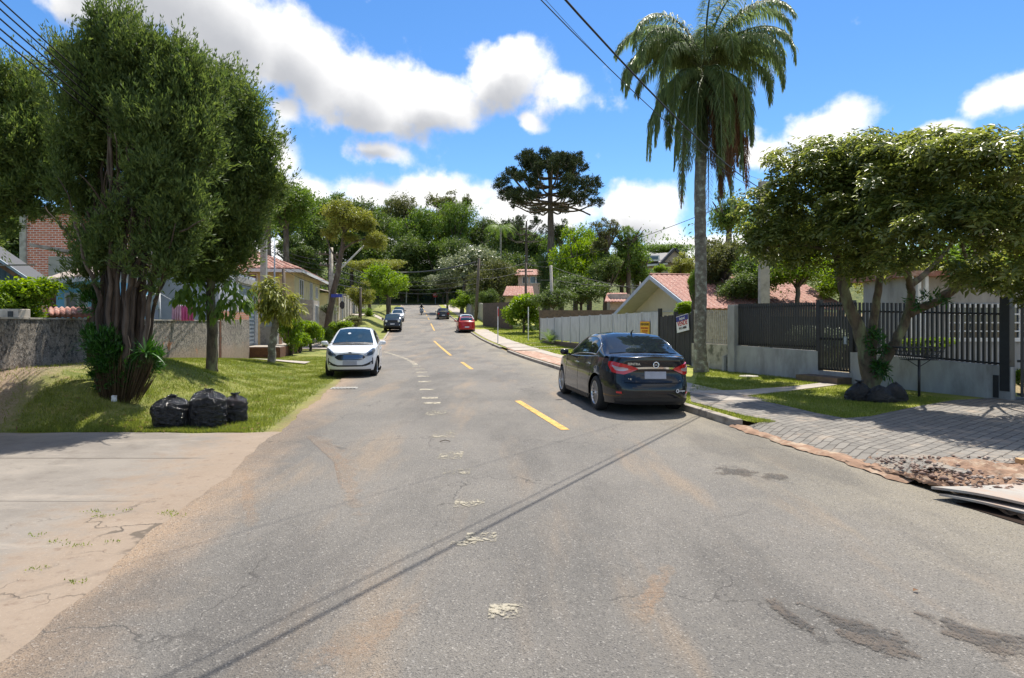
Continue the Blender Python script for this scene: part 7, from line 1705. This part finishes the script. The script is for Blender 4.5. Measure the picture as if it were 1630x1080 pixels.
for E in (near_e, far_e): g = MB(); g.bar(PK - rd * .06 + Vector((0, 0, -.06)), E - rd * .06 + Vector((0, 0, -.06)), .05, .19); g.build('bargeboard', M_BARGE, hs)
for E in (near_e, far_e): g = MB(); q = Vector((0, 0, -.12)); g.add([PK + q, E + q, E + q + rd * 1.0, PK + q + rd * 1.0], [(0, 1, 2, 3)]); o = g.build('soffit', M_SOFF, hs)
g = MB(); W0 = rd * .95; a = PK - gd * 3.4; b_ = PK + gd * 5.2; zf = lambda E, t: PK.z + (E.z - PK.z) * t
g.add([Vector((a.x, a.y, 0)) + W0, Vector((b_.x, b_.y, 0)) + W0, Vector((b_.x, b_.y, zf(far_e, 5.2 / 6.6) - .13)) + W0, PK + W0 + Vector((0, 0, -.13)), Vector((a.x, a.y, zf(near_e, 3.4 / 4.2) - .13)) + W0], [(0, 4, 3, 2, 1)]); 
a2, b2 = a + rd * RL * .98, b_ + rd * RL * .98
g.add([Vector((a.x, a.y, 0)) + W0, Vector((a2.x, a2.y, 0)), Vector((a2.x, a2.y, 2.2)), Vector((a.x, a.y, zf(near_e, 3.4 / 4.2) - .13)) + W0], [(0, 1, 2, 3)]); g.build('wall', M_CREAM, hs)
g = MB(); g.bar(a + W0 - rd * .03 + Vector((0, 0, 2.30 - a.z)), b_ + W0 - rd * .03 + Vector((0, 0, 2.30 - b_.z)), .06, .07); g.build('moulding', M_SOFF, hs)
ch = MB(); ch.box((PX(984, 50), 50, 2.0), (1.6, 1.6, 4.2)); o = empty('outbuilding', (0, 0, 0), label='small red-roofed outbuilding between the dark trees and the gable', cat='building'); ch.build('wall', M_CONC2, o); tiles('roof', (PX(962, 48), 48, 3.4), (PX(1002, 48), 48, 3.4), (PX(998, 52), 52, 4.3), (PX(966, 52), 52, 4.3), M_ROOF, o, 8, .05, 4)
# dark wall beyond the lawn
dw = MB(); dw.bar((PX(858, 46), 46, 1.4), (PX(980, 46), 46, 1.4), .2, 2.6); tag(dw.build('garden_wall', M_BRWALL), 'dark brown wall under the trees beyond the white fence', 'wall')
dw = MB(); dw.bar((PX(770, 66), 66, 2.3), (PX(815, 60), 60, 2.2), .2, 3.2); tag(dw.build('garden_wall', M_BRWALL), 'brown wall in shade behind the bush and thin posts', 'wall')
wl_ = MB()
for k in range(6): yy = 72 + k * 5; wl_.bar((XR(yy) + 3.4, yy, float(prof(yy)) + 1.1), (XR(yy + 4.7) + 3.4, yy + 4.7, float(prof(yy + 4.7)) + 1.1), .16, 2.3)
tag(wl_.build('garden_wall', M_CONC2), 'pale wall in sections climbing behind the trees on the right side', 'wall')
# houses behind the trees on the right
h2 = empty('house', (0, 0, 0), label='low pinkish house with red roof behind the utility poles', cat='house'); Y = 92; g = MB(); g.box((PX(842, Y), Y + 3, 5.5), (mpp(Y) * 34, 6, 7)); g.build('upper_wall', pm('pinkish_render', (.52, .40, .34), (.44, .33, .28), 2, .85), h2)
zt = EYE - (437 - HY) / FP * Y; tiles('roof', (PX(818, Y), Y - .6, zt - .2), (PX(866, Y), Y - .6, zt - .2), (PX(860, Y), Y + 3, zt + 1.0), (PX(824, Y), Y + 3, zt + 1.0), M_ROOF, h2, 12, .06, 4)
for px in (836, 848, 858): win(h2, (PX(px, Y), Y, EYE - (446 - HY) / FP * Y), .8, 1.0, (1, 0, 0), 1)
zt2 = EYE - (455 - HY) / FP * 86; tiles('porch_roof', (PX(800, 86), 84, zt2 - 1.6), (PX(850, 86), 84, zt2 - 1.6), (PX(848, 88), 88, zt2), (PX(806, 88), 88, zt2), M_ROOF, h2, 12, .08, 4); g = MB(); g.box((PX(826, 86), 87.5, 4.0), (3.8, 4, 4.0)); g.build('lower_wall', M_CREAM, h2)
h3 = empty('house', (0, 0, 0), label='pale upper-floor house with dark slate roof and dormer above the gable', cat='house'); Y = 84; M_SLATE = pm('dark_slates', (.055, .055, .062), (.03, .03, .035), 9, .6, .01, 20); zz = lambda py, Y=Y: EYE - (py - HY) / FP * Y
M_TAUPE = pm('taupe_render', (.46, .38, .32), (.38, .31, .26), 2, .85); g = MB(); g.box((PX(1052, Y), Y + 4, zz(445)), (mpp(Y) * 58, 8, mpp(Y) * 62)); g.build('wall', M_TAUPE, h3)
g = MB(); g.prism([(PX(1018, Y), Y - .9, zz(424)), (PX(1090, Y), Y - .9, zz(418)), (PX(1072, Y), Y + 4, zz(400)), (PX(1028, Y), Y + 4, zz(404))], .25, (0, 0, 1)); g.build('roof_slope', M_SLATE, h3); g = MB(); g.prism([(PX(1050, Y), Y - 1.2, zz(418)), (PX(1070, Y), Y - 1.2, zz(400)), (PX(1090, Y), Y - 1.2, zz(422))], 6, (0, 1, 0)); g.build('gable', M_TAUPE, h3)
for (x1, y1, x2, y2) in ((1046,424,1070,398),(1070,398,1098,426)): g = MB(); g.bar((PX(x1, Y), Y - 1.0, zz(y1)), (PX(x2, Y), Y - 1.0, zz(y2)), 1.2, .35); g.build('roof_slope', M_SLATE, h3)
g = MB(); g.box((PX(1034, Y), Y - .2, zz(413)), (mpp(Y) * 24, 2.4, mpp(Y) * 9)); dm = g.build('dormer', M_WHITE, h3); g = MB(); g.box((PX(1034, Y), Y - 1.42, zz(412.5)), (mpp(Y) * 19, .05, mpp(Y) * 5)); g.build('pane', M_WINDOW, dm)
for px in (1028, 1040): win(h3, (PX(px, Y), Y, zz(435)), .9, 1.1, (1, 0, 0), 1)
g = MB(); g.bar((PX(1016, Y), Y - 1.0, zz(425)), (PX(1060, Y), Y - 1.0, zz(421)), .1, .25); g.build('gutter', M_WHITE, h3)
# grey garden house behind the black fence
hr = empty('house', (0, 0, 0), label='grey house with big white-gridded window behind the black fence', cat='house'); Y = 19.0; xa, xb = PX(1445, Y), PX(1760, Y); g = MB(); g.box(((xa + xb) / 2, Y + 1.2, 1.6), (xb - xa, 2.4, 3.1)); g.build('wall', M_GREYR, hr)
g = MB(); g.prism([(xa - .3, Y - .6, 3.15), (xb + .6, Y - .6, 3.15), (xb + .6, Y + 2.7, 3.15), (xa - .3, Y + 2.7, 3.15)], .16); g.build('roof', M_ROOF, hr)
wx0, wx1 = PX(1508, Y), PX(1640, Y); wz0, wz1 = EYE - (541 - HY) / FP * Y, EYE - (487 - HY) / FP * Y; g = MB(); nx, nz = 7, 4
for i in range(nx + 1): x = wx0 + (wx1 - wx0) * i / nx; g.bar((x, Y - .04, wz0), (x, Y - .04, wz1), .05, .05)
for j in range(nz + 1): z = wz0 + (wz1 - wz0) * j / nz; g.bar((wx0, Y - .042, z), (wx1, Y - .042, z), .054, .045 if 0 < j < nz else .12)
wo = g.build('window', M_WHITE, hr); g = MB(); g.add([(wx0, Y - .012, wz0), (wx1, Y - .012, wz0), (wx1, Y - .012, wz1), (wx0, Y - .012, wz1)], [(0, 1, 2, 3)]); g.build('pane', M_WINDOW, wo)
for px in (1450, 1462, 1474): g = MB(); x = PX(px, Y - .5); g.bar((x, Y - .5, .1), (x, Y - .5, 3.3), .10, .10); g.build('porch_post', M_WHITE, hr)
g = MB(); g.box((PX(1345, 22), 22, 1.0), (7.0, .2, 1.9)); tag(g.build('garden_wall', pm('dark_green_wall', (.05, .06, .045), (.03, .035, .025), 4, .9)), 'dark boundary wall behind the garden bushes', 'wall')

# ================================================================ POLES, WIRES, SIGNS
def pole(px, Y, ztop, r, mat, label, cross=(), square=False, lean=0.0, z0=None, cat='utility pole', name='utility_pole'):
    x = PX(px, Y); zb = (TZ(x, Y) if z0 is None else z0) - .2; o = empty(name, (x, Y, zb), label=label, cat=cat); g = MB(); H_ = ztop - zb
    if square: g.bar((0, 0, 0), (lean, 0, H_), r * 2, r * 1.3)
    else: g.tube([(0, 0, 0), (lean * .5, 0, H_ * .5), (lean, 0, H_)], [r * 1.15, r, r * .8], 10)
    g.build('shaft', mat, o, smooth=not square)
    for (dz, w, ang) in cross:
        g = MB(); d = Vector((math.cos(ang), math.sin(ang), 0)) * w / 2; c = Vector((lean, 0, H_ - dz)); g.bar(c - d, c + d, .09, .10); ca = g.build('crossarm', M_POLEW, o); 
        for t in (-.9, -.45, .45, .9): i = MB(); i.lathe([(.03, 0), (.05, .04), (.03, .08), (.05, .11), (.0, .16)], 8, Matrix.Translation(c + d * t + Vector((0, 0, .05)))); i.build('insulator', M_CONC2, ca)
    return o
zA, zB = 6.0, 6.9
pole(420, 31.5, 6.15, .15, M_CONC, 'grey concrete pole rising beside the garage', square=True)
pole(437, 38, 7.1, .05, M_METAL, 'thin pale pipe mast over the yellow house roof'); pole(455, 37.5, 5.1, .12, M_POLEW, 'dark bare wooden pole before the yellow house wall', lean=-.15)
PB = pole(527, 43, 7.1, .17, M_CONC2, 'concrete pole crowded with cables behind the leaning tree', cross=((.5, 1.8, .6), (1.3, 1.6, .6)))
g = MB(); c = Vector((0, 0, 0))
lamp = empty('street_lamp', P(529, 441, 43), label='long white lamp arm slanting up from the crowded concrete pole', cat='street lamp'); e = P(583, 388, 43) - P(529, 441, 43); g = MB(); g.tube([(0, 0, 0), e], .06, 8); g.build('arm', M_WHITE, lamp, smooth=True); g = MB(); g.box(tuple(e + Vector((.15, -.1, .05))), (.5, .25, .14)); g.build('lamp_head', M_METAL, lamp)
pole(574, 60, 5.3, .12, M_POLEW, 'thin dark wooden pole before the panel wall', z0=1.2)
pole(757, 76, 9.9, .19, M_POLEW, 'tall leaning wooden pole on the right verge', lean=.45, cross=((.9, 1.2, 0),), z0=2.0)
pole(837, 84, 10.1, .17, M_POLEW, 'wooden pole with crossarm in front of the pinkish house', cross=((.3, 3.0, 0), (1.2, 2.0, 0)), z0=2.3)
pole(880, 50, 6.5, .13, M_CONC2, 'pale concrete pole behind the far end of the white fence', square=False, z0=.4, lean=-.15)
pole(1019, 45, 4.8, .06, M_CONC2, 'thin pale mast left of the gabled roof', z0=.3)
pole(647, 150, 12.0, .16, M_CONC2, 'pale pole at the foot of the hill across the junction')
PR = pole(1216, 19.6, 6.3, .15, M_CONC2, 'square concrete pole behind the black fence under the tree crown', square=True, z0=.1)
mb = empty('meter_box', (PX(1206, 19.45), 19.35, 1.25), label='dark electricity meter box behind the black slats by the square pole', cat='meter box'); g = MB(); g.box((0, 0, .15), (.28, .16, .55)); g.build('casing', M_DKMET, mb, bevel=.01); g = MB(); g.box((0, -.085, .25), (.16, .01, .12)); g.build('dial', M_WINDOW, mb)
for px, lb, Y in ((792.5, 'thin white signpost with a narrow red and white plate left of the bush', 41), (841, 'thin white post in front of the big bush', 44)):
    o = empty('signpost', (PX(px, Y), Y, float(prof(Y)) + ZR), label=lb, cat='signpost'); g = MB(); g.tube([(0, 0, 0), (0, 0, 2.5)], .035, 6); g.build('post', M_WHITE, o)
    if Y == 41: g = MB(); g.box((.03, 0, 2.1), (.05, .5, .5)); g.build('plate', M_REDI, o)
    else: g = MB(); g.box((.02, 0, 1.9), (.03, .3, .22)); g.build('plate', M_WHITE, o)
Y = 41.0; o = empty('street_sign', (PX(545, Y), Y, .2), label='post with a blue street-name plate and the back of an octagonal sign', cat='sign'); g = MB(); g.tube([(0, 0, 0), (0, 0, EYE - (468 - HY) / FP * Y - .2)], .035, 6); g.build('post', M_METAL, o)
z = EYE - (471 - HY) / FP * Y - .2; g = MB(); g.box((-.40, 0, z), (.75, .02, .22)); pl = g.build('name_plate', pm('street_sign_blue', (.03, .06, .36), (.025, .05, .30), 5, .5), o)
z = EYE - (486 - HY) / FP * Y - .2; g = MB(); g.lathe([(0, .01), (.33, .01), (.33, -.01), (0, -.01)], 8, Matrix.Translation((0, -.05, z)) @ Matrix.Diagonal((.55, 1, .85, 1)) @ Matrix.Rotation(R_(90), 4, 'X') @ Matrix.Rotation(R_(22.5), 4, 'Z')); g.build('octagonal_plate', M_DKMET, o)
Y = 149.0; o = empty('stop_sign', (PX(693, Y), Y, TZ(PX(693, Y), Y)), label='red octagonal stop sign on a pale post across the junction', cat='sign'); zs_ = EYE - (470 - HY) / FP * Y - o.location.z; g = MB(); g.tube([(0, 0, 0), (0, 0, zs_)], .06, 6); g.build('post', M_METAL, o)
g = MB(); g.lathe([(0, .02), (.62, .02), (.62, -.02), (0, -.02)], 8, Matrix.Translation((0, -.1, zs_)) @ Matrix.Rotation(R_(90), 4, 'X') @ Matrix.Rotation(R_(22.5), 4, 'Z')); pl = g.build('octagonal_plate', M_REDI, o); text_mesh('lettering', 'PARE', .42, M_WHITE, pl, Matrix.Translation((0, -.14, zs_)) @ Matrix.Rotation(R_(90), 4, 'X'), bold=.01)
# cables
def cable(pts, r, label, sag=.0, n=24, group=None, ext=False):
    pts = [Vector(p) for p in pts]; out = []
    for i in range(len(pts) - 1):
        for k in range(n):
            t = k / n; p = pts[i].lerp(pts[i + 1], t); p.z -= sag * 4 * t * (1 - t); out.append(p)
    out.append(pts[-1]); g = MB(); g.tube(out, r, 5); o = g.build('overhead_cable', M_CABLE, smooth=True); tag(o, label, 'cable', group); return o
E1 = Vector((8.05, 19.5, 6.05)); S1 = Vector((-7.6, -6.2, 7.4))
cable([E1, S1], .015, 'thick twisted overhead cable running to the square pole, upper of the two', sag=1.05); cable([E1 + Vector((0, 0, -.12)), S1 + Vector((-.25, .1, -.05))], .007, 'thinner overhead cable just below the thick twisted one', sag=1.12)
cable([Vector((8.05, 19.5, 6.35)), Vector((.57, 10, 7.05)), Vector((-12, -6, 8.2))], .0045, 'single thin overhead wire crossing the palm fronds', sag=.5)
cable([Vector((8.05, 19.5, 6.0)), Vector((XR(40) + 2.5, 46, 6.3))], .012, 'overhead wire going from the square pole up the right side', sag=.5)
for i, (zf, zn) in enumerate(((6.25, 5.95), (6.08, 5.78), (5.9, 5.6), (5.72, 5.42), (5.55, 5.26))):
    xs = -13.0; cable([Vector((PX(420, 31.5), 31.5, zf - .15)), Vector((-6.75 + .06 * i, 8.0, zn)), Vector((-3.0 + .06 * i, -6, zn))], .011, ['topmost', 'second from top', 'middle', 'second from bottom', 'lowest'][i] + ' of the five wires at the upper left corner', sag=.0)
for i in range(6):
    cable([Vector((PX(420, 31.5), 31.5, 6.0 - .16 * i)), P(524 + i, 412 + i * 9, 43)], .013, ['first', 'second', 'third', 'fourth', 'fifth', 'sixth'][i] + ' wire from the top between garage pole and crowded pole', sag=.35)
for i in range(4): cable([P(528, 415 + 12 * i, 43), P(647, 440 + i * 4, 150)], .03, ['topmost', 'second', 'third', 'lowest'][i] + ' cable running up the street from the crowded pole', sag=1.0)
cable([P(575, 425, 95), P(650, 434, 100), P(757, 418, 76)], .10, 'thick pale cable bundle slung across the street to the leaning wooden pole', sag=.3)
for i in range(4): cable([P(600, 446 + 5 * i, 100), P(757, 436 + 8 * i, 76)], .035, ['topmost', 'second', 'third', 'lowest'][i] + ' of the low thin cables crossing the street below the thick bundle', sag=.7)
for i, (a, b_) in enumerate((((757,430),(837,419)), ((757,445),(837,430)))): cable([P(*a, 76), P(*b_, 84)], .03, ['upper', 'lower'][i] + ' cable between the leaning wooden pole and the crossarm pole', sag=.3)
for i, (a, b_) in enumerate((((837,419),(879,425)), ((837,440),(879,446)))): cable([P(*a, 84), P(*b_, 50)], .02, ['upper', 'lower'][i] + ' cable from the crossarm pole down to the pale pole', sag=.2)
for i, (a, b_) in enumerate((((879,425),(1019,460)), ((879,445),(1019,455)))): cable([P(*a, 50), P(*b_, 45)], .022, ['upper', 'lower'][i] + ' cable between the pale pole and the mast left of the gable', sag=.25)

# ================================================================ SMALL THINGS
def bag_mat():
    m, nt, b, N, Lk, Mh, noise, mapr, mix, bump, xyz = nodes_ctx('black_plastic_film'); n = noise(7, 5, .65, stretch=(1, 1, 2.2)); n2 = noise(26, 4, .7, stretch=(1, 1, 1.6)); b.inputs['Base Color'].default_value = (.006, .006, .008, 1); b.inputs['Roughness'].default_value = .16; b.inputs['Specular IOR Level'].default_value = .75; Lk(bump(n2, .02, .9, bump(n, .12, 1)), b.inputs['Normal']); return m
M_BAG = bag_mat()
from mathutils import noise as mnoise
def bag(px, py, Y, w, hh, label, seed, tilt=0, z=None, d=None, knot=True, soft=False):
    x = PX(px, Y); z = TZ(x, Y) if z is None else z; d = d or w * .9; o = empty('rubbish_bag', (x, Y, z - .01), label=label, cat='rubbish bag'); g = MB(); sv = Vector((seed * 3.7, seed * 1.3, seed))
    def fn(u, v):
        a = u * 6.2832; t = v; prof2 = [(0, .82), (.06, .93), (.2, 1.0), (.5, 1.0), (.72, .97), (.84, .86), (.92, .62), (.97, .32), (1, .12)] if not soft else [(0, .9), (.08, 1.0), (.25, 1.0), (.45, .90), (.65, .70), (.82, .48), (.93, .26), (1, .05)]; r = float(np.interp(t, [p[0] for p in prof2], [p[1] for p in prof2]))
        ridge = abs(math.sin(a * 6.5 + seed + 2 * mnoise.noise(Vector((math.cos(a), math.sin(a), t * 2)) + sv))) * .10 * max(0, t - .45); fo = abs(mnoise.noise(Vector((math.cos(a) * 2.2, math.sin(a) * 2.2, t * 6)) + sv * 2)); q = 1 - .13 * (fo ** .6) + .14 * mnoise.noise(Vector((math.cos(a) * 1.3, math.sin(a) * 1.3, t * 2.5)) + sv) + .05 * mnoise.noise(Vector((math.cos(a) * 5, math.sin(a) * 5, t * 9)) + sv) - ridge
        return (math.cos(a) * w / 2 * r * q + tilt * t * hh, math.sin(a) * d / 2 * r * q, hh * t * (1 + .10 * mnoise.noise(Vector((math.cos(a) * 2, math.sin(a) * 2, 5)) + sv)))
    g.grid(fn, 120, 70); g.grid(lambda u, v: (math.cos(u * 6.2832) * w / 2 * .7 * v, math.sin(u * 6.2832) * d / 2 * .7 * v, .0), 24, 2); g.build('sack', M_BAG, o, smooth=True)
    if knot:
        g = MB(); T0 = Vector((tilt * hh, 0, hh * .97))
        for k in range(5): a = k * 1.26 + seed; g.tube([T0, T0 + Vector((math.cos(a) * .03, math.sin(a) * .03, .035)), T0 + Vector((math.cos(a) * .085, math.sin(a) * .085, .03 + .03 * (k % 2)))], [.018, .022, .006], 6, jit=.4)
        g.build('knot', M_BAG, o, smooth=True)
    return o
bag(274, 684, 9.85, .62, .50, 'round black rubbish bag at the left of the three', 1); bag(333, 680, 9.95, .62, .60, 'tallest black rubbish bag, in the middle of the three', 2); bag(374, 670, 10.35, .44, .48, 'smaller crumpled black rubbish bag at the right of the three', 3)
bag(1368, 640, 12.35, .62, .38, 'slumped black rubbish bag left of the forked trunk', 5, z=ZR, d=.5, soft=True); bag(1400, 641, 12.15, .66, .33, 'black rubbish bag directly in front of the forked trunk', 6, z=ZR, d=.5, knot=False, soft=True); bag(1424, 641, 12.3, .52, .38, 'black rubbish bag right of the forked trunk', 8, z=ZR, d=.5, knot=False, soft=True)
# boards over the trench
M_PLY = pm('weathered_plywood', (.36, .335, .30), (.25, .235, .215), 6, .85, .004, 30, stretch=(1, .3, 1), c3=(.40, .26, .18), s3=3); M_PINE = pm('pine_plank', (.52, .32, .15), (.42, .24, .10), 6, .75, .003, 30); M_HOLE = plain('trench_dark', (.03, .02, .015), .95, spec=.1)
def sheet(name, corners, th, mat, label, bow=0.05, cat='board'):
    A, B, C, D = [Vector(c) for c in corners]; g = MB()
    def fn(u, v): p = A.lerp(B, u).lerp(D.lerp(C, u), v); p.z += bow * math.sin(u * 3.1) * (1 - v) * -1 + bow * .5 * math.sin(v * 3.1); return p
    g.grid(fn, 14, 8); o = g.build(name, mat, smooth=False); s = o.modifiers.new('solid', 'SOLIDIFY'); s.thickness = th; s.offset = -1
    if o.data.polygons[0].normal.z < 0: o.data.flip_normals()
    tag(o, label, cat); return o
g = MB(); g.add([(4.12, 5.62, .027), (4.42, 4.2, .027), (6.2, 4.2, .027), (5.6, 5.6, .027)], [(0, 1, 2, 3)]); struct(g.build('trench', M_HOLE))  # flat near-black sheet stands in for the depth of the trench
sheet('plywood_board', [(4.03, 5.80, .13), (5.7, 6.05, .17), (5.75, 5.00, .19), (4.40, 5.17, .16)], .022, M_PLY, 'large bowed plywood board lying over the dug trench', .03); sheet('plywood_board', [(4.05, 5.72, .085), (5.0, 5.8, .11), (5.0, 5.0, .12), (4.35, 5.12, .10)], .02, M_PLY, 'second plywood board under the large bowed one', .02)
sheet('steel_plate', [(4.36, 4.98, .07), (5.9, 4.9, .12), (5.9, 4.3, .10), (4.52, 4.42, .06)], .015, M_GREYR, 'dark flat plate lying lowest at the right edge of the photo', .01)
g = MB(); g.bar((4.47, 5.08, .13), (5.4, 5.22, .17), .10, .05); tag(g.build('plank', M_PINE), 'light pine plank next to the edge of the plywood board', 'plank'); g = MB(); g.bar((5.55, 6.62, .19), (6.6, 6.4, .20), .10, .05); tag(g.build('plank', M_PINE), 'light pine plank lying on the paving at the right edge', 'plank')
g = MB(); g.box((4.42, 5.02, .06), (.16, .14, .10), rz=.3); tag(g.build('stone_block', M_CONC2, bevel=.02), 'yellowish stone block propping the plywood board', 'stone')
# grate and small litter
g = MB(); c = GZ(548, 618, .03)
for k in range(7): g.box((c.x - .27 + k * .09, c.y, .035), (.05, .34, .02), rz=.16)
g.box((c.x, c.y, .027), (.66, .38, .01), rz=.16); tag(g.build('drain_grate', M_CONC), 'small slotted drain grate at the left edge of the asphalt', 'drain grate')
c = GZ(1192, 600, ZR); g = MB(); g.lathe([(0, .03), (.26, .03), (.28, .0)], 20, Matrix.Translation((c.x, c.y, ZR))); tag(g.build('manhole_cover', M_CONC2), 'pale round cover in the grass beside the grey wall', 'cover')
g = MB(); a = GZ(700, 703, .03); g.tube([a, a + Vector((.08, .0, .02)), a + Vector((.15, -.02, .005))], .006, 5); tag(g.build('twig', M_BARK), 'dark curved twig on the worn white dash', 'twig')
c = GZ(1453, 941, .03); V, Fc = leaves(np.array([tuple(c)]), np.array([[1, .2, .1]]), np.array([[0, 0, 1.]]), [.04], [.03], .3); tag(np_mesh('fallen_leaf', V, Fc, M_L_DEAD), 'single brown dry leaf on the asphalt, lower right', 'leaf')
c = GZ(190, 648, .2); g = MB(); g.box((PX(182, 10.6), 10.6, TZ(PX(182, 10.6), 10.6) + .05), (.09, .06, .12), rz=.4); tag(g.build('litter', M_WHITE, bevel=.02), 'crumpled scrap of white litter at the foot of the cypress', 'litter')

# ================================================================ MOTORCYCLIST
Y = 96.0; X = PX(671, Y); hd = math.pi * 0 + math.atan(.165)
mc = empty('motorcycle', (X, Y, float(prof(Y)) + .03), label='dark motorcycle ridden down the middle of the street', cat='motorcycle'); mc.rotation_euler = (0, 0, math.pi + hd)
def M_mc(): pass
for yy, nm in ((.68, 'wheel'), (-.62, 'wheel')):
    g = MB(); g.lathe([(.20, -.05), (.29, -.055), (.315, -.03), (.32, 0), (.315, .03), (.29, .055), (.20, .05)], 24, Matrix.Translation((0, yy, .32)) @ Matrix.Rotation(R_(90), 4, 'Y'), closed=True); w_ = g.build('wheel', M_RUBBER, mc, smooth=True); g = MB(); g.lathe([(0, .03), (.06, .03), (.2, .02), (.2, -.02), (.06, -.03), (0, -.03)], 16, Matrix.Translation((0, yy, .32)) @ Matrix.Rotation(R_(90), 4, 'Y')); g.build('rim', M_RIM, w_)
g = MB(); g.lathe([(0, -.34), (.10, -.28), (.16, -.1), (.17, .08), (.13, .24), (0, .32)], 14, Matrix.Translation((0, .18, .86)) @ Matrix.Rotation(R_(-82), 4, 'X')); g.build('tank', M_NAVYP, mc, smooth=True)
g = MB(); g.box((0, -.38, .82), (.26, .66, .10)); g.build('seat', M_TRIM, mc, bevel=.03); g = MB(); g.box((0, .08, .48), (.30, .42, .36)); g.tube([(0, .5, .95), (0, -.1, .7), (0, -.62, .42)], .04, 6); g.build('engine', M_DKMET, mc, bevel=.02)
g = MB()
for s in (-1, 1): g.tube([(s * .09, .68, .32), (s * .09, .50, .95)], .03, 6); g.tube([(s * .02, .50, 1.02), (s * .22, .46, 1.10), (s * .38, .34, 1.08)], .018, 6)
g.build('fork_and_handlebar', M_CHROME, mc); g = MB(); g.lathe([(0, .10), (.08, .09), (.10, .03), (.07, -.08)], 14, Matrix.Translation((0, .60, .96)) @ Matrix.Rotation(R_(-90), 4, 'X')); g.build('headlight', M_LAMPW, mc)
def skin_body(name, joints, edges, radii, mat, parent=None):
    me = bpy.data.meshes.new(name); me.from_pydata(joints, edges, []); me.materials.append(mat); o = bpy.data.objects.new(name, me); col.objects.link(o); o.parent = parent
    sk = o.modifiers.new('skin', 'SKIN')
    lay = me.skin_vertices[0] if len(me.skin_vertices) else None
    if lay is None:
        bpy.context.view_layer.objects.active = o
    for i, r in enumerate(radii): me.skin_vertices[0].data[i].radius = (r, r)
    me.skin_vertices[0].data[0].use_root = True
    ss = o.modifiers.new('sub', 'SUBSURF'); ss.levels = ss.render_levels = 1; return o
J = [(0, -.28, .95), (0, -.22, 1.20), (0, -.14, 1.42), (0, -.10, 1.52), (0, -.08, 1.66),   # pelvis spine chest neck head
     (.19, -.14, 1.40), (.30, .06, 1.18), (.35, .30, 1.10), (.36, .38, 1.08), (-.19, -.14, 1.40), (-.30, .06, 1.18), (-.35, .30, 1.10), (-.36, .38, 1.08),
     (.14, -.22, .93), (.24, .18, .80), (.20, .02, .36), (.20, .16, .30), (-.14, -.22, .93), (-.24, .18, .80), (-.20, .02, .36), (-.20, .16, .30)]
ED = [(0, 1), (1, 2), (2, 3), (3, 4), (2, 5), (5, 6), (6, 7), (7, 8), (2, 9), (9, 10), (10, 11), (11, 12), (0, 13), (13, 14), (14, 15), (15, 16), (0, 17), (17, 18), (18, 19), (19, 20)]
RD = [.15, .14, .16, .06, .10, .075, .055, .042, .045, .075, .055, .042, .045, .10, .075, .055, .05, .10, .075, .055, .05]
M_CLOTH = pm('dark_clothing', (.025, .025, .03), (.015, .015, .018), 8, .9)
rider = empty('person', mc.location, label='motorcyclist in dark clothes and black helmet riding towards the camera', cat='person'); rider.rotation_euler = mc.rotation_euler
try: skin_body('body', J, ED, RD, M_CLOTH, rider)
except Exception as ex:
    print('skin fallback', ex)
g = MB(); g.lathe([(0, -.14), (.09, -.13), (.135, -.03), (.14, .05), (.10, .12), (0, .15)], 16, Matrix.Translation((0, -.08, 1.68))); hm = g.build('helmet', M_TRIM, rider, smooth=True); g = MB(); g.grid(lambda u, v: (.145 * math.sin((u - .5) * 2.2), -.08 + .145 * math.cos((u - .5) * 2.2), 1.64 + .09 * v), 8, 2); g.build('visor', M_GLASS, hm)
